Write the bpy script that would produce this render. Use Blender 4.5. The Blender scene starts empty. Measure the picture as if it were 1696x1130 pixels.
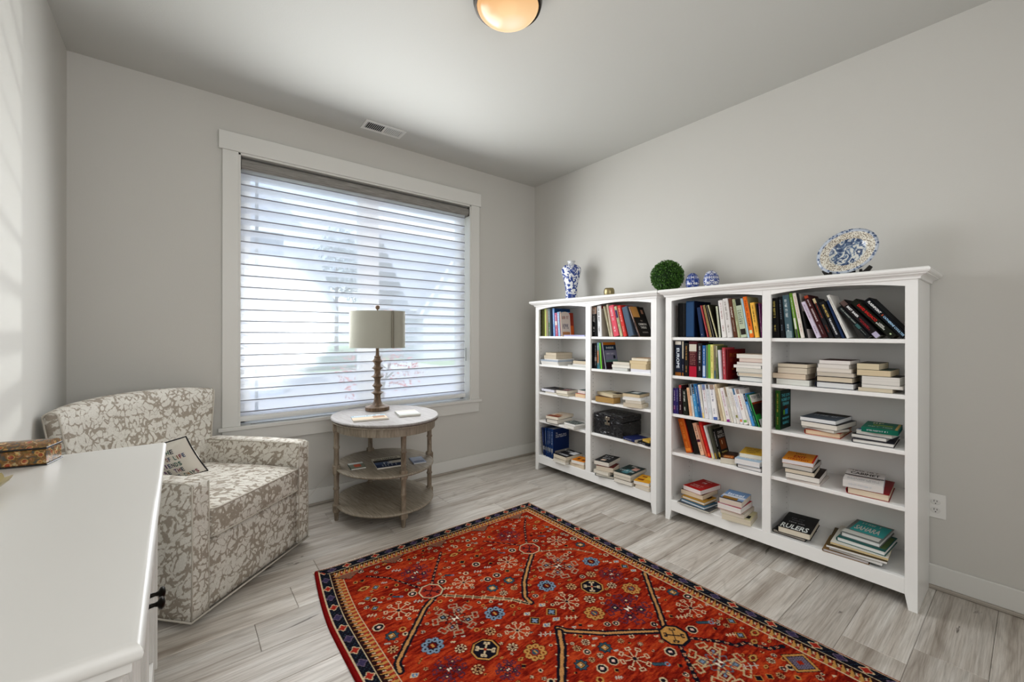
import bpy, bmesh, math, random
import numpy as np
from mathutils import Vector, Matrix
random.seed(7)
S = bpy.context.scene
C = S.collection
PI = math.pi

# ------------------------------------------------------------------ camera, world, lights, exposure
FPX = 692.716
cam = bpy.data.cameras.new('camera'); camo = bpy.data.objects.new('camera', cam); C.objects.link(camo)
cam.sensor_width = 36.0; cam.sensor_fit = 'HORIZONTAL'
cam.lens = 36.0 * FPX / 1696.0
cam.shift_y = -11.99 / 1696.0
cam.clip_start = 0.02; cam.clip_end = 400
yaw, roll = 0.673, 0.0014
Fw = Vector((math.sin(yaw), math.cos(yaw), 0)); Rt = Vector((math.cos(yaw), -math.sin(yaw), 0)); Up = Rt.cross(Fw)
R2 = Rt * math.cos(roll) + Up * math.sin(roll); U2 = -Rt * math.sin(roll) + Up * math.cos(roll)
M = Matrix.Identity(4)
for i in range(3):
    M[i][0] = R2[i]; M[i][1] = U2[i]; M[i][2] = -Fw[i]
M[0][3], M[1][3], M[2][3] = -2.8721, -3.2302, 1.2289
camo.matrix_world = M
S.camera = camo

W = bpy.data.worlds.new('sky'); S.world = W; W.use_nodes = True
nt = W.node_tree; nt.nodes.clear()
wo = nt.nodes.new('ShaderNodeOutputWorld'); bg = nt.nodes.new('ShaderNodeBackground')
tc = nt.nodes.new('ShaderNodeTexCoord'); mp = nt.nodes.new('ShaderNodeMapping'); mp.inputs['Scale'].default_value = (1.5, 1.5, 4)
nz = nt.nodes.new('ShaderNodeTexNoise'); nz.inputs['Scale'].default_value = 2.2; nz.inputs['Detail'].default_value = 6
rp = nt.nodes.new('ShaderNodeValToRGB')
rp.color_ramp.elements[0].position = .42; rp.color_ramp.elements[0].color = (.50, .64, .95, 1)
rp.color_ramp.elements[1].position = .62; rp.color_ramp.elements[1].color = (.92, .95, 1, 1)
nt.links.new(tc.outputs['Generated'], mp.inputs[0]); nt.links.new(mp.outputs[0], nz.inputs['Vector'])
nt.links.new(nz.outputs['Fac'], rp.inputs[0]); nt.links.new(rp.outputs[0], bg.inputs[0]); nt.links.new(bg.outputs[0], wo.inputs[0])
bg.inputs[1].default_value = 1.85

def area(name, loc, rot, sx, sy, power, col):
    l = bpy.data.lights.new(name, 'AREA'); l.shape = 'RECTANGLE'; l.size = sx; l.size_y = sy; l.energy = power; l.color = col
    o = bpy.data.objects.new(name, l); C.objects.link(o); o.location = loc; o.rotation_euler = rot
    return o
# daylight entering through the shaded window
for i_ in range(4):
    lo = area('window_daylight', (-1.68, -.075, .92 + .40*i_), (math.radians(-90+11), 0, 0), 1.70, .38, (2.5, 11.5, 13.5, 14.0)[i_], (.97, .985, 1.0))
    lo.data.spread = math.radians(165)
# added fill lamps inside the window reveal, brightening vanes and frame
area('vane_fill', (-1.68, .094, 1.50), (math.radians(-90), 0, 0), 1.68, 1.62, 3.2, (.95, .975, 1.0))
area('frame_fill', (-1.68, .092, 1.50), (math.radians(90), 0, 0), 1.68, 1.62, 4.0, (.97, .985, 1.0))
# added fill lamp behind the camera, inside the closed room
area('rear_fill', (-2.3, -4.05, 1.75), (math.radians(88), 0, 0), 1.9, 1.7, 25, (.98, .985, 1.0))
# daylight on the street side, high behind this house
sun = bpy.data.lights.new('sun', 'SUN'); sun.energy = 2.4; sun.angle = math.radians(2); sun.color = (1, .97, .92)
so = bpy.data.objects.new('sun', sun); C.objects.link(so); so.rotation_euler = (math.radians(38), 0, math.radians(-25))
# assumed spot lamp added outside to throw the shade's stripes on the left wall
sp = bpy.data.lights.new('assumed_stripe_spot', 'SPOT'); sp.energy = 100; sp.spot_size = math.radians(75); sp.spot_blend = .6; sp.shadow_soft_size = .012
sp.color = (1, .99, .97)
spo = bpy.data.objects.new('assumed_stripe_spot', sp); C.objects.link(spo); spo.location = (-1.94, .62, 1.24)
spo.rotation_euler = (Vector((-3.34, -1.15, 1.4)) - Vector((-1.94, .62, 1.24))).to_track_quat('-Z', 'Y').to_euler()

S.view_settings.view_transform = 'Standard'
S.view_settings.look = 'None'
S.view_settings.exposure = 0.22
S.view_settings.gamma = 1.0
S.view_settings.use_curve_mapping = False

# ------------------------------------------------------------------ helpers
def s2l(v): return v / 12.92 if v <= .04045 else ((v + .055) / 1.055) ** 2.4
def hexc(h): return tuple(s2l(int(h[i:i+2], 16) / 255) for i in (0, 2, 4)) + (1.0,)
MC = {}
def mat(h, rough=.5, metal=0, spec=.4, name=None):
    k = (h, rough, metal, spec)
    if k in MC: return MC[k]
    m = bpy.data.materials.new(name or 'paint_' + h); m.use_nodes = True
    b = m.node_tree.nodes['Principled BSDF']
    b.inputs['Base Color'].default_value = hexc(h); b.inputs['Roughness'].default_value = rough
    b.inputs['Metallic'].default_value = metal; b.inputs['Specular IOR Level'].default_value = spec
    MC[k] = m; return m
def nodes(m):
    return m.node_tree, m.node_tree.nodes['Principled BSDF']
def newmat(name, h='ffffff', rough=.5, metal=0, spec=.4):
    m = bpy.data.materials.new(name); m.use_nodes = True
    b = m.node_tree.nodes['Principled BSDF']
    b.inputs['Base Color'].default_value = hexc(h); b.inputs['Roughness'].default_value = rough
    b.inputs['Metallic'].default_value = metal; b.inputs['Specular IOR Level'].default_value = spec
    return m
def N(t, typ, **kw):
    n = t.nodes.new(typ)
    for k, v in kw.items():
        if k in n.inputs: n.inputs[k].default_value = v
        else: setattr(n, k, v)
    return n
def ramp(t, stops, interp='LINEAR'):
    r = t.nodes.new('ShaderNodeValToRGB'); cr = r.color_ramp; cr.interpolation = interp
    while len(cr.elements) < len(stops): cr.elements.new(.5)
    for e, (p, c) in zip(cr.elements, stops): e.position = p; e.color = hexc(c) if isinstance(c, str) else c
    return r
def addbump(m, scale, strength, dist=.001, coord='Object', detail=2, vecscale=None):
    t, b = nodes(m)
    tc = t.nodes.new('ShaderNodeTexCoord'); n = N(t, 'ShaderNodeTexNoise', Scale=scale, Detail=detail)
    bp = N(t, 'ShaderNodeBump', Strength=strength, Distance=dist)
    if vecscale:
        mp = N(t, 'ShaderNodeMapping', Scale=vecscale); t.links.new(tc.outputs[coord], mp.inputs[0]); t.links.new(mp.outputs[0], n.inputs['Vector'])
    else: t.links.new(tc.outputs[coord], n.inputs['Vector'])
    t.links.new(n.outputs['Fac'], bp.inputs['Height']); t.links.new(bp.outputs[0], b.inputs['Normal'])
    return m

class MB:
    """collects faces; build() links them as one mesh object"""
    def __init__(s): s.v = []; s.f = []; s.m = []; s.mats = []; s.sm = []
    def mi(s, m):
        if m not in s.mats: s.mats.append(m)
        return s.mats.index(m)
    def add(s, vs, fs, m=None, smooth=False, T=None):
        o = len(s.v)
        if T is not None: vs = [tuple(T @ Vector(v)) for v in vs]
        s.v += [tuple(v) for v in vs]; k = s.mi(m)
        for f in fs: s.f.append([i + o for i in f]); s.m.append(k); s.sm.append(smooth)
    def box(s, x0, x1, y0, y1, z0, z1, m=None, b=0.0, T=None):
        if x0 > x1: x0, x1 = x1, x0
        if y0 > y1: y0, y1 = y1, y0
        if z0 > z1: z0, z1 = z1, z0
        if b <= 0 or min(x1-x0, y1-y0, z1-z0) < 2.2*b:
            vs = [(x0,y0,z0),(x1,y0,z0),(x1,y1,z0),(x0,y1,z0),(x0,y0,z1),(x1,y0,z1),(x1,y1,z1),(x0,y1,z1)]
            s.add(vs, [(0,3,2,1),(4,5,6,7),(0,1,5,4),(1,2,6,5),(2,3,7,6),(3,0,4,7)], m, False, T); return
        # chamfered box, 24 verts
        vs = []; idx = {}
        for ix, x in ((0, x0), (1, x1)):
            for iy, y in ((0, y0), (1, y1)):
                for iz, z in ((0, z0), (1, z1)):
                    dx = b if ix == 0 else -b; dy = b if iy == 0 else -b; dz = b if iz == 0 else -b
                    for a, p in (('x', (x, y+dy, z+dz)), ('y', (x+dx, y, z+dz)), ('z', (x+dx, y+dy, z))):
                        idx[(ix, iy, iz, a)] = len(vs); vs.append(p)
        g = lambda ix, iy, iz, a: idx[(ix, iy, iz, a)]
        fs = []
        for i in (0, 1):
            f = [g(i,0,0,'x'), g(i,1,0,'x'), g(i,1,1,'x'), g(i,0,1,'x')]; fs.append(f if i else f[::-1])
            f = [g(0,i,0,'y'), g(1,i,0,'y'), g(1,i,1,'y'), g(0,i,1,'y')]; fs.append(f[::-1] if i else f)
            f = [g(0,0,i,'z'), g(1,0,i,'z'), g(1,1,i,'z'), g(0,1,i,'z')]; fs.append(f if i else f[::-1])
        for i in (0, 1):
            for j in (0, 1):
                f = [g(i,j,0,'x'), g(i,j,1,'x'), g(i,j,1,'y'), g(i,j,0,'y')]; fs.append(f)
                f = [g(i,0,j,'x'), g(i,1,j,'x'), g(i,1,j,'z'), g(i,0,j,'z')]; fs.append(f)
                f = [g(0,i,j,'y'), g(1,i,j,'y'), g(1,i,j,'z'), g(0,i,j,'z')]; fs.append(f)
                for k in (0, 1): fs.append([g(i,j,k,'x'), g(i,j,k,'y'), g(i,j,k,'z')])
        s.add(vs, fs, m, False, T)
    def lathe(s, prof, m=None, seg=24, T=None, sx=1, sy=1, smooth=True, cap=True):
        vs = []; fs = []; n = len(prof)
        for i in range(seg):
            a = 2*PI*i/seg
            for r, z in prof: vs.append((r*math.cos(a)*sx, r*math.sin(a)*sy, z))
        for i in range(seg):
            j = (i+1) % seg
            for k in range(n-1): fs.append((i*n+k, j*n+k, j*n+k+1, i*n+k+1))
        s.add(vs, fs, m, smooth, T)
        if cap:
            for k, fl in ((0, True), (n-1, False)):
                if prof[k][0] > 1e-5:
                    ring = [(prof[k][0]*math.cos(2*PI*i/seg)*sx, prof[k][0]*math.sin(2*PI*i/seg)*sy, prof[k][1]) for i in range(seg)]
                    s.add(ring, [list(range(seg))[::-1] if fl else list(range(seg))], m, False, T)
    def tube(s, pts, r, m=None, seg=8, T=None, closed=False, smooth=True):
        P = [Vector(p) for p in pts]; n = len(P); vs = []; fs = []
        up = Vector((0, 0, 1)); prev = None
        for i, p in enumerate(P):
            if closed: d = P[(i+1) % n] - P[i-1]
            else: d = (P[min(i+1, n-1)] - P[max(i-1, 0)])
            d.normalize()
            if prev is None: a = d.cross(up if abs(d.z) < .9 else Vector((1, 0, 0))).normalized()
            else:
                a = prev - d*prev.dot(d)
                a = a.normalized() if a.length > 1e-6 else d.orthogonal().normalized()
            prev = a; b = d.cross(a)
            rr = r[i] if isinstance(r, (list, tuple)) else r
            for k in range(seg):
                t = 2*PI*k/seg; vs.append(tuple(p + a*math.cos(t)*rr + b*math.sin(t)*rr))
        for i in range(n if closed else n-1):
            j = (i+1) % n
            for k in range(seg):
                l = (k+1) % seg; fs.append((i*seg+k, i*seg+l, j*seg+l, j*seg+k))
        if not closed:
            fs.append(list(range(seg))[::-1]); fs.append([(n-1)*seg+k for k in range(seg)])
        s.add(vs, fs, m, smooth, T)
    def prism(s, poly, a0, a1, axis, m=None, T=None):
        """poly in the two other axes (order x,y,z minus axis)"""
        n = len(poly)
        def P(p, a):
            if axis == 'x': return (a, p[0], p[1])
            if axis == 'y': return (p[0], a, p[1])
            return (p[0], p[1], a)
        vs = [P(p, a0) for p in poly] + [P(p, a1) for p in poly]
        fs = [list(range(n)), list(range(n, 2*n))[::-1]] + [(i, i+n, (i+1) % n+n, (i+1) % n) for i in range(n)]
        s.add(vs, fs, m, False, T)
    def build(s, name, m=None, parent=None, loc=None, rot=None, fixn=True, mesh=None):
        me = bpy.data.meshes.new(name); me.from_pydata(s.v, [], s.f)
        mats = [x if x is not None else m for x in s.mats] or [m]
        for x in mats: me.materials.append(x)
        me.polygons.foreach_set('material_index', s.m); me.polygons.foreach_set('use_smooth', s.sm)
        me.update()
        if fixn:
            b = bmesh.new(); b.from_mesh(me); bmesh.ops.recalc_face_normals(b, faces=b.faces); b.to_mesh(me); b.free()
        o = bpy.data.objects.new(name, me); C.objects.link(o)
        if parent: o.parent = parent
        if loc is not None: o.location = loc
        if rot is not None: o.rotation_euler = rot
        return o
def tag(o, label, cat, group=None):
    o['label'] = label; o['category'] = cat
    if group: o['group'] = group
    return o
def struct(o): o['kind'] = 'structure'; return o
def stuff(o): o['kind'] = 'stuff'; return o
def empty(name, loc=(0, 0, 0), rz=0, label=None, cat=None, group=None):
    o = bpy.data.objects.new(name, None); C.objects.link(o); o.location = loc; o.rotation_euler = (0, 0, rz)
    o.empty_display_size = .05
    if label: tag(o, label, cat, group)
    return o
def smoothmod(o, ang=40):
    for p in o.data.polygons: p.use_smooth = True
    try: o.data.set_sharp_from_angle(angle=math.radians(ang))
    except Exception: pass
    return o

# text as flat mesh
TX = {}
def textmesh(st):
    if st in TX: return TX[st]
    cu = bpy.data.curves.new('t', 'FONT'); cu.body = st; cu.size = 1; cu.resolution_u = 2; cu.offset = .022
    ob = bpy.data.objects.new('t', cu); C.objects.link(ob)
    dg = bpy.context.evaluated_depsgraph_get(); me = bpy.data.meshes.new_from_object(ob.evaluated_get(dg))
    vs = [(v.co.x, v.co.y) for v in me.vertices]; fs = [list(p.vertices) for p in me.polygons]
    bpy.data.objects.remove(ob); bpy.data.curves.remove(cu); bpy.data.meshes.remove(me)
    x0 = min(v[0] for v in vs); x1 = max(v[0] for v in vs); y0 = min(v[1] for v in vs); y1 = max(v[1] for v in vs)
    TX[st] = ([((x-x0)/(x1-x0), (y-y0)/(y1-y0)) for x, y in vs], fs, (x1-x0)/(y1-y0)); return TX[st]
def put_text(mb, st, m, O, U, V, w, h):
    """text filling w x h, lower left corner O, directions U (right) and V (up)"""
    vs, fs, asp = textmesh(st); O = Vector(O); U = Vector(U); V = Vector(V)
    mb.add([tuple(O + U*(x*w) + V*(y*h)) for x, y in vs], fs, m)
def put_rect(mb, m, O, U, V, w, h):
    O = Vector(O); U = Vector(U); V = Vector(V)
    mb.add([tuple(O), tuple(O+U*w), tuple(O+U*w+V*h), tuple(O+V*h)], [(0, 1, 2, 3)], m)
def put_squig(mb, m, O, U, V, w, h, seed=0):
    """small unreadable print: rows of letter-sized strokes"""
    rd = random.Random(seed); x = 0; O = Vector(O); U = Vector(U); V = Vector(V)
    while x < w - h*.35:
        n = rd.randint(2, 7)
        for _ in range(n):
            lw = h*rd.uniform(.3, .62)
            if x + lw > w: return
            k = rd.random()
            put_rect(mb, m, O+U*x, U, V, h*.16, h)
            if k < .6: put_rect(mb, m, O+U*x+V*(h*.82), U, V, lw*.8, h*.18)
            if k > .3: put_rect(mb, m, O+U*x+V*(h*(.0 if k > .6 else .42)), U, V, lw*.8, h*.16)
            if k > .5: put_rect(mb, m, O+U*(x+lw*.65), U, V, h*.15, h*.9)
            x += lw + h*.12
        x += h*.5

# ------------------------------------------------------------------ shell materials
WX = -3.341; YB = -4.35; H = 2.74
def wallmat(name, h, bump=.25):
    m = newmat(name, h, .62, 0, .25); return addbump(m, 160, bump, .0012, detail=3)
M_wall = wallmat('greige_wall_paint', 'c9c7c1'); M_ceil = wallmat('ceiling_paint', 'c6c6c1', .3)
M_trim = newmat('white_trim_paint', 'd9d8d3', .38, 0, .45)
M_case = newmat('white_bookcase_lacquer', 'efeeeb', .3, 0, .5)
def floor_material():
    m = newmat('grey_oak_plank', 'b8b2a8', .42, 0, .38); t, b = nodes(m)
    tc = t.nodes.new('ShaderNodeTexCoord'); oi = t.nodes.new('ShaderNodeObjectInfo')
    mul = N(t, 'ShaderNodeMath', operation='MULTIPLY'); mul.inputs[1].default_value = 37
    t.links.new(oi.outputs['Random'], mul.inputs[0])
    cx = t.nodes.new('ShaderNodeCombineXYZ'); t.links.new(mul.outputs[0], cx.inputs[0]); t.links.new(mul.outputs[0], cx.inputs[1])
    ad = N(t, 'ShaderNodeVectorMath', operation='ADD'); t.links.new(tc.outputs['Object'], ad.inputs[0]); t.links.new(cx.outputs[0], ad.inputs[1])
    # large soft figure
    m1 = N(t, 'ShaderNodeMapping', Scale=(.55, 9, 1)); t.links.new(ad.outputs[0], m1.inputs[0])
    n1 = N(t, 'ShaderNodeTexNoise', Scale=1.5, Detail=5, Roughness=.62, Distortion=.12); t.links.new(m1.outputs[0], n1.inputs['Vector'])
    # rings / cathedral
    m2 = N(t, 'ShaderNodeMapping', Scale=(.75, 5.0, 1)); t.links.new(ad.outputs[0], m2.inputs[0])
    n2 = N(t, 'ShaderNodeTexNoise', Scale=1.3, Detail=2, Distortion=.5); t.links.new(m2.outputs[0], n2.inputs['Vector'])
    mm = N(t, 'ShaderNodeMath', operation='MULTIPLY'); mm.inputs[1].default_value = 22; t.links.new(n2.outputs['Fac'], mm.inputs[0])
    pp = N(t, 'ShaderNodeMath', operation='PINGPONG'); pp.inputs[1].default_value = 1; t.links.new(mm.outputs[0], pp.inputs[0])
    # fine grain
    m3 = N(t, 'ShaderNodeMapping', Scale=(3.5, 130, 1)); t.links.new(ad.outputs[0], m3.inputs[0])
    n3 = N(t, 'ShaderNodeTexNoise', Scale=1.5, Detail=4, Roughness=.7); t.links.new(m3.outputs[0], n3.inputs['Vector'])
    # knots and cracks
    m4 = N(t, 'ShaderNodeMapping', Scale=(1.5, 5, 1)); t.links.new(ad.outputs[0], m4.inputs[0])
    n4 = N(t, 'ShaderNodeTexNoise', Scale=1.7, Detail=6, Roughness=.6, Distortion=1.0); t.links.new(m4.outputs[0], n4.inputs['Vector'])
    r1 = ramp(t, [(.30, '988d81'), (.47, 'c2bab0'), (.68, 'dad6cf')]); t.links.new(n1.outputs['Fac'], r1.inputs[0])
    x1 = N(t, 'ShaderNodeMix', data_type='RGBA', blend_type='MULTIPLY'); x1.inputs[0].default_value = .28
    r2 = ramp(t, [(0, 'a59e95'), (.45, 'ffffff')]); t.links.new(pp.outputs[0], r2.inputs[0])
    t.links.new(r1.outputs[0], x1.inputs[6]); t.links.new(r2.outputs[0], x1.inputs[7])
    x2 = N(t, 'ShaderNodeMix', data_type='RGBA', blend_type='MULTIPLY'); x2.inputs[0].default_value = .45
    r3 = ramp(t, [(.34, 'a0988e'), (.58, 'ffffff')]); t.links.new(n3.outputs['Fac'], r3.inputs[0])
    t.links.new(x1.outputs[2], x2.inputs[6]); t.links.new(r3.outputs[0], x2.inputs[7])
    r4 = ramp(t, [(.285, '5a524a'), (.32, 'ffffff')]); t.links.new(n4.outputs['Fac'], r4.inputs[0])
    x3 = N(t, 'ShaderNodeMix', data_type='RGBA', blend_type='MULTIPLY'); x3.inputs[0].default_value = .75
    t.links.new(x2.outputs[2], x3.inputs[6]); t.links.new(r4.outputs[0], x3.inputs[7])
    hv = t.nodes.new('ShaderNodeHueSaturation'); mr = N(t, 'ShaderNodeMapRange'); mr.inputs[3].default_value = .88; mr.inputs[4].default_value = 1.1
    t.links.new(oi.outputs['Random'], mr.inputs[0]); t.links.new(mr.outputs[0], hv.inputs['Value']); t.links.new(x3.outputs[2], hv.inputs['Color'])
    t.links.new(hv.outputs[0], b.inputs['Base Color'])
    bp = N(t, 'ShaderNodeBump', Strength=.25, Distance=.0008); t.links.new(n3.outputs['Fac'], bp.inputs['Height']); t.links.new(bp.outputs[0], b.inputs['Normal'])
    return m
M_floor = floor_material()

# ------------------------------------------------------------------ room shell
WO = (-2.570, -.786, .628, 2.400)   # window opening x0,x1,z0,z1
WT = .16
mb = MB()
mb.box(WX-.15, WO[0], 0, WT, -.1, H); mb.box(WO[1], .15, 0, WT, -.1, H)
mb.box(WO[0], WO[1], 0, WT, -.1, WO[2]-.02); mb.box(WO[0], WO[1], 0, WT, WO[3]+.015, H)
wall_w = struct(mb.build('wall_front', M_wall))
mb = MB(); mb.box(0, .15, YB, 0, -.1, H); struct(mb.build('wall_right', M_wall))
mb = MB(); mb.box(WX-.15, WX, YB, 0, -.1, H); struct(mb.build('wall_left', M_wall))
mb = MB(); mb.box(WX-.15, .15, YB-.15, YB, -.1, H); struct(mb.build('wall_back', M_wall))
mb = MB(); mb.box(WX-.15, .15, YB-.15, WT, H, H+.2); struct(mb.build('ceiling', M_ceil))
mb = MB(); mb.box(WX, 0, YB, 0, -.1, -.004, mat('2e2a26', .9)); floor = struct(mb.build('floor', mat('2e2a26', .9)))
# planks: seams measured in the photo
PW = .1955
rows = []
y = -.975 + 5*PW
ends = {}
def pl_off(k):
    known = {0: -2.449, 1: -2.62, 2: -.602, 4: -.87, 5: -.80, 7: -.444, 6: -.60+.15, 9: -.75, 8: -1.25, 10: -.62}
    return known.get(k, -(.35 + (k*.47) % 1.2))
PLEN = 1.22
pm = {}
k = -5
ytop = 0.0
while True:
    y1 = -.975 - PW*k; y0 = y1 - PW
    if y1 < YB: break
    yy1 = min(y1, 0); yy0 = max(y0, YB)
    if yy1 - yy0 > .01:
        e = pl_off(k); xs = [0.0]; xx = e
        while xx < -.05: xx += PLEN
        cuts = []
        xx -= PLEN
        while xx > WX: cuts.append(xx); xx -= PLEN
        cuts = [0.0] + [c for c in cuts if c < -.04] + [WX]
        for a, b2 in zip(cuts[:-1], cuts[1:]):
            a -= .0005; b2 += .0005; L = a-b2; wd = yy1-yy0-.001
            if L < .02: continue
            key = (round(L, 3), round(wd, 3))
            if key not in pm:
                q = MB(); c_ = .0018
                vs = [(0,0,-.006),(L,0,-.006),(L,wd,-.006),(0,wd,-.006),(0,0,-c_),(L,0,-c_),(L,wd,-c_),(0,wd,-c_),(c_,c_,0),(L-c_,c_,0),(L-c_,wd-c_,0),(c_,wd-c_,0)]
                q.add(vs, [(0,1,5,4),(1,2,6,5),(2,3,7,6),(3,0,4,7),(4,5,9,8),(5,6,10,9),(6,7,11,10),(7,4,8,11),(8,9,10,11)], M_floor)
                o = q.build('plank', M_floor, floor); pm[key] = o.data
            else:
                o = bpy.data.objects.new('plank', pm[key]); C.objects.link(o); o.parent = floor
            o.location = (b2, yy0+.0005, 0)
    k += 1
# baseboards with a plank coloured shoe strip
M_shoe = newmat('shoe_strip', 'a39b90', .5); addbump(M_shoe, 40, .2, .001, vecscale=(1, 1, 8))
def base(name, x0, x1, y0, y1, sx0, sx1, sy0, sy1):
    q = MB(); q.box(x0, x1, y0, y1, .016, .1145, M_trim, .0025)
    o = struct(q.build(name, M_trim)); q = MB(); q.box(sx0, sx1, sy0, sy1, 0, .017, M_shoe, .004)
    q.build('shoe_moulding', M_shoe, o)
base('baseboard_front', WX, 0, -.0145, 0, WX, 0, -.026, 0)
base('baseboard_right', -.0145, 0, YB, -.0145, -.026, 0, YB, -.026)
base('baseboard_left', WX, WX+.0145, YB, -.0145, WX, WX+.026, YB, -.026)

# window trim
def trim(name, *a, b=.002):
    q = MB(); q.box(*a, M_trim, b); return struct(q.build(name, M_trim))
trim('trim_1', -2.676, -.683, -.024, 0, 2.401, 2.518)            # head casing
trim('trim_2', -2.657, WO[0], -.018, 0, .628, 2.401)             # left casing
trim('trim_3', WO[1], -.697, -.018, 0, .628, 2.401)              # right casing
trim('trim_4', -2.678, -.681, -.036, .10, .604, .628)            # stool
trim('trim_5', -2.657, -.697, -.018, 0, .512, .604)              # apron
q = MB(); q.box(WO[0]-.001, WO[0]+.012, -.012, .10, WO[2], WO[3], M_trim); q.box(WO[1]-.012, WO[1]+.001, -.012, .10, WO[2], WO[3], M_trim); q.box(WO[0], WO[1], -.012, .10, WO[3]-.012, WO[3]+.015, M_trim)
struct(q.build('trim_6', M_trim))
# vinyl window unit with a centre mullion, two panes
M_vinyl = newmat('white_vinyl', 'e4e5e6', .35)
q = MB(); y0, y1 = .10, .155
for a in ((WO[0], WO[0]+.05), (WO[1]-.05, WO[1])): q.box(a[0], a[1], y0, y1, WO[2]-.02, WO[3]+.01, M_vinyl, .003)
q.box(WO[0], WO[1], y0, y1, WO[2]-.02, WO[2]+.035, M_vinyl, .003); q.box(WO[0], WO[1], y0, y1, WO[3]-.045, WO[3]+.01, M_vinyl, .003)
win = struct(q.build('window_1', M_vinyl))
q = MB(); q.box(-1.735, -1.625, y0+.006, y1-.004, WO[2]+.02, WO[3]-.03, M_vinyl, .003); q.build('mullion', M_vinyl, win)
q = MB()
for a in ((WO[0]+.05, -1.735), (-1.625, WO[1]-.05)):
    q.box(a[0], a[0]+.03, y0+.012, y1-.01, WO[2]+.03, WO[3]-.04, M_vinyl, .002); q.box(a[1]-.03, a[1], y0+.012, y1-.01, WO[2]+.03, WO[3]-.04, M_vinyl, .002)
    q.box(a[0], a[1], y0+.012, y1-.01, WO[2]+.03, WO[2]+.06, M_vinyl, .002); q.box(a[0], a[1], y0+.012, y1-.01, WO[3]-.07, WO[3]-.04, M_vinyl, .002)
q.build('sash', M_vinyl, win)
q = MB(); q.box(-2.46, -2.44, y0+.03, y1-.02, WO[2]+.05, WO[3]-.06, mat('6f7d92', .5)); q.build('sash_seal', mat('6f7d92', .5), win)
def glassmat():
    m = bpy.data.materials.new('window_glass'); m.use_nodes = True; t = m.node_tree; t.nodes.clear()
    o = t.nodes.new('ShaderNodeOutputMaterial'); tr = t.nodes.new('ShaderNodeBsdfTransparent'); tr.inputs[0].default_value = (.96, .98, .97, 1)
    g = N(t, 'ShaderNodeBsdfGlossy', Roughness=.02); mx = t.nodes.new('ShaderNodeMixShader'); mx.inputs[0].default_value = .06
    t.links.new(tr.outputs[0], mx.inputs[1]); t.links.new(g.outputs[0], mx.inputs[2]); t.links.new(mx.outputs[0], o.inputs[0]); return m
M_glass = glassmat()
for a in ((-2.52, -1.735), (-1.625, -.836)):
    q = MB(); q.box(a[0], a[1], .128, .132, WO[2]+.03, WO[3]-.04, M_glass); q.build('pane', M_glass, win)

# ------------------------------------------------------------------ sheer shade
def fabric_trans(name, h, tr, tl):
    m = bpy.data.materials.new(name); m.use_nodes = True; t = m.node_tree; t.nodes.clear()
    o = t.nodes.new('ShaderNodeOutputMaterial'); a = t.nodes.new('ShaderNodeBsdfTransparent'); d = t.nodes.new('ShaderNodeBsdfDiffuse'); l = t.nodes.new('ShaderNodeBsdfTranslucent')
    d.inputs[0].default_value = hexc(h); l.inputs[0].default_value = hexc(h)
    m1 = t.nodes.new('ShaderNodeMixShader'); m1.inputs[0].default_value = tl; t.links.new(d.outputs[0], m1.inputs[1]); t.links.new(l.outputs[0], m1.inputs[2])
    m2 = t.nodes.new('ShaderNodeMixShader'); m2.inputs[0].default_value = 1-tr; t.links.new(a.outputs[0], m2.inputs[1]); t.links.new(m1.outputs[0], m2.inputs[2])
    t.links.new(m2.outputs[0], o.inputs[0]); return m
M_sheer = fabric_trans('sheer_fabric', 'f2f3f6', .70, .6)
M_vane = fabric_trans('vane_fabric', 'eceef6', .10, .55)
M_hem_shade = fabric_trans('vane_hem_shade', '8f9097', 0, .1)  # dense hem fold; its grey also paints in the shaded line along the vane edge
BX0, BX1 = -2.557, -.834
blind = empty('window_shade', (0, 0, 0), 0, 'white sheer shade with horizontal fabric vanes in the window', 'shade')
def cassmat():
    m = newmat('cassette_fabric', '85827c', .75); t, b = nodes(m)
    tc = t.nodes.new('ShaderNodeTexCoord'); mp_ = N(t, 'ShaderNodeMapping', Scale=(3, 1, 90)); n = N(t, 'ShaderNodeTexNoise', Scale=3, Detail=4)
    r = ramp(t, [(.3, '6e6b66'), (.7, '9b9893')]); t.links.new(tc.outputs['Object'], mp_.inputs[0]); t.links.new(mp_.outputs[0], n.inputs['Vector']); t.links.new(n.outputs['Fac'], r.inputs[0]); t.links.new(r.outputs[0], b.inputs['Base Color']); return m
M_cass = cassmat()
q = MB(); prof = []
for i in range(13):
    a = PI/2 + PI*i/12; prof.append((.035+.035*math.cos(a)*1.0, 2.342+.038*math.sin(a)))
prof += [(.09, 2.304), (.09, 2.38)]
q.prism(prof, BX0, -.800, 'x', M_cass); q.build('cassette', M_cass, blind)
for a_, b_ in ((BX0, BX0+.004), (-.803, -.799)):
    q = MB(); q.box(a_, b_, -.002, .09, 2.302, 2.383, mat('4a4845', .6)); q.build('end_cap', None, blind)
q = MB()
pr = [(.012, .652), (.010, .668), (.014, .684), (.055, .690), (.062, .676), (.056, .655), (.03, .647)]
q.prism(pr, BX0, BX1+.004, 'x', newmat('bottom_rail_fabric', 'e2e3e1', .6)); q.build('bottom_rail', None, blind)
q = MB(); q.box(-.815, -.808, .03, .038, .98, 1.10, mat('9a9a98', .3, .6)); q.build('bead_tensioner', None, blind)
q = MB(); q.tube([(-.812, .034, z) for z in (.75, 1.2, 1.8, 2.3)], .0012, mat('d0d0d0', .4), 5); q.build('bead_chain', None, blind)
q = MB(); q.tube([(-2.5+i*.05, .0+.012*math.sin(i*.8), .6315) for i in range(14)], .0014, mat('3a3a3c', .5), 5); q.build('lift_cord', None, blind)
vm = None
zs = []; z = 2.281
while z > .70: zs.append(z); z -= .0747
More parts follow.
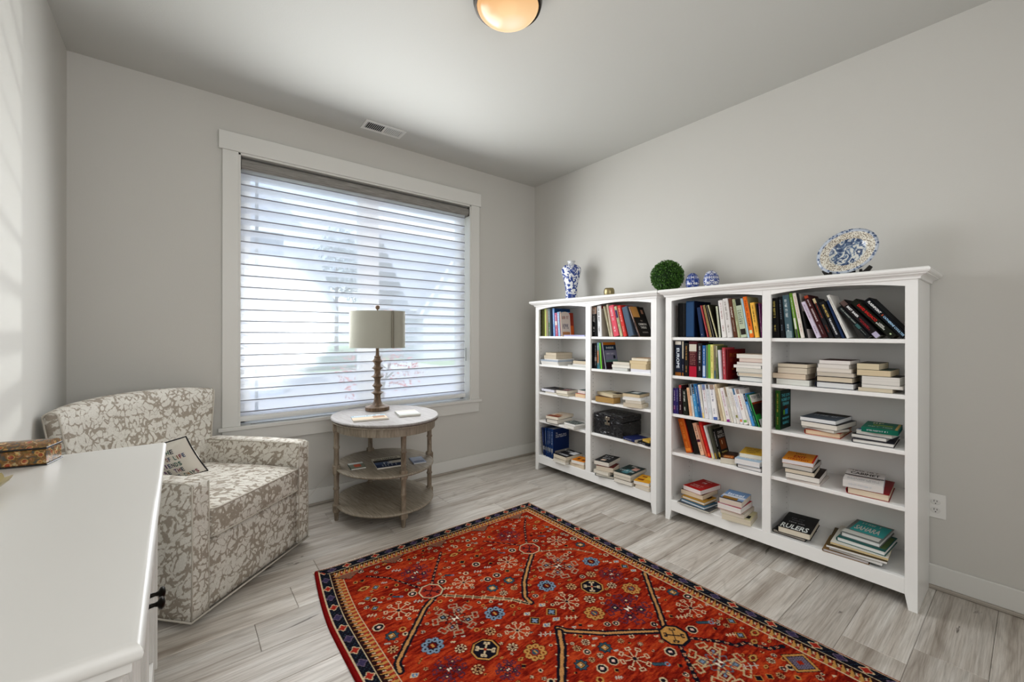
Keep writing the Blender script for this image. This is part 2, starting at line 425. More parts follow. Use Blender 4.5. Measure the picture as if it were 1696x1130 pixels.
for z in zs:
    if vm is None:
        q = MB(); n = 8; top = []; 
        for i in range(n+1):
            u = i/n; top.append((.018+.058*u, -.026*(u + .10*math.sin(2*PI*u))))
        vs = []; fs = []
        for x in (0, BX1-BX0):
            for (yy, zz) in top: vs.append((x, yy, zz))
        for i in range(n): fs.append((i, i+1, n+1+i+1, n+1+i))
        q.add(vs, fs, M_vane, True)
        q.box(0, BX1-BX0, .0150, .0190, -.0030, .0030, M_hem_shade)
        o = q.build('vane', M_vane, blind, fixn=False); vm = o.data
    else:
        o = bpy.data.objects.new('vane', vm); C.objects.link(o); o.parent = blind
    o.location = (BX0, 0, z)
for yy in (.0198, .079):
    q = MB(); q.add([(BX0, yy, .68), (BX1, yy, .68), (BX1, yy, 2.31), (BX0, yy, 2.31)], [(0, 1, 2, 3)], M_sheer); q.build('sheer_panel', M_sheer, blind)

# ------------------------------------------------------------------ outside
def leafy(name, pts, r, n, m, size, parent=None, seed=1, squash=1):
    rd = random.Random(seed); q = MB()
    for cx_, cy_, cz_, cr in pts:
        k = int(n*cr)
        for _ in range(k):
            d = Vector((rd.gauss(0, 1), rd.gauss(0, 1), rd.gauss(0, 1))).normalized()*cr*rd.uniform(.55, 1)
            p = Vector((cx_+d.x, cy_+d.y, cz_+d.z*squash)); a = Vector((rd.gauss(0, 1), rd.gauss(0, 1), rd.gauss(0, 1))).normalized(); b = a.orthogonal().normalized()
            s_ = size*rd.uniform(.6, 1.3)
            q.add([tuple(p-a*s_), tuple(p+b*s_*.5), tuple(p+a*s_), tuple(p-b*s_*.5)], [(0, 1, 2, 3)], m)
    o = q.build(name, m, parent, fixn=False); return o
def noisemat(name, a, b_, scale, rough=.8):
    m = newmat(name, a, rough); t, b = nodes(m); tc = t.nodes.new('ShaderNodeTexCoord'); n = N(t, 'ShaderNodeTexNoise', Scale=scale, Detail=5)
    r = ramp(t, [(.35, a), (.65, b_)]); t.links.new(tc.outputs['Object'], n.inputs['Vector']); t.links.new(n.outputs['Fac'], r.inputs[0]); t.links.new(r.outputs[0], b.inputs['Base Color']); return m
GZ = -.45
M_lawn = noisemat('lawn_grass', '8fa878', 'a9bd90', 3)
M_road = noisemat('asphalt', 'b4b0b4', 'c2bec2', 6); M_conc = noisemat('concrete', 'd6d2ce', 'c8c4c0', 4)
q = MB(); q.box(-30, 60, .2, 90, GZ-.3, GZ, M_lawn); struct(q.build('ground', M_lawn))
q = MB(); q.box(-30, 60, 7.2, 14.5, GZ, GZ+.02, M_road); struct(q.build('road', M_road))
q = MB(); q.box(-30, 60, 5.6, 6.9, GZ, GZ+.03, M_conc); q.box(-30, 60, 14.6, 15.6, GZ, GZ+.05, M_conc); struct(q.build('pavement', M_conc))
q = MB(); q.box(2.2, 6.5, .2, 7.3, GZ, GZ+.035, M_conc); q.box(3.0, 7.5, 14.6, 21, GZ, GZ+.06, M_conc); struct(q.build('driveway', M_conc))
def gable_house(name, x0, x1, y0, y1, hw, hr, wallh, roofh, label, gable=None, garage=None, wins=()):
    h = empty(name, ((x0+x1)/2, y0, GZ), 0, label, 'house')
    ox, oy = (x0+x1)/2, y0
    mw = newmat('siding', wallh, .7); t, b = nodes(mw)
    tc = t.nodes.new('ShaderNodeTexCoord'); wv = N(t, 'ShaderNodeTexWave', Scale=2.2); wv.bands_direction = 'Z'; bp = N(t, 'ShaderNodeBump', Strength=.5, Distance=.02)
    t.links.new(tc.outputs['Object'], wv.inputs['Vector']); t.links.new(wv.outputs['Fac'], bp.inputs['Height']); t.links.new(bp.outputs[0], b.inputs['Normal'])
    mr = noisemat('roof_shingle', roofh, 'b0b3ba', 5)
    q = MB(); q.box(x0-ox, x1-ox, 0, y1-y0, 0, hw, mw); q.build('wall', mw, h)
    q = MB(); o_ = .45; ym = (y1-y0)/2
    q.prism([(-o_, hw-.1), (ym, hr), (y1-y0+o_, hw-.1), (y1-y0+o_, hw+.08), (ym, hr+.22), (-o_, hw+.08)], x0-ox-o_, x1-ox+o_, 'x', mr); q.build('roof', mr, h)
    q = MB(); q.box(x0-ox-o_, x1-ox+o_, -o_-.04, -o_, hw-.12, hw+.1, mat('eeeeec', .6)); q.build('fascia', None, h)
    if gable:
        g0, g1, gh = gable; c = (g0+g1)/2-ox
        q = MB(); q.prism([(g0-ox, 0), (g1-ox, 0), (g1-ox, hw-.2), (c, gh), (g0-ox, hw-.2)], -.9, .3, 'y', mat('e6e6e8', .7)); q.build('gable_wall', None, h)
        q = MB()
        for sg in (-1, 1):
            e = g0-ox if sg < 0 else g1-ox
            q.prism([(e+sg*.35, hw-.55), (c, gh+.1), (c, gh+.3), (e+sg*.35, hw-.33)], -1.2, ym, 'y', mr)
        q.build('gable_roof', mr, h)
        q = MB()
        for sg in (-1, 1):
            e = g0-ox if sg < 0 else g1-ox
            q.prism([(e+sg*.37, hw-.58), (c, gh+.05), (c, gh+.32), (e+sg*.37, hw-.3)], -1.26, -1.2, 'y', mat('f2f2f0', .6))
        q.build('bargeboard', None, h)
    if garage:
        q = MB(); q.box(garage[0]-ox, garage[1]-ox, -.06, .02, 0, 2.2, mat('eceaea', .6)); gd = q.build('garage_door', None, h)
        q = MB()
        for i in range(1, 4): q.box(garage[0]-ox+.05, garage[1]-ox-.05, -.075, -.055, i*.55-.015, i*.55+.015, mat('b0b0b4', .6))
        q.build('panel_groove', None, gd)
    for (a, b_, c, d) in wins:
        q = MB(); q.box(a-ox-.08, b_-ox+.08, -.09, .02, c-.08, d+.08, mat('f0f0f0', .6)); q.box((a+b_)/2-ox-.03, (a+b_)/2-ox+.03, -.11, -.08, c, d, mat('f0f0f0', .6)); w_ = q.build('window', None, h)
        q = MB(); q.box(a-ox, b_-ox, -.1, -.085, c, d, mat('6b7688', .15, 0, .8)); q.build('pane', None, w_)
    return h
gable_house('house', -4.5, 4.6, 25, 34, 3.0, 7.2, 'bcc2cc', 'a4a8b2', 'grey house with long roof across the street, seen left through shade', garage=(2.2, 4.2), wins=((-3.6, -2.2, .9, 2.1), (-.8, .6, .9, 2.1)))
gable_house('house', 8.6, 22.5, 21, 30, 3.2, 8.6, 'b8bec8', 'a6aab4', 'grey house with white front gable across the street', gable=(8.8, 13.2, 6.6), wins=((9.8, 11.9, .9, 2.3), (14.6, 16.2, .9, 2.2), (17.2, 18.6, .9, 2.2)))
gable_house('house', -9.5, -.65, 9.5, 19, 4.4, 6.8, 'a9b4c8', '8890a0', 'blue grey neighbouring house at the left edge of the window')
def tree(name, loc, th, crown, mleaf, n, size, label, seed, cat='tree'):
    t_ = empty(name, loc, 0, label, cat)
    q = MB(); q.tube([(0, 0, 0), (.02, .01, th*.5), (0, .02, th)], [.05*th*.5, .04*th*.5, .02*th*.5], mat('6b5a50', .9), 8)
    rd = random.Random(seed)
    for i in range(7):
        a = i*2.4; c_ = crown[i % len(crown)]
        q.tube([(0, 0, th*(.5+.06*i)), (c_[0]*.5+.1*math.cos(a), c_[1]*.5+.1*math.sin(a), th*.75), (c_[0]+.2*math.cos(a), c_[1]+.2*math.sin(a), c_[2])], [.012*th, .009*th, .003*th], mat('6b5a50', .9), 5)
    q.build('trunk', None, t_)
    stuff(leafy('foliage', crown, 1, n, mleaf, size, t_, seed)); return t_
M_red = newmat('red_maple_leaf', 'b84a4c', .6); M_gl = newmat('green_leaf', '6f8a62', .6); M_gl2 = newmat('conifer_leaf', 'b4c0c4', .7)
tree('maple_tree', (-.45, 3.0, GZ), 1.5, [(0, 0, 1.5, .42), (-.35, .1, 1.15, .36), (.3, -.1, 1.1, .34), (-.2, .1, .75, .3), (.1, 0, 1.85, .25)], M_red, 420, .035, 'young red leaved maple tree on the front lawn', 3)
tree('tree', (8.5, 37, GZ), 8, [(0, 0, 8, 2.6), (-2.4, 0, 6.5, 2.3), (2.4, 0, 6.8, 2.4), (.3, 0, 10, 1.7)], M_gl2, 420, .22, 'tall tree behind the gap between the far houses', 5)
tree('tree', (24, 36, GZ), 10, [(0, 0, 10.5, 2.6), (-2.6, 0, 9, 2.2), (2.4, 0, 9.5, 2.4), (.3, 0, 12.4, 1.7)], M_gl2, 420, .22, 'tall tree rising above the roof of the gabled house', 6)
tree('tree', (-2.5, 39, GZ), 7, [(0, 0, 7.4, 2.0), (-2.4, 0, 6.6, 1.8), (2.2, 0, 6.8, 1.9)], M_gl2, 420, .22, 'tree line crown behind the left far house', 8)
hedge = empty('hedge', (2.4, 17.4, GZ), 0, 'low clipped dark hedge along the far kerb', 'hedge')
q = MB(); q.box(-2.4, 2.6, -.45, .45, 0, .75, noisemat('hedge_core', '5c7062', '7a8c7c', 4), .1); q.build('hedge_core', None, hedge)
stuff(leafy('foliage', [(-2.2+i*.5, 0, .5, .42) for i in range(10)], 1, 260, newmat('hedge_leaf', '6a7f70', .7), .06, hedge, 9))
# parked car at the right
car = empty('car', (5.2, 5.3, GZ+.03), math.radians(96), 'white car parked in the driveway, seen low right through shade', 'car')
body = [(-2.2, .35), (-2.25, .75), (-2.05, .95), (-1.3, 1.05), (-.75, 1.5), (1.1, 1.55), (1.85, 1.1), (2.15, 1.0), (2.25, .6), (2.2, .32)]
q = MB(); q.prism(body, -.86, .86, 'y', newmat('car_paint', 'dcdfe6', .25, 0, .7)); q.build('body', None, car)
q = MB(); q.prism([(-1.2, 1.06), (-.72, 1.44), (.1, 1.48), (.1, 1.06)], -.875, .875, 'y', mat('39404c', .1, 0, .8)); q.prism([(.18, 1.06), (.18, 1.48), (1.05, 1.49), (1.62, 1.1)], -.875, .875, 'y', mat('39404c', .1, 0, .8)); q.build('side_window', None, car)
for x_ in (-1.4, 1.4):
    for y_ in (-.8, .8):
        q = MB(); T = Matrix.Translation((x_, y_, .33)) @ Matrix.Rotation(PI/2, 4, 'X')
        q.lathe([(0, -.1), (.2, -.1), (.33, -.09), (.34, 0), (.33, .09), (.2, .1), (0, .1)], mat('4a4c52', .7), 20, T, cap=False); w_ = q.build('wheel', None, car)
        q = MB(); q.lathe([(0, -.115), (.2, -.112), (.2, .112), (0, .115)], mat('a8acb4', .3, .7), 14, T, cap=False); q.build('hub_cap', None, w_)
q = MB(); q.box(-2.27, -2.2, -.8, -.5, .7, .86, mat('c04040', .3)); q.box(-2.27, -2.2, .5, .8, .7, .86, mat('c04040', .3)); q.build('tail_light', None, car)
STAND=[
('SL',1,-0.3,-0.425,0.0447,0.2399,0.1584,0.0,'45451f','8a8a50','','dark olive book against the side panel on far bookcase, top left shelf',{}),
('SL',1,-0.3,-0.474,0.0195,0.2482,0.1638,0.95,'c3cc72','','','thin lime green paperback on far bookcase, top left shelf',{}),
('SL',1,-0.3,-0.4949,0.0259,0.2452,0.1618,1.23,'94907c','d08a50','~','thin beige grey paperback with orange flecks on far bookcase, top left shelf',{}),
('SL',1,-0.3,-0.526,0.0249,0.2472,0.1632,2.4,'6c7c80','d0d4d4','~','grey green paperback on far bookcase, top left shelf',{'bands': [(0.5, 0.95, '5e7a60')]}),
('SL',1,-0.3,-0.5527,0.0288,0.2382,0.1572,2.75,'0e1830','','','plain navy black book on far bookcase, top left shelf',{}),
('SL',1,-0.3,-0.583,0.0241,0.2443,0.2,3.06,'6f9ad0','dfe8f4','~','book with sky blue spine and navy cover on far bookcase, top left shelf',{'cc': '123a66'}),
('SL',1,-0.3,-0.611,0.0312,0.204,0.1346,4.08,'b4607c','e8c8d0','~','pink book with white label band on far bookcase, top left shelf',{'bands': [(0.36, 0.53, 'e6dcd4')]}),
('SL',1,-0.3,-0.6445,0.0297,0.2106,0.139,4.64,'8fb0d2','f0f4f8','~','pale blue book on far bookcase, top left shelf',{}),
('SL',1,-0.3,-0.6753,0.0067,0.2059,0.165,4.85,'7a2418','','','red book with orange leaf cover on far bookcase, top left shelf',{'cc': '8c2f1c', 'cover': [('rect', 'c85a24', 0.6, 0.55, 0.97, 0.98)]}),
('SL',1,-0.3,-0.683,0.0067,0.2137,0.115,5.06,'d0c0b0','','','cream book with rounded arch top cover on far bookcase, top left shelf',{'cc': 'cdbfb2', 'round': 1, 'cover': [('text', '~', '8a4a40', 0.12, 0.18, 0.2), ('text', '~', '555566', 0.15, 0.5, 0.16), ('text', '~', '555566', 0.15, 0.6, 0.16), ('rect', 'b07a50', 0.1, 0.82, 0.9, 0.95)]}),
('SR',1,-0.3,-1.0214,0.0518,0.2389,0.1577,0.0,'1b1b1d','cfcfcf','~','black book with white lettering and portrait on far bookcase, top right shelf',{'bands': [(0.02, 0.25, 'a88a78')]}),
('SR',1,-0.3,-1.0822,0.0415,0.2416,0.2,2.11,'dcdcdc','505050','~','thick white book with grey cover on far bookcase, top right shelf',{'cc': 'a59c94', 'cover': [('rect', '6a1010', 0, 0, 1, 0.1)]}),
('SR',1,-0.3,-1.1956,0.0154,0.2398,0.1583,15.03,'b5ae92','707050','~','thin sage beige book on far bookcase, top right shelf',{}),
('SR',1,-0.3,-1.2122,0.0173,0.2504,0.1653,11.11,'c8b8a4','8a7058','~','tall thin cream book on far bookcase, top right shelf',{}),
('SR',1,-0.3,-1.2379,0.0474,0.239,0.1578,12.36,'d44c5e','f4d8dc','~','bright pink red book on far bookcase, top right shelf',{}),
('SR',1,-0.3,-1.2952,0.0238,0.2329,0.1537,14.44,'b4b48e','302050','~','green grey book with purple block on far bookcase, top right shelf',{'bands': [(0.13, 0.38, '352458')]}),
('SR',1,-0.3,-1.3251,0.0301,0.2367,0.1562,14.25,'cc332c','f0d0c0','~','scarlet red book on far bookcase, top right shelf',{}),
('SR',1,-0.3,-1.3681,0.0486,0.2234,0.1474,15.62,'47586b','','','plain slate blue book on far bookcase, top right shelf',{}),
('SR',1,-0.3,-1.4547,0.0126,0.2343,0.165,22.04,'8a6248','e8e8e8','~','leaning black book with golden figure cover on far bookcase, top right shelf',{'cc': '15120f', 'bands': [(0.4, 1, '3a3a40')], 'cover': [('rect', 'c08a4a', 0.0, 0.0, 0.5, 0.36), ('rect', 'b08068', 0.7, 0.1, 0.86, 0.24), ('text', 'THE', 'b0a090', 0.42, 0.46, 0.055), ('text', 'CRIMSON', 'e0dcd4', 0.2, 0.56, 0.1), ('text', 'THREAD', 'e0dcd4', 0.28, 0.67, 0.1), ('text', 'KATE FORSYTH', 'b0a8a0', 0.3, 0.85, 0.06)]}),
('SR',2,-0.3,-1.021,0.0267,0.1992,0.1315,0.0,'0f0f12','','','black book nearest the divider on far bookcase, second right shelf',{}),
('SR',2,-0.3,-1.048,0.026,0.2013,0.1328,0.0,'17171a','a8a8a8','~','black book with pale photo specks on far bookcase, second right shelf',{'bands': [(0.55, 0.7, 'a09088')]}),
('SR',2,-0.3,-1.0755,0.0224,0.205,0.1353,0.38,'6c94a4','e8d8c0','~','blue book with orange middle on far bookcase, second right shelf',{'bands': [(0.3, 0.78, 'a8622c'), (0.78, 1, '2c6c78')]}),
('SR',2,-0.3,-1.1131,0.0118,0.2029,0.11,4.6,'7cd044','','','bright green thin book on far bookcase, second right shelf',{'cc': '58a828'}),
('SR',2,-0.3,-1.1308,0.009,0.2001,0.12,5.16,'3a2c38','','','thin dark plum booklet on far bookcase, second right shelf',{}),
('SR',2,-0.3,-1.1581,0.0095,0.2092,0.155,10.23,'8c8c94','','','thin book with whale picture cover on far bookcase, second right shelf',{'cc': '1c2c40', 'cover': [('rect', 'b86a1c', 0, 0, 1, 0.1), ('text', 'INSIDE', 'd0d8dc', 0.2, 0.17, 0.1), ('rect', '77758c', 0.05, 0.3, 1, 0.72), ('text', '~', 'c8c8d8', 0.15, 0.4, 0.1), ('rect', '18202c', 0.68, 0.5, 0.85, 0.62), ('rect', '5c8078', 0.05, 0.66, 1, 0.74), ('rect', '28141c', 0.05, 0.75, 1, 1)]}),
('SL',5,-0.3026,-0.4594,0.0301,0.2449,0.2,5.71,'0e1c40','5868a0','~','darkened navy volume, leftmost of five on far bookcase, bottom left shelf',{'bands': [(0.66, 0.79, '8c8c88')], 'hard': 1, 'ts': 0.5}),
('SL',5,-0.3098,-0.499,0.0182,0.251,0.2,3.17,'14305f','b8c4d8','~','navy volume, second from left of five on far bookcase, bottom left shelf',{'bands': [(0.66, 0.79, '8c8c88')], 'hard': 1, 'ts': 0.5}),
('SL',5,-0.3075,-0.5182,0.0206,0.2526,0.2,0.0,'14305f','b8c4d8','~','navy volume, middle one of five on far bookcase, bottom left shelf',{'bands': [(0.66, 0.79, '8c8c88')], 'hard': 1, 'ts': 0.5}),
('SL',5,-0.315,-0.549,0.0211,0.2566,0.2,0.0,'14305f','b8c4d8','~','navy volume, fourth from left of five on far bookcase, bottom left shelf',{'bands': [(0.66, 0.79, '8c8c88')], 'hard': 1, 'ts': 0.5}),
('SL',5,-0.3215,-0.5801,0.0256,0.2591,0.2,0.0,'14305f','b8c4d8','~','navy volume with full front cover showing on far bookcase, bottom left shelf',{'bands': [(0.66, 0.79, '8c8c88')], 'hard': 1, 'ts': 0.5, 'cc': '0e2250', 'cover': [('text', 'The', 'd0d4dc', 0.15, 0.13, 0.055), ('text', '~', 'd0d4dc', 0.15, 0.2, 0.07), ('text', '~', 'd0d4dc', 0.15, 0.26, 0.07), ('rect', '8a8680', 0.1, 0.74, 1, 0.84), ('text', '20', 'e0e0dc', 0.72, 0.76, 0.07)]}),
('BL',1,-0.29,-1.7495,0.029,0.2243,0.148,0.0,'0a0a0c','','','black book against the side panel on near bookcase, top left shelf',{}),
('BL',1,-0.29,-1.7797,0.0244,0.2226,0.1469,0.0,'111012','','','second plain black book on near bookcase, top left shelf',{}),
('BL',1,-0.29,-1.8057,0.0553,0.2342,0.22,0.0,'1f426a','4a6c94','','thick antique blue leather book on near bookcase, top left shelf',{'bands': [(0.0, 0.03, '16304e'), (0.97, 1, '16304e')], 'hard': 1, 'cc': '0c1730'}),
('BL',1,-0.29,-1.9037,0.0251,0.1907,0.1259,7.81,'16294c','e8e8e8','.','leaning navy book with white dot on near bookcase, top left shelf',{}),
('BL',1,-0.29,-1.9468,0.0116,0.2056,0.1357,12.89,'9c2a34','c86a60','o','maroon book with gold beading on near bookcase, top left shelf',{}),
('BL',1,-0.29,-1.9594,0.0251,0.2056,0.1357,13.03,'1a1712','d0b070','o','black book with gold dot pattern on near bookcase, top left shelf',{}),
('BL',1,-0.29,-1.9869,0.0071,0.205,0.1353,13.43,'121110','a8a090','o','thin black beaded book on near bookcase, top left shelf',{}),
('BL',1,-0.29,-2.0017,0.0139,0.2083,0.1375,15.41,'2a2818','ddd6a8','#','book with cream check pattern on near bookcase, top left shelf',{}),
('BL',1,-0.29,-2.0164,0.021,0.1925,0.1271,6.38,'26281a','d8dcc0','#','second cream checked book on near bookcase, top left shelf',{}),
('BL',1,-0.29,-2.0378,0.0273,0.2273,0.15,6.41,'e2deda','a87878','~','white book with pink lettering on near bookcase, top left shelf',{}),
('BL',1,-0.29,-2.0688,0.0325,0.2361,0.1558,7.22,'dad6d2','90887e','~','thick pale grey white book on near bookcase, top left shelf',{}),
('BL',1,-0.29,-2.1064,0.0222,0.2355,0.1554,8.36,'5c3422','e8ddd0','DAISY','brown book with white lettering on near bookcase, top left shelf',{'ts': 0.4}),
('BL',1,-0.29,-2.1306,0.0141,0.2313,0.1526,8.72,'b0b48e','38382a','~','speckled sage green book on near bookcase, top left shelf',{}),
('BL',1,-0.29,-2.1472,0.0363,0.2285,0.1508,9.27,'b6c0a6','383a38','=','book with black and white portrait spine on near bookcase, top left shelf',{'bands': [(0, 0.17, '1c1c18'), (0.78, 0.93, '2a2420')]}),
('BL',1,-0.29,-2.185,0.0097,0.2328,0.1536,9.46,'a6c6d6','','','slim pale blue book on near bookcase, top left shelf',{}),
('BL',1,-0.29,-2.1964,0.0227,0.2413,0.1592,9.77,'e6701e','9c2c14','FALSE ALARM','orange book with dark red lettering on near bookcase, top left shelf',{'bands': [(0.82, 0.9, 'd8dca0')], 'cc': 'a6a070'}),
('BL',1,-0.29,-2.2243,0.0245,0.2031,0.134,8.34,'f0b84c','4a3a20','~','golden yellow book on near bookcase, top left shelf',{}),
('BL',1,-0.29,-2.2499,0.006,0.1988,0.1312,6.46,'151214','','','thin black book beside purple one on near bookcase, top left shelf',{}),
('BL',1,-0.29,-2.2562,0.0069,0.1974,0.1303,4.39,'5e2452','e8e0e4','~','purple book at the right end on near bookcase, top left shelf',{}),
('BR',1,-0.3,-2.3187,0.0325,0.2204,0.1455,2.25,'151515','d8c468','~','black book with yellow lettering on near bookcase, top right shelf',{}),
('BR',1,-0.3,-2.3571,0.0214,0.2258,0.149,3.73,'16181c','8a98a8','~','black book with faint grey lettering on near bookcase, top right shelf',{}),
('BR',1,-0.3,-2.3834,0.0339,0.2324,0.1534,4.89,'4a636c','e4ecec','~','slate teal book with white lettering on near bookcase, top right shelf',{'bands': [(0.84, 1, '8a9ca0')]}),
('BR',1,-0.3,-2.4303,0.0149,0.2436,0.1608,7.94,'66942a','f0f0e8','~','green book with white lower band on near bookcase, top right shelf',{'bands': [(0.56, 0.8, 'd8d8cc'), (0.8, 1, '4a4a48')]}),
('BR',1,-0.3,-2.4532,0.0173,0.2434,0.1607,9.71,'e6ddd2','b87060','~','tall cream white book on near bookcase, top right shelf',{'cc': '1a1a1a'}),
('BR',1,-0.3,-2.4797,0.0075,0.2406,0.1588,10.45,'222022','','','thin black book with pale cover on near bookcase, top right shelf',{'cc': 'b8b0a8', 'cover': [('rect', '1a1a1a', 0, 0.4, 1, 0.8)]}),
('BR',1,-0.3,-2.5232,0.0201,0.201,0.1326,20.49,'cfc4d6','7a3c60','~','lilac white paperback on near bookcase, top right shelf',{}),
('BR',1,-0.3,-2.5466,0.0249,0.2341,0.1545,20.93,'3c1618','dccccc','RESISTANCE','burgundy book with pale lettering on near bookcase, top right shelf',{'bands': [(0, 0.06, 'a04028')]}),
('BR',1,-0.3,-2.5767,0.0182,0.2163,0.1428,20.58,'1c1c1e','b84a30','~','black book with orange lettering on near bookcase, top right shelf',{'bands': [(0, 0.12, 'c8b890')]}),
('BR',1,-0.3,-2.6011,0.026,0.1955,0.129,21.09,'15161a','d0b468','BRAD MELTZER','black thriller with gold author lettering on near bookcase, top right shelf',{'ts': 0.5}),
('BR',1,-0.3,-2.6293,0.0099,0.2018,0.1332,18.92,'14284a','','','slim dark blue book on near bookcase, top right shelf',{}),
('BR',1,-0.3,-2.6479,0.0122,0.2325,0.1534,20.98,'e0ded8','908c84','~','tall thin white book on near bookcase, top right shelf',{}),
('BR',1,-0.3,-2.7235,0.0207,0.1908,0.1259,37.23,'15181a','b0b8b0','OUR DARKEST NIGHT','leaning dark book, lowest of four on near bookcase, top right shelf',{'ts': 0.4, 'bands': [(0.58, 0.72, '3c6060')]}),
('BR',1,-0.3,-2.7544,0.0284,0.2238,0.1477,38.23,'1a1416','f0f0f0','BRET BAIER','leaning black book, second of four on near bookcase, top right shelf',{'ts': 0.5, 'bands': [(0, 0.12, '5a4844'), (0.88, 1, 'b0a8c0')]}),
('BR',1,-0.3,-2.8084,0.0301,0.2292,0.1513,40.2,'14170f','d02420','DAVID BALDACCI','leaning black book with red lettering on near bookcase, top right shelf',{'ts': 0.55}),
('BR',1,-0.3,-2.8481,0.0284,0.2265,0.1495,37.56,'0e1014','f0f0f0','FLASHPOINT','leaning black book with white and blue lettering on near bookcase, top right shelf',{'ts': 0.5}),
('BL',2,-0.31,-1.7402,0.0484,0.2261,0.1492,0.0,'111b30','dce4ec','EUROPE','thick navy book with large white title on near bookcase, second left shelf',{'bands': [(0, 0.1, 'cfc8bc'), (0.9, 1, '8c541c')], 'ts': 0.55}),
('BL',2,-0.31,-1.7895,0.0157,0.2265,0.1495,0.0,'10152a','d8d8d0','~','dark book with cream top half on near bookcase, second left shelf',{'bands': [(0, 0.5, 'b8ae98'), (0.9, 1, '8c541c')]}),
('BL',2,-0.31,-1.8069,0.0278,0.2138,0.1411,0.0,'181410','c48c48','~','black brown book with gold lettering on near bookcase, second left shelf',{}),
('BL',2,-0.31,-1.8369,0.0553,0.2262,0.1493,0.0,'46101a','b47c70','=','dark red book with drawing panel on near bookcase, second left shelf',{'bands': [(0.08, 0.28, 'cdc6b8'), (0.7, 1, 'ac1830')]}),
('BL',2,-0.31,-1.8942,0.0295,0.2154,0.1421,0.0,'1d1b1f','e4e0e0','~','black book with white lettering on near bookcase, second left shelf',{}),
('BL',2,-0.31,-1.9258,0.0229,0.2021,0.1334,0.0,'2c62a4','e8f0f8','~','blue book fading to white on near bookcase, second left shelf',{'bands': [(0.62, 0.96, 'b8c8dc')]}),
('BL',2,-0.31,-1.9499,0.0123,0.2052,0.1354,0.3,'6a7c58','','','thin mossy green book on near bookcase, second left shelf',{}),
('BL',2,-0.31,-1.9633,0.013,0.2093,0.1382,0.53,'6cb040','203010','','leaf green book on near bookcase, second left shelf',{}),
('BL',2,-0.31,-1.9772,0.0204,0.2084,0.1376,0.75,'e4dc84','8a7020','~','pale yellow book on near bookcase, second left shelf',{}),
('BL',2,-0.31,-1.999,0.0134,0.2026,0.1337,1.05,'8c8068','302820','~','mottled blue and brown book on near bookcase, second left shelf',{'bands': [(0.75, 1, '3c6478')]}),
('BL',2,-0.31,-2.0136,0.0106,0.2018,0.1332,1.36,'5c6c42','c8c0a8','~','green book with cream top on near bookcase, second left shelf',{'bands': [(0, 0.35, 'b8b098')]}),
('BL',2,-0.31,-2.0305,0.0176,0.1766,0.1166,3.34,'d8d8de','8090a0','','plain white grey book on near bookcase, second left shelf',{}),
('BL',2,-0.31,-2.0544,0.0186,0.1917,0.1265,2.45,'b23e48','f0e4e4','~','red book with white lettering on near bookcase, second left shelf',{}),
('BL',2,-0.31,-2.0746,0.0089,0.1815,0.235,0.0,'580b0e','','','large maroon book with front cover showing on near bookcase, second left shelf',{'cc': '6a0c10', 'cover': [('text', 'ROMA', '8a4a20', 0.08, 0.12, 0.2), ('text', '~', 'a04030', 0.1, 0.3, 0.2), ('rect', 'a8602c', 0.2, 0.62, 0.32, 0.68), ('rect', 'b87038', 0.55, 0.66, 0.68, 0.74), ('text', '~', 'a84030', 0.2, 0.8, 0.1)]}),
('BL',3,-0.315,-1.7312,0.0217,0.168,0.1109,0.0,'3c2c72','e8e0f0','~','purple book at the left end on near bookcase, middle left shelf',{'bands': [(0.7, 0.85, '7a2c70')]}),
('BL',3,-0.315,-1.754,0.0158,0.1711,0.1129,0.33,'28265e','c0b8d8','~','slim indigo book on near bookcase, middle left shelf',{}),
('BL',3,-0.315,-1.7714,0.0244,0.1917,0.1265,0.84,'26101a','d8c8c8','~','black book with red top and white lettering on near bookcase, middle left shelf',{'bands': [(0, 0.1, 'b03838')]}),
('BL',3,-0.315,-1.802,0.0318,0.1629,0.1075,2.99,'1c2018','dcdcd0','~','black book with round white emblem on near bookcase, middle left shelf',{}),
('BL',3,-0.315,-1.845,0.0182,0.1788,0.118,6.79,'dfae86','8c4c34','~','peach coloured paperback on near bookcase, middle left shelf',{}),
('BL',3,-0.315,-1.8663,0.0134,0.2051,0.1354,7.68,'e0dcd4','707070','~','white book with black top third on near bookcase, middle left shelf',{'bands': [(0, 0.36, '26261f')]}),
('BL',3,-0.315,-1.8827,0.0225,0.2052,0.1354,8.41,'4896c8','e0f0f8','~','sky blue book with black top on near bookcase, middle left shelf',{'bands': [(0, 0.3, '24202a')]}),
('BL',3,-0.315,-1.9064,0.0163,0.2099,0.1385,8.62,'185488','d8ecf0','~','deep blue book with white lettering on near bookcase, middle left shelf',{}),
('BL',3,-0.315,-1.9242,0.006,0.1956,0.1291,8.93,'5a74b4','','','thin periwinkle blue book on near bookcase, middle left shelf',{}),
('BL',3,-0.315,-1.9306,0.0145,0.2069,0.1365,8.96,'e6e2d6','8a8a90','~','white book with yellow foot on near bookcase, middle left shelf',{'bands': [(0.84, 1, 'e0c070')]}),
('BL',3,-0.315,-1.9456,0.0255,0.2101,0.1386,6.5,'e4e2e4','b07070','~','white book with red foot logo on near bookcase, middle left shelf',{'bands': [(0, 0.16, '6a80a8')]}),
('BL',3,-0.315,-1.9727,0.0211,0.2116,0.1396,6.85,'dde0e2','98a0a8','~','pale grey white book on near bookcase, middle left shelf',{'bands': [(0, 0.13, '605850')]}),
('BL',3,-0.315,-1.996,0.0327,0.2134,0.1409,7.34,'eceaea','9090a4','~','thick white book with blue foot on near bookcase, middle left shelf',{'bands': [(0, 0.14, 'a08878'), (0.92, 1, '5068a8')]}),
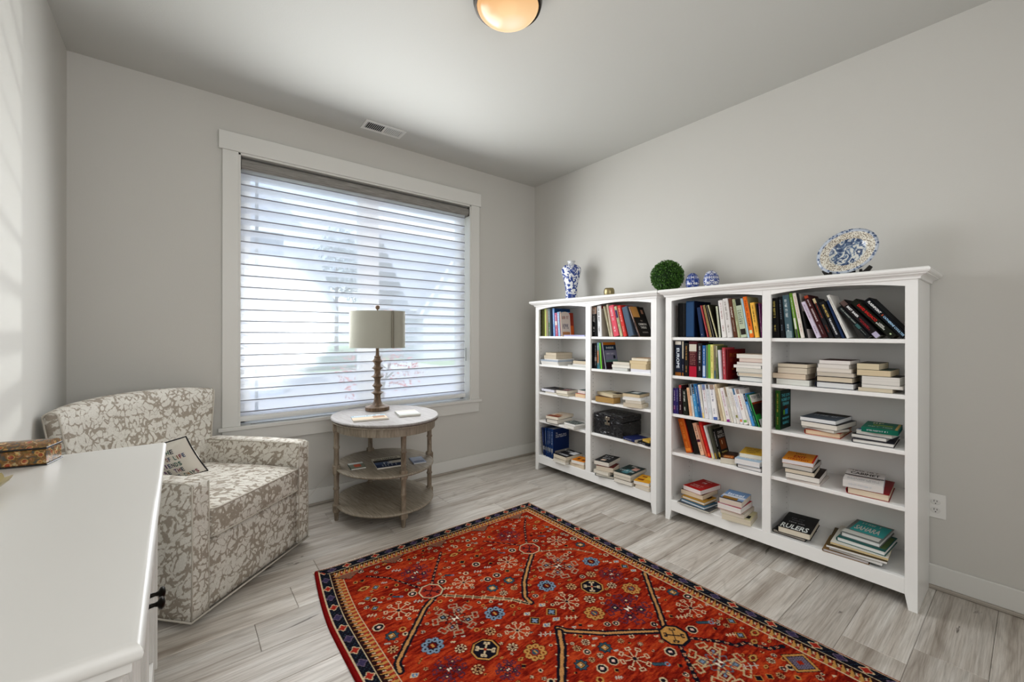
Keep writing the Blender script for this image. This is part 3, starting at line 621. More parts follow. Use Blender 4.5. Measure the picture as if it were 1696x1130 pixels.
('BL',3,-0.315,-2.0442,0.0159,0.2217,0.1463,11.28,'c8b494','a08868','~','beige book between white ones on near bookcase, middle left shelf',{}),
('BL',3,-0.315,-2.0624,0.0125,0.1984,0.131,11.81,'e8dfc2','','','thin cream book on near bookcase, middle left shelf',{}),
('BL',3,-0.315,-2.0768,0.0248,0.2016,0.1331,12.22,'e8e2e2','b06484','~','white book with magenta foot on near bookcase, middle left shelf',{'bands': [(0.93, 1, '902c80')]}),
('BL',3,-0.315,-2.1046,0.013,0.2118,0.1398,12.84,'dcd6c6','8090a0','~','white book with blue and gold top on near bookcase, middle left shelf',{'bands': [(0, 0.28, '8c7458')]}),
('BL',3,-0.315,-2.1196,0.0163,0.2116,0.1397,13.23,'e8e6e0','b0b0a8','~','plain white guidebook on near bookcase, middle left shelf',{}),
('BL',3,-0.315,-2.138,0.0155,0.204,0.1347,13.66,'e8e2da','80807c','~','white guidebook with olive emblem on near bookcase, middle left shelf',{'bands': [(0.76, 0.84, '8c8c30')]}),
('BL',3,-0.315,-2.1557,0.0172,0.2077,0.1371,14.08,'e8e8ee','7c88b0','~','white guidebook with orange emblem on near bookcase, middle left shelf',{'bands': [(0, 0.18, '3c6c8c'), (0.87, 0.94, 'e08040')]}),
('BL',3,-0.315,-2.1753,0.0247,0.2031,0.134,14.51,'eeeae6','b44444','ISTANBUL','white guidebook with red title and green emblem on near bookcase, middle left shelf',{'bands': [(0, 0.13, 'a08c84'), (0.87, 0.94, '78b858')], 'ts': 0.5}),
('BL',3,-0.315,-2.2043,0.0127,0.1835,0.1211,15.56,'e6e2dc','a0a098','~','shorter plain white book on near bookcase, middle left shelf',{}),
('BL',3,-0.315,-2.2198,0.0148,0.1847,0.1219,16.23,'4c94d4','f0f4f8','OREGON','light blue guidebook with black top on near bookcase, middle left shelf',{'bands': [(0, 0.25, '181a1c')], 'ts': 0.6}),
('BL',3,-0.315,-2.2376,0.0107,0.1831,0.1208,16.91,'1c5a4c','d0e0d8','~','dark teal green book on near bookcase, middle left shelf',{}),
('BL',3,-0.315,-2.2547,0.0061,0.1813,0.15,18.67,'2c8c40','','','green guidebook with front cover showing on near bookcase, middle left shelf',{'cc': '2e1c16', 'cover': [('rect', 'd8d4cc', 0, 0, 1, 0.24), ('text', 'TOP', '6c7470', 0.12, 0.05, 0.12), ('text', '10', '4c6c68', 0.6, 0.03, 0.17), ('rect', '8c3418', 0, 0.24, 1, 0.3), ('rect', '2c8c3c', 0.0, 0.62, 0.4, 0.8), ('rect', 'd4d8d4', 0.1, 0.78, 1, 1), ('text', '~', '202820', 0.3, 0.84, 0.14)]}),
('BL',4,-0.2745,-1.8001,0.0429,0.22,0.1452,15.67,'c85c18','e89040','~','tall orange book on near bookcase, fourth left shelf',{'bands': [(0.87, 0.95, 'e88830')], 'cc': '8a1814'}),
('BL',4,-0.2624,-1.8468,0.0366,0.2219,0.1464,16.16,'17120f','','','plain black brown book on near bookcase, fourth left shelf',{}),
('BL',4,-0.2537,-1.8852,0.0292,0.2035,0.1343,16.18,'e6b696','5c2c2c','~','salmon pink book with plum band on near bookcase, fourth left shelf',{'bands': [(0.52, 0.6, '4c1838')]}),
('BL',4,-0.2597,-1.9232,0.0131,0.1996,0.1317,17.27,'c87050','f0d0b0','~','thin rust coloured book on near bookcase, fourth left shelf',{}),
('BL',4,-0.2686,-1.9429,0.0199,0.2229,0.1471,16.66,'c21a1a','e87048','~','bright red book on near bookcase, fourth left shelf',{'bands': [(0.88, 0.96, 'e06030')]}),
('BL',4,-0.2724,-1.9709,0.0127,0.2037,0.1344,16.49,'d8d6d2','a0a0a0','~','white grey book with yellow foot on near bookcase, fourth left shelf',{'bands': [(0.82, 1, 'e0d084')]}),
('BL',4,-0.2613,-1.9845,0.0138,0.1976,0.1304,14.53,'4c4c40','','','grey green book with gold foot on near bookcase, fourth left shelf',{'bands': [(0.82, 1, 'a88838')]}),
('BL',4,-0.2395,-1.999,0.0176,0.184,0.11,14.57,'0f0e0e','e0e0e0','~','black novel with candle picture cover on near bookcase, fourth left shelf',{'bands': [(0.78, 0.95, 'b8a040')], 'cc': '0f0c0a', 'cover': [('text', 'DAVID', 'a8a4a0', 0.2, 0.1, 0.13), ('text', 'BALDACCI', 'a8a4a0', 0.1, 0.22, 0.14), ('rect', '6a3418', 0.15, 0.36, 0.85, 0.72), ('rect', 'e8c090', 0.4, 0.42, 0.46, 0.55), ('text', 'TOTAL', 'c0b068', 0.12, 0.78, 0.16)]}),
('BR',3,-0.3015,-2.3322,0.0236,0.2153,0.16,0.0,'24501c','b0a040','~','green book with teal lettering on dark cover on near bookcase, middle right shelf',{'cc': '0a2018', 'bands': [], 'cover': [('text', 'THE LION', '5cb8c0', 0.12, 0.1, 0.11), ('text', 'WOMEN OF', '5cb8c0', 0.1, 0.21, 0.11), ('text', 'TEHRAN', '5cb8c0', 0.2, 0.32, 0.11), ('rect', '2c7cb0', 0.45, 0.5, 0.7, 0.64), ('rect', '5c9c30', 0.28, 0.52, 0.42, 0.64), ('rect', '401c14', 0.35, 0.42, 0.6, 0.5), ('text', 'MARJAN', '5cb8c0', 0.2, 0.7, 0.1), ('text', 'KAMALI', '5cb8c0', 0.22, 0.81, 0.1)]}),
]
FLAT=[
(-0.22,-0.8406,1.2075,0.2299,0.18,0.0124,0,'a8a8cc','c8d0e0','thin lavender book lying flat on far bookcase, top left shelf',{'sp': 'f'}),
(-0.247,-0.5651,0.9555,0.2151,0.15,0.0119,0,'dcdcd8','e6e3dc','bottom white booklet of the tall stack on far bookcase, second left shelf',{}),
(-0.2323,-0.555,0.9676,0.2134,0.1794,0.0179,0,'d8d8dc','e6e3dc','white magazine second in the tall stack on far bookcase, second left shelf',{}),
(-0.227,-0.5539,0.9857,0.2205,0.1901,0.0143,0,'7c8c9c','aeb8c4','blue grey magazine of the tall stack on far bookcase, second left shelf',{'mag': 1}),
(-0.222,-0.5812,1.0003,0.1744,0.2,0.0078,0,'f0f0f0','e6e3dc','thin white pamphlet under two paperbacks on far bookcase, second left shelf',{}),
(-0.222,-0.5663,1.0082,0.1536,0.2,0.03,0,'a89880','cfc2ac','thick cream paperback second from top on far bookcase, second left shelf',{}),
(-0.222,-0.5784,1.0384,0.1327,0.2,0.0252,0,'9a8c78','cfc2ac','topmost cream paperback of tall stack on far bookcase, second left shelf',{}),
(-0.235,-0.8737,0.9555,0.2122,0.15,0.0145,0,'b0b0ac','c8c8c4','bottom grey book of the low stack on far bookcase, second left shelf',{}),
(-0.235,-0.9026,0.9702,0.1543,0.15,0.0111,0,'e8e8e8','e6e3dc','thin white book in the low stack on far bookcase, second left shelf',{}),
(-0.235,-0.9042,0.9815,0.1511,0.15,0.0267,0,'2c3038','d4c6ae','dark covered cream paged book topping low stack on far bookcase, second left shelf',{}),
(-0.23,-1.2965,0.9555,0.1356,0.15,0.0211,0,'2a2a2a','d0d0ca','bottom grey paged book of short stack on far bookcase, second right shelf',{}),
(-0.23,-1.3032,0.9768,0.1603,0.15,0.021,0,'d8d4c8','e4e0d4','middle white paperback of short stack on far bookcase, second right shelf',{}),
(-0.23,-1.308,0.998,0.1474,0.15,0.0228,0,'7c8070','ddd6c6','topmost paperback of short stack on far bookcase, second right shelf',{}),
(-0.22,-1.4805,0.9555,0.1627,0.19,0.0222,0,'f0f0f4','e8e8ee','white magazines under the cream paperbacks on far bookcase, second right shelf',{'mag': 1}),
(-0.24,-1.4623,0.9779,0.1262,0.15,0.0379,0,'b8a078','dcc8a0','thick tan paperback in the right stack on far bookcase, second right shelf',{}),
(-0.24,-1.4623,1.016,0.1421,0.15,0.021,0,'c8b48c','dcc8a0','second tan paperback from the top on far bookcase, second right shelf',{}),
(-0.24,-1.4742,1.0372,0.1343,0.15,0.019,0,'b89878','e6dcc4','topmost cream paperback of right stack on far bookcase, second right shelf',{}),
(-0.2922,-0.5788,0.7045,0.1508,0.0578,0.0115,1.8,'c8c0b0','d8d2c4','bottom cream book under black glossy book on far bookcase, middle left shelf',{}),
(-0.2346,-0.534,0.7162,0.1741,0.1586,0.0239,3.3,'18181a','e6e6ee','black glossy paperback with white pages on far bookcase, middle left shelf',{'top': [('text', '~', 'c8c8c8', 0.1, 0.75, 0.15), ('rect', 'c09030', 0.6, 0.2, 0.68, 0.26)]}),
(-0.291,-0.7303,0.7045,0.1325,0.0853,0.0154,-0.8,'c0b8a4','d4ccb8','lower cream paperback in the middle on far bookcase, middle left shelf',{}),
(-0.2503,-0.7018,0.7201,0.1207,0.1446,0.0266,-6.0,'3a3634','ece4d4','dark paperback with dusty pink patch on far bookcase, middle left shelf',{'top': [('rect', '8a6460', 0.4, 0.3, 0.9, 0.9), ('text', '~', 'c8c8c8', 0.05, 0.3, 0.2)]}),
(-0.219,-0.8747,0.7045,0.1084,0.11,0.0274,0.6,'b03030','dcc09a','tan paged book with red cover edge on far bookcase, middle left shelf',{}),
(-0.1934,-0.8788,0.7321,0.0881,0.12,0.0267,7.3,'3a5450','e6dcd4','white paged book with teal cover on far bookcase, middle left shelf',{}),
(-0.2894,-1.1736,0.7045,0.1696,0.0855,0.0428,-2.3,'4a2c1c','b08c54','old brown paged book at stack bottom on far bookcase, middle right shelf',{}),
(-0.226,-1.1632,0.7475,0.2068,0.1307,0.0233,16.8,'c4b898','d0c0a0','cream book with dark cover patch on far bookcase, middle right shelf',{'top': [('rect', '2c2018', 0.55, 0.1, 0.95, 0.6)]}),
(-0.2938,-1.4284,0.7045,0.1421,0.1065,0.0285,-9.6,'b8ac98','d2c6b0','bottom cream paperback of four on far bookcase, middle right shelf',{}),
(-0.3016,-1.428,0.7332,0.116,0.0845,0.0212,-17.7,'c8c0b0','ddd4c4','second cream paperback of four on far bookcase, middle right shelf',{}),
(-0.2769,-1.4095,0.7545,0.135,0.1267,0.0179,-13.5,'f0f0f0','eceae6','bright white paperback of four on far bookcase, middle right shelf',{}),
(-0.2461,-1.3981,0.7726,0.1351,0.1467,0.024,-6.3,'3c4644','c8b494','top paperback with dark patterned cover on far bookcase, middle right shelf',{'top': [('rect', 'c8ccc8', 0.3, 0.25, 0.7, 0.7), ('text', '~', 'c0c8c4', 0.3, 0.1, 0.15)]}),
(-0.24,-0.5996,0.4515,0.1323,0.2108,0.0368,-5.9,'5a5450','e4dcd0','white hardback with dark rounded spine on far bookcase, fourth left shelf',{'hard': 1, 'sp': 'l'}),
(-0.2276,-0.5951,0.4885,0.1336,0.229,0.0238,-7.9,'cabaa6','e8dcc8','book with brown and peach cover on far bookcase, fourth left shelf',{'top': [('rect', '7a3c28', 0.0, 0.72, 1, 1), ('rect', 'a8744c', 0.3, 0.5, 0.8, 0.7), ('text', '~', 'f0e0d0', 0.3, 0.3, 0.18)]}),
(-0.2882,-0.8307,0.4515,0.118,0.1369,0.0225,2.8,'d8d4cc','e6e2da','plain white paperback below patterned one on far bookcase, fourth left shelf',{}),
(-0.2974,-0.8361,0.4742,0.1373,0.1106,0.018,5.3,'2c3430','e8e6e0','paperback with black and white speckled cover on far bookcase, fourth left shelf',{'top': [('text', '~', 'd0d8d4', 0.05, 0.15, 0.22), ('text', '~', 'd0d8d4', 0.1, 0.45, 0.22), ('text', '~', 'd0d8d4', 0.05, 0.75, 0.22)]}),
(-0.2702,-1.4043,0.4515,0.1109,0.12,0.0074,2.8,'c8bca0','d8ccb0','thin cream book beside black box on far bookcase, fourth right shelf',{}),
(-0.2685,-1.4128,0.4591,0.1113,0.1393,0.0186,9.8,'1c2450','c8c0b0','small navy book on cream book on far bookcase, fourth right shelf',{'sp': 'f'}),
(-0.2805,-1.5142,0.4515,0.1258,0.09,0.0181,12.2,'15171c','22242a','small black book by right side on far bookcase, fourth right shelf',{'sp': 'f'}),
(-0.2634,-1.5327,0.4698,0.0677,0.09,0.0159,14.7,'c8a040','c8a858','small gold edged book on far bookcase, fourth right shelf',{'sp': 'f'}),
(-0.2808,-0.7151,0.137,0.1517,0.1552,0.0173,1.2,'d8d4c8','e8e4da','thin white book at stack bottom on far bookcase, bottom left shelf',{}),
(-0.2669,-0.7165,0.1545,0.149,0.17,0.0179,4.3,'c8c0b0','ddd4c2','cream book second in stack on far bookcase, bottom left shelf',{}),
(-0.2568,-0.7242,0.1726,0.1503,0.1998,0.0301,1.7,'1c1c1e','ddd2bc','paperback with bold black and white cover on far bookcase, bottom left shelf',{'top': [('text', '~', 'e0e0e0', 0.1, 0.15, 0.3), ('rect', 'd8d8d8', 0.55, 0.1, 0.95, 0.5), ('text', '~', 'c8c8c8', 0.1, 0.7, 0.25)]}),
(-0.2579,-0.8833,0.137,0.1541,0.13,0.0286,0.4,'b8a890','dccdb4','cream book under orange one on far bookcase, bottom left shelf',{}),
(-0.2638,-0.8878,0.1658,0.1238,0.13,0.0265,-7.8,'d07818','ece8de','book with orange floral cover on far bookcase, bottom left shelf',{'top': [('rect', '5a3010', 0.2, 0.4, 0.4, 0.7), ('rect', '6a3418', 0.6, 0.5, 0.85, 0.75), ('rect', 'e0a040', 0.4, 0.2, 0.6, 0.4)]}),
(-0.2814,-1.1692,0.137,0.1541,0.1254,0.0214,-12.1,'3a4448','e2ded2','dark edged hardback at stack bottom on far bookcase, bottom right shelf',{'hard': 1, 'sp': 'l'}),
(-0.28,-1.1551,0.1586,0.1334,0.15,0.0236,-3.7,'c8c0b0','ddd6c8','white paperback third from top on far bookcase, bottom right shelf',{}),
(-0.2749,-1.1619,0.1824,0.1372,0.1334,0.0358,-18.0,'5a1c18','d8ccb8','thick cream paperback with red cover on far bookcase, bottom right shelf',{}),
(-0.2387,-1.1297,0.2184,0.125,0.1982,0.0317,-11.6,'1c1e20','e4ddd0','topmost paperback with white lettering on black on far bookcase, bottom right shelf',{'top': [('text', '~', 'd8dce0', 0.15, 0.15, 0.26), ('text', '~', 'e8ecf0', 0.2, 0.42, 0.2), ('rect', 'c8b09c', 0.3, 0.65, 0.6, 0.85)]}),
(-0.2606,-1.3487,0.137,0.1498,0.17,0.0275,-3.9,'6a6258','e4ded2','white paperback at middle stack bottom on far bookcase, bottom right shelf',{}),
(-0.2357,-1.3321,0.1647,0.1408,0.2026,0.0226,-4.9,'c4bcac','dcd4c4','cream paperback second in middle stack on far bookcase, bottom right shelf',{}),
(-0.2259,-1.3317,0.1875,0.1418,0.2256,0.0226,-5.1,'20302f','e0d8c8','paperback with teal swirl and pink face cover on far bookcase, bottom right shelf',{'top': [('rect', '4a7c84', 0.35, 0.5, 0.7, 0.9), ('rect', 'c89888', 0.55, 0.2, 0.85, 0.5), ('text', '~', 'c0d0d0', 0.1, 0.6, 0.2), ('text', '~', 'c8c0b8', 0.3, 0.08, 0.2)]}),
(-0.2588,-1.5083,0.137,0.1094,0.15,0.0266,0.4,'c8bca8','ddd2c0','cream paperback below the golden one on far bookcase, bottom right shelf',{}),
(-0.251,-1.4813,0.1638,0.1117,0.16,0.0249,-12.6,'d8981c','ece6dc','book with golden orange cover on far bookcase, bottom right shelf',{'top': [('rect', '7a3a10', 0.1, 0.6, 0.5, 0.8), ('rect', 'e8c040', 0.5, 0.2, 0.9, 0.6), ('rect', '8a5018', 0.2, 0.2, 0.5, 0.35)]}),
(-0.24,-2.2093,0.9555,0.1333,0.15,0.0287,0,'2a3438','e2e4e0','white paged hardback at stack bottom on near bookcase, second left shelf',{'hard': 1, 'sp': 'l'}),
(-0.24,-2.2062,0.9844,0.1396,0.15,0.0235,0,'c8ccc8','d8cab4','tan paged book second from bottom on near bookcase, second left shelf',{'hard': 1, 'sp': 'l'}),
(-0.24,-2.2037,1.0081,0.1445,0.15,0.0251,0,'3c4c44','ddd8cc','thick cream book third from bottom on near bookcase, second left shelf',{}),
(-0.24,-2.1915,1.0334,0.1496,0.15,0.0162,0,'eceae6','ece8e0','white paperback jutting left on near bookcase, second left shelf',{}),
(-0.24,-2.2054,1.0498,0.1411,0.15,0.0175,0,'4a3030','e4e0d8','white paged book above jutting one on near bookcase, second left shelf',{}),
(-0.24,-2.2121,1.0675,0.1277,0.15,0.0206,0,'9a3c2c','e0d0c4','book with terracotta cover second from top on near bookcase, second left shelf',{}),
(-0.24,-2.2049,1.0883,0.1423,0.15,0.0251,0,'c8b8a4','e8e4da','topmost white paperback of seven on near bookcase, second left shelf',{}),
(-0.2228,-2.0536,0.4515,0.0852,0.17,0.0348,-19.8,'3a2418','e2dac8','paperback with dark orange food cover on near bookcase, fourth left shelf',{'top': [('rect', 'b8642c', 0.2, 0.6, 0.8, 0.95), ('text', '~', 'e8c890', 0.15, 0.75, 0.16), ('rect', '584840', 0.4, 0.1, 0.7, 0.3)]}),
(-0.2313,-2.2047,0.4515,0.1336,0.18,0.0242,1.1,'504c4c','e6e4e2','white hardback with dark spine line on near bookcase, fourth left shelf',{'hard': 1, 'sp': 'l'}),
(-0.2431,-2.1898,0.4759,0.13,0.17,0.0306,-4.4,'a4bcd0','e8e6e4','white paged book with sky blue cover on near bookcase, fourth left shelf',{'top': [('text', '~', 'e8e8f0', 0.2, 0.7, 0.14)]}),
(-0.1928,-2.1777,0.5067,0.1136,0.17,0.0239,-11.2,'c49a2c','e8e2d2','book with mustard yellow cover on near bookcase, fourth left shelf',{'top': [('text', '~', '5a3c18', 0.15, 0.2, 0.12), ('text', '~', '5a3c18', 0.2, 0.45, 0.14), ('text', '~', '5a3c18', 0.25, 0.7, 0.14)]}),
(-0.2938,-1.8862,0.137,0.2125,0.1088,0.0085,1.6,'505050','d8d4c8','grey magazine at stack bottom on near bookcase, bottom left shelf',{'mag': 1}),
(-0.2645,-1.8819,0.1457,0.17,0.1364,0.0153,7.6,'3c6078','dfe2e4','hardback with blue cover edge on near bookcase, bottom left shelf',{'hard': 1, 'sp': 'l'}),
(-0.2402,-1.8703,0.1612,0.1566,0.1413,0.0182,4.0,'a87c28','e6dccc','book with gold and black cover on near bookcase, bottom left shelf',{'hard': 1, 'sp': 'l', 'top': [('rect', '3c2410', 0.6, 0.1, 0.9, 0.5)]}),
(-0.1913,-1.848,0.1797,0.1475,0.1899,0.0305,1.6,'5a4a3c','dccab0','thick cream paperback below red one on near bookcase, bottom left shelf',{}),
(-0.1819,-1.8599,0.2104,0.1263,0.2125,0.0277,7.4,'b01414','e8dcd8','paperback with red cover and white lettering on near bookcase, bottom left shelf',{'top': [('text', '~', 'f0d8d0', 0.3, 0.06, 0.14), ('text', '~', 'f4e4e0', 0.35, 0.25, 0.2), ('text', '~', 'e8c0b8', 0.2, 0.62, 0.12), ('text', '~', 'e8c0b8', 0.2, 0.76, 0.12)]}),
(-0.2707,-2.1335,0.137,0.1536,0.1534,0.0328,-8.7,'ccc49c','ddd2bc','cream book with black cover patch on near bookcase, bottom left shelf',{'top': [('rect', '1c1810', 0.7, 0.55, 0.92, 0.85)]}),
(-0.2626,-2.1178,0.17,0.1278,0.1729,0.0244,-4.5,'b8b0a0','ddd2c2','cream book third from top on near bookcase, bottom left shelf',{}),
(-0.2705,-2.1063,0.1946,0.1298,0.1707,0.0322,-2.2,'a82028','e6e0da','white paged book with red cover on near bookcase, bottom left shelf',{}),
(-0.2582,-2.1036,0.2269,0.122,0.1789,0.0317,-6.4,'7090b8','ddd0c0','book with desert and blue sky cover on near bookcase, bottom left shelf',{'top': [('text', 'Israel', 'e8ecf0', 0.15, 0.3, 0.28), ('rect', 'c8ccd4', 0, 0.55, 1, 0.75), ('rect', '8c6428', 0.1, 0.72, 0.75, 0.92), ('rect', '4c3820', 0, 0.92, 1, 1)]}),
(-0.225,-2.4142,0.9555,0.1545,0.15,0.0316,0,'2c2420','dcdcd4','bottom grey white book of left stack on near bookcase, second right shelf',{}),
(-0.225,-2.3966,0.9873,0.1575,0.15,0.0287,0,'5c3c28','dccbb4','tan paperback second from bottom of left stack on near bookcase, second right shelf',{}),
(-0.225,-2.4126,1.0162,0.1368,0.15,0.0331,0,'6c4c34','d8ccb8','thick cream paperback second from top of left stack on near bookcase, second right shelf',{}),
(-0.225,-2.4136,1.0495,0.1387,0.15,0.0212,0,'241a14','d4c8b2','topmost cream paperback of left stack on near bookcase, second right shelf',{}),
(-0.225,-2.5957,0.9555,0.1597,0.15,0.0312,0,'1c2030','e0e0de','white paged hardback at middle stack bottom on near bookcase, second right shelf',{'hard': 1, 'sp': 'l'}),
(-0.225,-2.5944,0.9869,0.1539,0.15,0.0283,0,'16120e','d8cab2','cream paged hardback second in middle stack on near bookcase, second right shelf',{'hard': 1, 'sp': 'l'}),
(-0.225,-2.5997,1.0153,0.1503,0.15,0.0215,0,'40444c','ccc2b2','grey cream book third in middle stack on near bookcase, second right shelf',{}),
(-0.225,-2.5944,1.037,0.1423,0.15,0.0201,0,'d0c8bc','e0d8cc','cream paperback fourth in middle stack on near bookcase, second right shelf',{}),
(-0.225,-2.5923,1.0573,0.1277,0.15,0.0201,0,'d4ccc4','e4ded6','cream paperback second from top of middle stack on near bookcase, second right shelf',{}),
(-0.2102,-2.5972,1.0776,0.1272,0.1795,0.0201,0,'3a1c18','e6e0da','topmost maroon covered paperback of middle stack on near bookcase, second right shelf',{}),
(-0.2,-2.754,0.9555,0.1259,0.2,0.0189,0,'2c241c','cfc2aa','bottom tan paperback of right stack on near bookcase, second right shelf',{}),
(-0.225,-2.7783,0.9746,0.1471,0.15,0.0154,0,'dcd8d0','e4e0d8','thin white paperback of right stack on near bookcase, second right shelf',{}),
(-0.225,-2.7733,0.9902,0.1369,0.15,0.0399,0,'1c1818','dedad2','thickest white paperback of right stack on near bookcase, second right shelf',{}),
(-0.2,-2.7481,1.0303,0.1232,0.2,0.0293,0,'283c30','d8c6a4','wide tan paperback of right stack on near bookcase, second right shelf',{}),
(-0.2,-2.7278,1.0598,0.0827,0.2,0.0298,0,'3a3428','d6c8a8','topmost worn tan paperback of right stack on near bookcase, second right shelf',{}),
(-0.1629,-2.5386,0.7045,0.1539,0.2529,0.0267,-1.8,'a03c28','e0c4a4','cream paged hardback with rust cover edge on near bookcase, middle right shelf',{'hard': 1, 'sp': 'l'}),
(-0.2287,-2.5417,0.7314,0.1584,0.1239,0.0143,17.0,'5c5850','d4ccc0','grey paperback second from bottom on near bookcase, middle right shelf',{}),
(-0.1821,-2.5448,0.7459,0.159,0.2421,0.0258,6.0,'1c1c1c','e2dcd0','thick cream paperback below the slate one on near bookcase, middle right shelf',{}),
(-0.172,-2.5301,0.7719,0.1569,0.2304,0.0196,3.7,'45505c','e8e8e6','paperback with slate blue cover on near bookcase, middle right shelf',{'top': [('text', '~', 'c8ccd0', 0.15, 0.38, 0.2), ('rect', '2c2420', 0, 0, 1, 0.3)]}),
(-0.1885,-2.7377,0.7045,0.1542,0.233,0.0192,-3.9,'20232c','e6e2dc','white paged hardback with black cover on near bookcase, middle right shelf',{'hard': 1, 'sp': 'l'}),
(-0.2388,-2.728,0.7239,0.1299,0.0822,0.0165,2.2,'2c2c28','e4e0d8','white paperback second from bottom of right stack on near bookcase, middle right shelf',{}),
(-0.2133,-2.7479,0.7406,0.1347,0.1042,0.0197,5.6,'c0ccd8','e8e4da','white paperback with blue sky cover on near bookcase, middle right shelf',{'top': [('rect', '384878', 0, 0.5, 0.2, 0.8)]}),
(-0.1903,-2.7615,0.7605,0.1315,0.2011,0.0223,-4.1,'10604c','0c5854','teal green book with gold cover art on near bookcase, middle right shelf',{'sp': 'f', 'top': [('text', '~', 'd8d8b0', 0.2, 0.12, 0.3), ('rect', '88a030', 0.25, 0.45, 0.8, 0.55), ('text', '~', 'c8d0b0', 0.15, 0.7, 0.14), ('rect', 'b89858', 0.9, 0.05, 0.97, 0.95)]}),
(-0.2241,-2.4648,0.4515,0.1461,0.1952,0.0122,-2.9,'c8c0b8','ddd4cc','thin pale book at stack bottom on near bookcase, fourth right shelf',{}),
(-0.2198,-2.4558,0.4639,0.1478,0.2134,0.0276,-6.2,'1c1210','ece8e0','thick white paged book with dark cover on near bookcase, fourth right shelf',{}),
(-0.2324,-2.4421,0.4916,0.1283,0.1836,0.0215,-7.6,'161412','dfd2bc','cream paged book with black cover on near bookcase, fourth right shelf',{'top': [('text', '~', 'd0d0d0', 0.1, 0.88, 0.1)]}),
(-0.2168,-2.4347,0.5133,0.1318,0.2043,0.0235,-4.4,'3c3c34','ccc6be','grey paged book second from top on near bookcase, fourth right shelf',{}),
(-0.2182,-2.4267,0.537,0.1374,0.197,0.0217,-9.2,'dc8c1c','e6e0e2','paperback with orange cover and red lettering on near bookcase, fourth right shelf',{'top': [('text', '~', '6a5418', 0.3, 0.12, 0.2), ('text', 'EXIT', 'a81c14', 0.3, 0.4, 0.36), ('text', 'STRATEGY', 'a81c14', 0.15, 0.76, 0.2), ('rect', 'c02c20', 0.94, 0, 1, 1)]}),
(-0.1825,-2.7166,0.4515,0.1591,0.2546,0.033,-4.6,'8c1c20','e6d6bc','hardback with dark red cover on near bookcase, fourth right shelf',{'hard': 1, 'sp': 'l'}),
(-0.1984,-2.6956,0.4847,0.149,0.2329,0.0344,-7.8,'d8d4d0','e6e6ee','thick white book with black title lettering on near bookcase, fourth right shelf',{'sp': 'f', 'top': [('text', '~', '303030', 0.15, 0.06, 0.12), ('text', 'CABINET', '28201c', 0.12, 0.22, 0.26), ('rect', '241c1c', 0.0, 0.5, 1, 0.57), ('rect', '8c6c60', 0.1, 0.6, 0.9, 0.63), ('text', '~', '8c8c90', 0.1, 0.74, 0.07), ('text', '~', '8c8c90', 0.1, 0.83, 0.07)]}),
(-0.2065,-2.3959,0.137,0.1546,0.19,0.0187,-0.3,'2c2c2a','d4ccc0','thin dark edged hardback under black one on near bookcase, bottom right shelf',{'hard': 1, 'sp': 'l'}),
(-0.1941,-2.4109,0.1559,0.1528,0.2505,0.0343,-6.1,'0c0c0e','e4dac6','black hardback with large white title on near bookcase, bottom right shelf',{'hard': 1, 'sp': 'l', 'top': [('text', 'RULERS', 'e4e8e4', 0.1, 0.72, 0.36), ('text', '~', '6c6c70', 0.25, 0.3, 0.1), ('text', '~', '6c6c70', 0.3, 0.42, 0.1), ('text', '~', 'a8a8a8', 0.25, 0.56, 0.1)]}),
(-0.2266,-2.6377,0.137,0.1812,0.2,0.0159,-5.3,'7c5c34','d8d4d4','large bronze edged hardback at bottom on near bookcase, bottom right shelf',{'hard': 1, 'sp': 'l'}),
(-0.2263,-2.6829,0.1531,0.2014,0.1947,0.0156,-0.8,'2c3834','e4e4e0','white magazine with dark cover edge on near bookcase, bottom right shelf',{'mag': 1}),
(-0.2025,-2.6756,0.1689,0.2272,0.2645,0.0109,-6.0,'4a3c20','e8e6e2','white magazine with dark gold cover on near bookcase, bottom right shelf',{'mag': 1}),
(-0.1762,-2.685,0.18,0.2171,0.2693,0.0095,-4.0,'d6d2c6','e0c890','thin magazine with yellowish page edges on near bookcase, bottom right shelf',{'mag': 1}),
(-0.1753,-2.6996,0.1897,0.189,0.2193,0.0225,2.4,'1c5450','e6e6e2','white paged book with dark teal cover on near bookcase, bottom right shelf',{'hard': 1, 'sp': 'l', 'top': [('rect', '4c6038', 0.6, 0.1, 0.98, 0.9)]}),
(-0.139,-2.6957,0.2123,0.1544,0.2441,0.0219,2.9,'6c706c','e4e4e0','hardback with turquoise illustrated cover on near bookcase, bottom right shelf',{'hard': 1, 'sp': 'l', 'top': [('rect', '3ca09c', 0.12, 0.06, 0.97, 0.72), ('rect', 'c8c8c0', 0.02, 0.76, 0.95, 0.96), ('text', 'SAHARA', 'd8d4cc', 0.18, 0.34, 0.36), ('text', '~', 'c8c8c0', 0.25, 0.12, 0.14)]}),
]

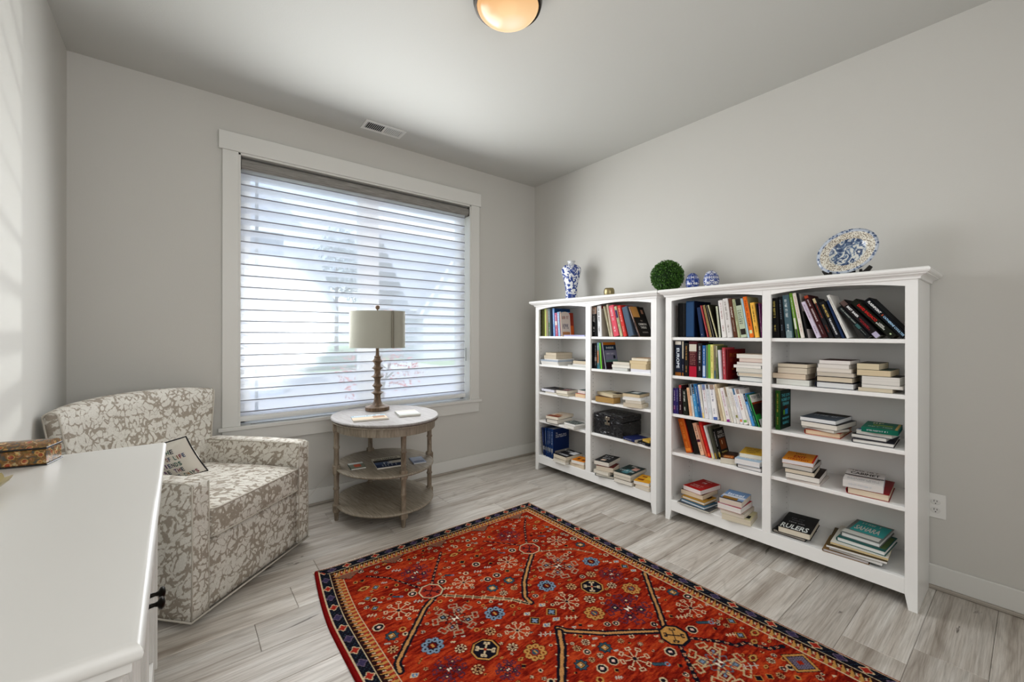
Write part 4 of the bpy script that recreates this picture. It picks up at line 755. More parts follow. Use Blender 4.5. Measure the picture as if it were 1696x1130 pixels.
# ------------------------------------------------------------------ bookcases
XF = -.331; TOPZ = 1.522
SHZ = {1: 1.2075, 2: .9555, 3: .7045, 4: .4515, 5: .137}
M_hole = mat('57534e', .9)
def bookcase(y0, y1, m0, m1, label, group, sl=1, sr=1):
    """y0 > y1: left and right outer sides; m0, m1: centre stile"""
    r = empty('bookcase', (XF/2, (y0+y1)/2, 0), 0, label, 'bookcase', group)
    ox, oy = XF/2, (y0+y1)/2
    def B(name, *boxes, b=.0015):
        q = MB()
        for bx in boxes: q.box(bx[0]-ox, bx[1]-ox, bx[2]-oy, bx[3]-oy, bx[4], bx[5], M_case, b)
        return q.build(name, M_case, r)
    XB = -.008; st = .042
    for ya, yb in ((y0, y0-.018), (y1, y1+.018)):
        q = MB()   # side panel standing on the floor, notched for the skirting
        q.prism([(XF+.018-ox, 0), (XB-.016-ox, 0), (XB-.016-ox, .1), (XB-ox, .12), (XB-ox, 1.49), (XF+.018-ox, 1.49)], ya-oy, yb-oy, 'y', M_case)
        q.build('side_panel', M_case, r)
    mc = (m0+m1)/2
    B('divider', (XF+.018, XB, mc-.010, mc+.010, .12, 1.49))
    B('back_panel', (XB-.006, XB, y1+.018, y0-.018, .08, 1.49), b=0)
    # face frame: stiles, with tapered feet
    for k, (a, b_) in enumerate(((y0, y0-st), (y1+st, y1))):
        q = MB(); inn = b_ if k == 0 else a; out = a if k == 0 else b_; sg = 1 if k == 0 else -1
        q.prism([(out-oy, 0), (inn+sg*.012-oy, 0), (inn-oy, .066), (inn-oy, 1.49), (out-oy, 1.49)], XF-ox, XF+.018-ox, 'x', M_case)
        q.build('stile', M_case, r)
    B('stile', (XF, XF+.018, m1, m0, .137, 1.49))
    B('bottom_rail', (XF, XF+.018, y1+st, y0-st, .066, .1369))
    for (a, b_) in ((y0-st, m0), (m1, y1+st)):
        q = MB(); n = 14; poly = []
        for i in range(n+1):
            u = i/n; poly.append((a+(b_-a)*u-oy, 1.4455+.022*(1-(2*u-1)**2)))
        poly += [(b_-oy, 1.49), (a-oy, 1.49)]
        q.prism(poly, XF-ox, XF+.018-ox, 'x', M_case); q.build('arched_rail', M_case, r)
    B('top_inner', (XF+.018, XB, y1+.018, y0-.018, 1.472, 1.49))
    # bottom deck and shelves
    B('bottom_shelf', (XF+.018, XB-.006, y1+.018, y0-.018, .117, .137), b=0)
    for (a, b_) in ((y0-.018, mc+.010), (mc-.010, y1+.018)):
        for s_ in (1, 2, 3, 4):
            q = MB(); q.box(XF+.0185-ox-.012, XB-.007-ox, b_+.0015-oy, a-.0015-oy, SHZ[s_]-.0195, SHZ[s_], M_case, .002); q.build('shelf', M_case, r)
    # crown: stepped moulding with cove
    def ring(z, o_): return [(XF-o_-ox, y1-o_*sr-oy, z), (XF-o_-ox, y0+o_*sl-oy, z), (0-.002-ox, y0+o_*sl-oy, z), (0-.002-ox, y1-o_*sr-oy, z)]
    prof = [(1.474, .0), (1.474, .009), (1.482, .010), (1.486, .013), (1.490, .019), (1.4925, .027), (1.494, .027), (1.494, .031), (1.498, .033), (1.499, .036), (1.503, .041), (1.509, .044), (1.515, .043), (1.520, .040), (TOPZ, .036)]
    vs = []; fs = []
    for z, o_ in prof: vs += ring(z, o_)
    for i in range(len(prof)-1):
        for k in range(3 if True else 4):
            kk = [(1, 0), (2, 1), (0, 3)][k]
            a, b_ = kk; fs.append((i*4+a, i*4+b_, (i+1)*4+b_, (i+1)*4+a))
    l = (len(prof)-1)*4; fs.append((l, l+1, l+2, l+3)); fs.append((3, 2, 1, 0))
    for i in range(len(prof)-1): fs.append((i*4+2, i*4+3, (i+1)*4+3, (i+1)*4+2))
    q = MB(); q.add(vs, fs, M_case); q.build('crown', M_case, r)
    # drilled rows of shelf pin holes
    q = MB()
    for yy, sg in ((y0-.0182, -1), (mc+.0102, 1), (mc-.0102, -1), (y1+.0182, 1)):
        for xx in (XF+.05, XB-.05):
            z = .20
            while z < 1.44:
                if not any(abs(z-(v-.01)) < .016 for v in SHZ.values()):
                    q.add([(xx-.0025-ox, yy-oy, z-.0025), (xx+.0025-ox, yy-oy, z-.0025), (xx+.0025-ox, yy-oy, z+.0025), (xx-.0025-ox, yy-oy, z+.0025)], [(0, 1, 2, 3)], M_hole)
                z += .032
    stuff(q.build('pin_holes', M_hole, r))
    return r
bookcase(-.388, -1.618, -.984, -1.036, 'white bookcase in the far corner, nearest to the window', 'two white bookcases along the right wall', 1, .72)
bookcase(-1.687, -2.905, -2.277, -2.321, 'white bookcase nearest the camera, beside the wall outlet', 'two white bookcases along the right wall', .76, 1)

# ------------------------------------------------------------------ books
def paper(h):
    k = ('paper', h)
    if k in MC: return MC[k]
    m = newmat('page_edges', h, .85, 0, .1); t, b = nodes(m)
    tc = t.nodes.new('ShaderNodeTexCoord'); mp_ = N(t, 'ShaderNodeMapping', Scale=(2, 2, 260)); n = N(t, 'ShaderNodeTexNoise', Scale=2.5, Detail=3)
    c = hexc(h); r = ramp(t, [(.3, tuple(x*.78 for x in c[:3])+(1,)), (.62, c)])
    t.links.new(tc.outputs['Object'], mp_.inputs[0]); t.links.new(mp_.outputs[0], n.inputs['Vector']); t.links.new(n.outputs['Fac'], r.inputs[0]); t.links.new(r.outputs[0], b.inputs['Base Color'])
    MC[k] = m; return m
def ink(h): return mat(h, .6, 0, .08)
def cloth(h): return mat(h, .5, 0, .12)
def deco(mb, items, O, U, V, w, h, seed):
    """flat print on a cover: O upper left corner, U right, V down"""
    O = Vector(O); U = Vector(U); V = Vector(V); k = 0; n = Vector(U).cross(V)
    for it in items:
        k += 1; off = n*(-.00012*k)
        if it[0] == 'rect':
            _, c, u0, v0, u1, v1 = it
            put_rect(mb, ink(c), O+U*(w*u0)+V*(h*v1)+off, U, -V, w*(u1-u0), h*(v1-v0))
        else:
            _, st, c, u0, v0, sz = it
            hh = h*sz*(.62 if st == '~' else .74); ww = w*(1-2*u0) if u0 < .5 else w*(.96-u0)
            if st in ('10', '20', 'TOP'): ww = min(w*(.95-u0), hh*1.6 if st != 'TOP' else w*.4)
            if st == 'The': ww = hh*2
            P_ = O+U*(w*u0)+V*(h*v0+hh)+off*1.5
            if st == '~': put_squig(mb, ink(c), P_, U, -V, ww, hh, seed+k)
            else: put_text(mb, st, ink(c), P_, U, -V, ww, hh)
def standing(i, bay, sh, X, y0, t, h, d, ang, col, tcol, txt, label, o):
    q = MB(); mc_ = cloth(col); cc = cloth(o['cc']) if 'cc' in o else mc_
    hard = o.get('hard', 0) or t > .03; bt = .0022 if hard else .0008; ins = .003 if hard else .0006
    z = SHZ[sh]
    # spine slightly rounded + two boards
    sr = min(.004, t*.2)
    q.add([(sr, 0, 0), (0, -sr, 0), (0, -t+sr, 0), (sr, -t, 0), (sr, 0, h), (0, -sr, h), (0, -t+sr, h), (sr, -t, h),
           (sr+bt, -bt, 0), (sr+bt, -t+bt, 0), (sr+bt, -t+bt, h), (sr+bt, -bt, h)],
          [(0, 1, 5, 4), (1, 2, 6, 5), (2, 3, 7, 6), (3, 9, 10, 7), (9, 8, 11, 10), (8, 0, 4, 11), (0, 8, 9, 3, 2, 1), (4, 5, 6, 7, 10, 11)], mc_)
    if o.get('round'):
        n = 8; poly = [(sr, 0), (d, 0)] + [(sr+(d-sr)*(.5+.5*math.cos(PI*k/n)), h*.86+h*.14*math.sin(PI*k/n)) for k in range(n+1)]
        q.prism([(a, b_) for a, b_ in poly], -t, -t+bt, 'y', cc); q.prism(poly, -bt, 0, 'y', mc_)
    else:
        q.box(sr, d, -bt, 0, 0, h, mc_); q.box(sr, d, -t, -t+bt, 0, h, cc)
    b = q.build('book', mc_)
    b.location = (X, y0, z); b.rotation_euler = (-math.radians(ang), 0, 0)
    tag(b, label, 'book', o.get('grp') or {'SL': 'standing books in the far bookcase', 'SR': 'standing books in the far bookcase', 'BL': 'standing books in the near bookcase', 'BR': 'standing books in the near bookcase'}[bay])
    pg = paper('e2dccf' if i % 3 else 'd8cbb4'); q = MB()
    hh = h*.86 if o.get('round') else h
    q.box(sr+bt, d-ins, -t+bt, -bt, ins, hh-ins, pg); q.build('pages', pg, b)
    # print
    q = MB(); e = -.0004
    Us = Vector((0, -1, 0)); Vd = Vector((0, 0, -1))
    wv = t-2*sr
    for (f0, f1, c) in o.get('bands', ()):
        put_rect(q, ink(c), (e*.6, -sr, h*(1-f1)), Us, Vector((0, 0, 1)), wv, h*(f1-f0))
    tm = ink(tcol) if tcol else None
    ts = o.get('ts', .42)
    def vert(st, f0, f1, c0, c1, m):
        # text right = down, text up = viewer right (-y); c0..c1 = band across the spine
        lh = wv*(c1-c0); O_ = (e*1.6, -sr-wv*c0, h*(1-f0)); L = h*(f1-f0)
        if st == '~': put_squig(q, m, O_, Vd, Us, L, lh, i*7+int(f0*100))
        else:
            put_text(q, st, m, O_, Vd, Us, L, lh)
    if txt == '~':
        c0 = .3 if t < .03 else .22
        rd = random.Random(i)
        vert('~', .08 if not o.get('bands') else .1, rd.uniform(.5, .62), c0, c0+.42, tm); vert('~', .68, rd.uniform(.82, .9), c0+.05, c0+.38, tm)
    elif txt == '.': put_rect(q, tm, (e*1.6, -sr-wv*.4, h*.08), Us, Vector((0, 0, 1)), wv*.2, wv*.2)
    elif txt == 'o':
        n = int(h/(wv*.42)); cols = (.3,) if wv < .012 else (.27, .68)
        for k in range(n):
            for cx_ in cols:
                zc = h*(k+.5)/n; yc = -sr-wv*cx_; rr = wv*(.17 if len(cols) > 1 else .26)
                q.add([(e*1.6, yc+rr*math.cos(a*PI/3), zc+rr*math.sin(a*PI/3)) for a in range(6)], [list(range(6))], tm)
    elif txt == '#':
        n = int(h/(wv*.62))
        for k in range(n): put_rect(q, tm, (e*1.6, -sr-wv*.08, h*(k+.12)/n), Us, Vector((0, 0, 1)), wv*.84, h/n*.72)
    elif txt == '=':
        for k in range(7): put_squig(q, tm, (e*1.6, -sr-wv*.12, h*(.68-.055*k)), Us, Vector((0, 0, 1)), wv*.76, h*.03, k+i)
    elif txt == 'BRAD MELTZER': vert(txt, .08, .44, .3, .75, tm); vert('THE LIGHTNING ROD', .47, .92, .32, .72, ink('e8e8e8'))
    elif txt == 'FLASHPOINT': vert(txt, .06, .38, .28, .78, tm); vert('CATHERINE COULTER', .46, .97, .28, .72, ink('a8d0f0')); put_rect(q, ink('b8502c'), (e*1.6, -sr-wv*.3, h*.56), Us, Vector((0, 0, 1)), wv*.4, h*.02)
    elif txt == 'DAVID BALDACCI': vert(txt, .12, .58, .3, .82, tm); vert('LONG', .64, .76, .52, .8, ink('e8e8e0')); vert('SHADOWS', .6, .8, .2, .46, ink('e8e8e0')); put_rect(q, ink('c8d8a8'), (e*1.6, -sr-wv*.4, h*.06), Us, Vector((0, 0, 1)), wv*.25, h*.03)
    elif txt == 'BRET BAIER': vert(txt, .15, .46, .35, .8, tm); vert('~', .5, .76, .45, .65, ink('c02830')); vert('~', .55, .8, .2, .4, ink('c02830'))
    elif txt == 'OUR DARKEST NIGHT': vert(txt, .06, .56, .35, .75, tm); vert('~', .74, .92, .3, .5, tm)
    elif txt == 'FALSE ALARM': vert(txt, .1, .72, .22, .74, tm)
    elif txt == 'EUROPE': vert(txt, .2, .78, .22, .72, tm)
    elif txt == 'RESISTANCE': vert('~', .1, .28, .35, .7, tm); vert(txt, .32, .62, .3, .7, tm); vert('~', .7, .92, .4, .6, tm)
    elif txt == 'ISTANBUL': vert(txt, .18, .6, .25, .72, tm)
    elif txt == 'OREGON': vert(txt, .34, .68, .22, .76, tm); vert('~', .04, .2, .3, .7, ink('e8e8e8'))
    elif txt == 'DAISY': vert(txt, .22, .5, .2, .75, tm); vert('~', .55, .85, .3, .45, tm); vert('~', .55, .85, .55, .7, tm)
    if 'cover' in o: deco(q, o['cover'], (sr, -t-.0003, h), (1, 0, 0), (0, 0, -1), d-sr, h, i*11)
    if q.f: q.build('printed_design', mc_, b, fixn=False)
    return b
def lying(i, x, y, z, w, d, t, rot, col, pg, label, o):
    hard = o.get('hard', 0); bt = .0024 if hard else .0009
    if o.get('mag'): bt = .0006
    bt = min(bt, t*.2); ins = .0035 if hard else .0008
    sp_ = o.get('sp', 'b'); q = MB(); mc_ = cloth(col)
    if hard and sp_ == 'l':
        # boards plus rounded spine at the left end
        q.box(-d/2, d/2, -w/2, w/2-t*.3, 0, bt, mc_); q.box(-d/2, d/2, -w/2, w/2-t*.3, t-bt, t, mc_)
        n = 6; poly = [(w/2-t*.3+t*.3*math.sin(PI*k/n), t/2-(t/2)*math.cos(PI*k/n)) for k in range(n+1)]
        inner = [(w/2-t*.3+(t*.3-bt)*math.sin(PI*k/n), t/2-(t/2-bt)*math.cos(PI*k/n)) for k in range(n+1)]
        for k in range(n):
            a, b_, c, e = poly[k], poly[k+1], inner[k+1], inner[k]
            q.prism([a, b_, c, e], -d/2, d/2, 'x', mc_)
    else:
        q.box(-d/2, d/2, -w/2, w/2, 0, bt, mc_); q.box(-d/2, d/2, -w/2, w/2, t-bt, t, mc_)
        if sp_ == 'b': q.box(d/2-bt, d/2, -w/2, w/2, bt, t-bt, mc_)
        if sp_ == 'f': q.box(-d/2, -d/2+bt, -w/2, w/2, bt, t-bt, mc_)
        if sp_ == 'l': q.box(-d/2, d/2, w/2-bt, w/2, bt, t-bt, mc_)
    b = q.build('magazine' if o.get('mag') else 'book', mc_); b.location = (x, y, z); b.rotation_euler = (0, 0, -math.radians(rot))
    tag(b, label, 'magazine' if o.get('mag') else 'book', 'books lying in stacks in the far bookcase' if y > -1.65 else 'books lying in stacks in the near bookcase')
    p = paper(pg); q = MB(); x0 = -d/2+ins; x1 = d/2-ins; yy0 = -w/2+ins; yy1 = w/2-ins
    if sp_ == 'f': x0 = -d/2+bt
    if sp_ == 'b': x1 = d/2-bt
    if sp_ == 'l': yy1 = w/2-(t*.25 if hard else bt)
    q.box(x0, x1, yy0, yy1, bt, t-bt, p); q.build('pages', p, b)
    if 'top' in o or sp_ == 'f':
        q = MB()
        if 'top' in o: deco(q, o['top'], (d/2, w/2, t+.0002), (0, -1, 0), (-1, 0, 0), w, d, i*13)
        if sp_ == 'f' and t > .012: put_squig(q, ink('a8a8b0') if not o.get('top') else ink('c8ccd0'), (-d/2-.0003, w*.35, t*.35), (0, -1, 0), (0, 0, 1), w*.6, t*.28, i)
        if q.f: q.build('printed_design', mc_, b, fixn=False)
    return b
for i, s_ in enumerate(STAND): standing(i, *s_)
for i, s_ in enumerate(FLAT): lying(i, *s_)

# black textured box with clasp
def crocmat():
    m = newmat('black_croc_leatherette', '101015', .22, 0, .8); t, b = nodes(m); tc = t.nodes.new('ShaderNodeTexCoord')
    mp_ = N(t, 'ShaderNodeMapping', Scale=(22, 22, 60)); v = N(t, 'ShaderNodeTexVoronoi', Scale=1.6); v.feature = 'DISTANCE_TO_EDGE'
    r = ramp(t, [(0, '000000'), (.12, 'ffffff')]); bp = N(t, 'ShaderNodeBump', Strength=1.0, Distance=.008)
    t.links.new(tc.outputs['Object'], mp_.inputs[0]); t.links.new(mp_.outputs[0], v.inputs['Vector']); t.links.new(v.outputs['Distance'], r.inputs[0]); t.links.new(r.outputs[0], bp.inputs['Height']); t.links.new(bp.outputs[0], b.inputs['Normal'])
    return m
M_croc = crocmat()
bx = empty('storage_box', (-.19, -1.188, SHZ[4]), 0, 'black crocodile textured box with silver clasp on the far bookcase', 'box')
q = MB(); q.box(-.12, .12, -.135, .135, 0, .112, M_croc, .004); q.build('body', M_croc, bx)
q = MB(); q.box(-.1215, .1215, -.1365, .1365, .1135, .160, M_croc, .006); q.build('lid', M_croc, bx)
M_nick = mat('c8c0b0', .25, 1, .5)
q = MB(); q.box(-.1255, -.121, -.022, .022, .118, .142, M_nick, .001); q.box(-.128, -.121, -.006, .006, .092, .146, M_nick, .0015); q.box(-.1255, -.1195, -.024, .024, .082, .100, M_nick, .001)
T = Matrix.Translation((-.128, 0, .140)) @ Matrix.Rotation(PI/2, 4, 'Y'); q.lathe([(0, -.004), (.007, -.004), (.008, 0), (.006, .004), (0, .005)], M_nick, 12, T, cap=False); q.build('clasp', M_nick, bx)

# ------------------------------------------------------------------ ornaments on top of the bookcases
def porcelain(name, scale, thr=.5, mirror=True, base='e9ebee', ink1='23408c', ink2='0f1f5c', det=4, z=1.0):
    m = newmat(name, base, .12, 0, .6); t, b = nodes(m); tc = t.nodes.new('ShaderNodeTexCoord')
    sx = N(t, 'ShaderNodeSeparateXYZ'); t.links.new(tc.outputs['Object'], sx.inputs[0])
    at = N(t, 'ShaderNodeMath', operation='ARCTAN2'); t.links.new(sx.outputs[1], at.inputs[0]); t.links.new(sx.outputs[0], at.inputs[1])
    m5 = N(t, 'ShaderNodeMath', operation='MULTIPLY'); m5.inputs[1].default_value = .08; t.links.new(at.outputs[0], m5.inputs[0])
    pp = N(t, 'ShaderNodeMath', operation='PINGPONG'); pp.inputs[1].default_value = .042; t.links.new(m5.outputs[0], pp.inputs[0])
    pz = N(t, 'ShaderNodeMath', operation='PINGPONG'); pz.inputs[1].default_value = .07*z; t.links.new(sx.outputs[2], pz.inputs[0])
    cb = N(t, 'ShaderNodeCombineXYZ'); t.links.new(pp.outputs[0], cb.inputs[0]); t.links.new(pz.outputs[0], cb.inputs[1])
    n = N(t, 'ShaderNodeTexNoise', Scale=scale, Detail=det, Roughness=.45, Distortion=1.6)
    t.links.new(cb.outputs[0] if mirror else tc.outputs['Object'], n.inputs['Vector'])
    r = ramp(t, [(0, ink2), (thr-.06, ink1), (thr-.01, ink1), (thr+.012, base), (1, base)]); t.links.new(n.outputs['Fac'], r.inputs[0]); t.links.new(r.outputs[0], b.inputs['Base Color'])
    return m
M_por = porcelain('blue_white_vase_glaze', 26, .50, mirror=False); M_por2 = porcelain('blue_white_egg_glaze', 55, .53, z=.6); M_por3 = porcelain('blue_white_egg_glaze_b', 70, .50, z=.5)
va = empty('vase', (-.17, -.676, TOPZ), 0, 'tall blue and white porcelain vase with narrow neck on the far bookcase', 'vase')
prof = [(.048, 0), (.054, .004), (.053, .03), (.050, .06), (.052, .10), (.060, .15), (.072, .20), (.084, .245), (.087, .265), (.083, .285), (.066, .305), (.040, .316), (.030, .320)]
q = MB(); q.lathe(prof, M_por, 40, cap=True); q.build('body', M_por, va)
q = MB(); q.lathe([(.030, .319), (.027, .328), (.028, .335), (.036, .341), (.036, .346), (.026, .345), (.022, .33)], mat('dcdedf', .15), 28, cap=False); q.build('neck', None, va)
M_brass = newmat('aged_brass', '9c8f6a', .38, 1); addbump(M_brass, 60, .5, .002)
q = MB(); q.lathe([(.028, 0), (.034, .006), (.041, .025), (.043, .04), (.041, .058), (.036, .070), (.033, .074), (.031, .070), (.036, .05), (.03, .02), (0, .012)], M_brass, 28, cap=False)
o = q.build('bowl', M_brass); o.location = (-.17, -1.091, TOPZ); tag(smoothmod(o, 60), 'small round aged brass bowl between vase and topiary ball', 'bowl')
tb = empty('topiary_ball', (-.17, -1.60, TOPZ), 0, 'round green artificial boxwood ball where the two bookcases meet', 'plant')
M_box = noisemat('boxwood_leaf', '1a4010', '5a8a34', 120, .45)
q = MB(); q.lathe([(.098*math.sin(PI*k/10), .115-.098*math.cos(PI*k/10)) for k in range(11)], mat('16300f', .9), 20, cap=False); q.build('core', None, tb)
q = MB(); rd = random.Random(4)
for _ in range(5200):
    d_ = Vector((rd.gauss(0, 1), rd.gauss(0, 1), rd.gauss(0, 1))).normalized(); p = Vector((0, 0, .115))+d_*rd.uniform(.092, .113)
    if p.z < .004: continue
    a = (d_+Vector((rd.gauss(0, .7), rd.gauss(0, .7), rd.gauss(0, .7)))).normalized(); b_ = a.cross(Vector((rd.gauss(0, 1), rd.gauss(0, 1), rd.gauss(0, 1)))).normalized(); s_ = rd.uniform(.005, .0085)
    if (p-a*s_).z < .001 or (p+a*s_).z < .001: continue
    q.add([tuple(p-a*s_), tuple(p+b_*s_*.55), tuple(p+a*s_), tuple(p-b_*s_*.55)], [(0, 1, 2, 3)], M_box)
stuff(q.build('leaves', M_box, tb, fixn=False))
def egg(y, r, h, m, label):
    q = MB(); pr = [(.012, 0)]
    for k in range(1, 15):
        a = PI*k/14; zz = (1-math.cos(a))/2; pr.append((r*math.sin(a)**.9*(1+.12*math.cos(a)*1.0) if k < 14 else 0, h*zz))
    q.lathe(pr, m, 30, cap=False); o = q.build('porcelain_egg', m); o.location = (-.17, y, TOPZ); tag(o, label, 'ornament', 'porcelain eggs on the bookcase')
egg(-1.787, .044, .118, M_por2, 'blue and white porcelain egg right beside the green ball')
egg(-1.914, .048, .120, M_por3, 'slightly larger blue and white porcelain egg, further from the ball')
# oval platter on a black stand
pl = empty('platter', (-.15, -2.622, TOPZ), 0, 'oval blue and white platter with fish painting, tilted on a black stand', 'plate')
def platemat():
    m = newmat('platter_glaze', 'd8d6ce', .15, 0, .6); t, b = nodes(m); tc = t.nodes.new('ShaderNodeTexCoord')
    mp_ = N(t, 'ShaderNodeMapping', Scale=(1/.135, 1/.108, 1)); t.links.new(tc.outputs['Object'], mp_.inputs[0])
    sx = N(t, 'ShaderNodeSeparateXYZ'); t.links.new(mp_.outputs[0], sx.inputs[0]); cb = N(t, 'ShaderNodeCombineXYZ'); t.links.new(sx.outputs[0], cb.inputs[0]); t.links.new(sx.outputs[1], cb.inputs[1])
    ln = N(t, 'ShaderNodeVectorMath', operation='LENGTH'); t.links.new(cb.outputs[0], ln.inputs[0])
    # blotchy motif centre
    n1 = N(t, 'ShaderNodeTexNoise', Scale=30, Detail=3, Distortion=2.0); t.links.new(tc.outputs['Object'], n1.inputs['Vector'])
    c1 = ramp(t, [(.40, '2c3f62'), (.50, '6c819c'), (.54, 'cfcfc8')]); t.links.new(n1.outputs['Fac'], c1.inputs[0])
    n2 = N(t, 'ShaderNodeTexVoronoi', Scale=170); t.links.new(tc.outputs['Object'], n2.inputs['Vector'])
    c2 = ramp(t, [(.25, '4c4a4c'), (.4, 'b8a890'), (.6, 'dcd8cc')]); t.links.new(n2.outputs['Distance'], c2.inputs[0])
    n3 = N(t, 'ShaderNodeTexVoronoi', Scale=75); t.links.new(tc.outputs['Object'], n3.inputs['Vector'])
    c3 = ramp(t, [(.3, '44587c'), (.5, 'b8c0cc')]); t.links.new(n3.outputs['Distance'], c3.inputs[0])
    def step(p):
        s_ = N(t, 'ShaderNodeMath', operation='GREATER_THAN'); s_.inputs[1].default_value = p; t.links.new(ln.outputs['Value'], s_.inputs[0]); return s_
    a = N(t, 'ShaderNodeMix', data_type='RGBA'); t.links.new(step(.60).outputs[0], a.inputs[0]); t.links.new(c1.outputs[0], a.inputs[6]); t.links.new(c2.outputs[0], a.inputs[7])
    a2 = N(t, 'ShaderNodeMix', data_type='RGBA'); t.links.new(step(.88).outputs[0], a2.inputs[0]); t.links.new(a.outputs[2], a2.inputs[6]); t.links.new(c3.outputs[0], a2.inputs[7])
    t.links.new(a2.outputs[2], b.inputs['Base Color']); return m
M_plate = platemat()
q = MB(); q.lathe([(0, 0), (.060, .0), (.078, .006), (.088, .014), (.120, .020), (.132, .023), (.133, .0255), (.120, .0235), (.086, .018), (.074, .009), (.058, .0045), (0, .0045)], M_plate, 48, sx=1, sy=.83, cap=False)
plate_o = q.build('dish', M_plate, pl)
plate_o.matrix_local = Matrix.Translation((-.020, 0, .128)) @ Matrix(((0, 0, -1, 0), (-1, 0, 0, 0), (0, 1, 0, 0), (0, 0, 0, 1))) @ Matrix.Rotation(math.radians(-8), 4, 'X') @ Matrix.Rotation(math.radians(30), 4, 'Z')
st = empty('plate_stand', (-.15, -2.622, TOPZ), 0, 'black wooden stand holding the oval platter', 'stand'); M_blk = mat('0d0c0b', .35)
q = MB()
for sg in (-1, 1):
    q.prism([(-.075, 0), (.075, 0), (.075, .008), (-.02, .012), (-.045, .012), (-.055, .028), (-.068, .032), (-.075, .02)], sg*.062-.005, sg*.062+.005, 'y', M_blk)
    q.prism([(sg*.055, 0), (sg*.082, 0), (sg*.104, .040), (sg*.092, .050), (sg*.078, .034), (sg*.055, .012)], -.052, -.040, 'x', M_blk)
q.build('foot', M_blk, st)
q = MB(); q.box(.045, .053, -.062, .062, .004, .014, M_blk, .002); q.box(-.01, -.002, -.062, .062, .0, .008, M_blk, .002); q.box(.03, .038, -.02, .02, .004, .15, M_blk, .002); q.build('back_rest', M_blk, st)
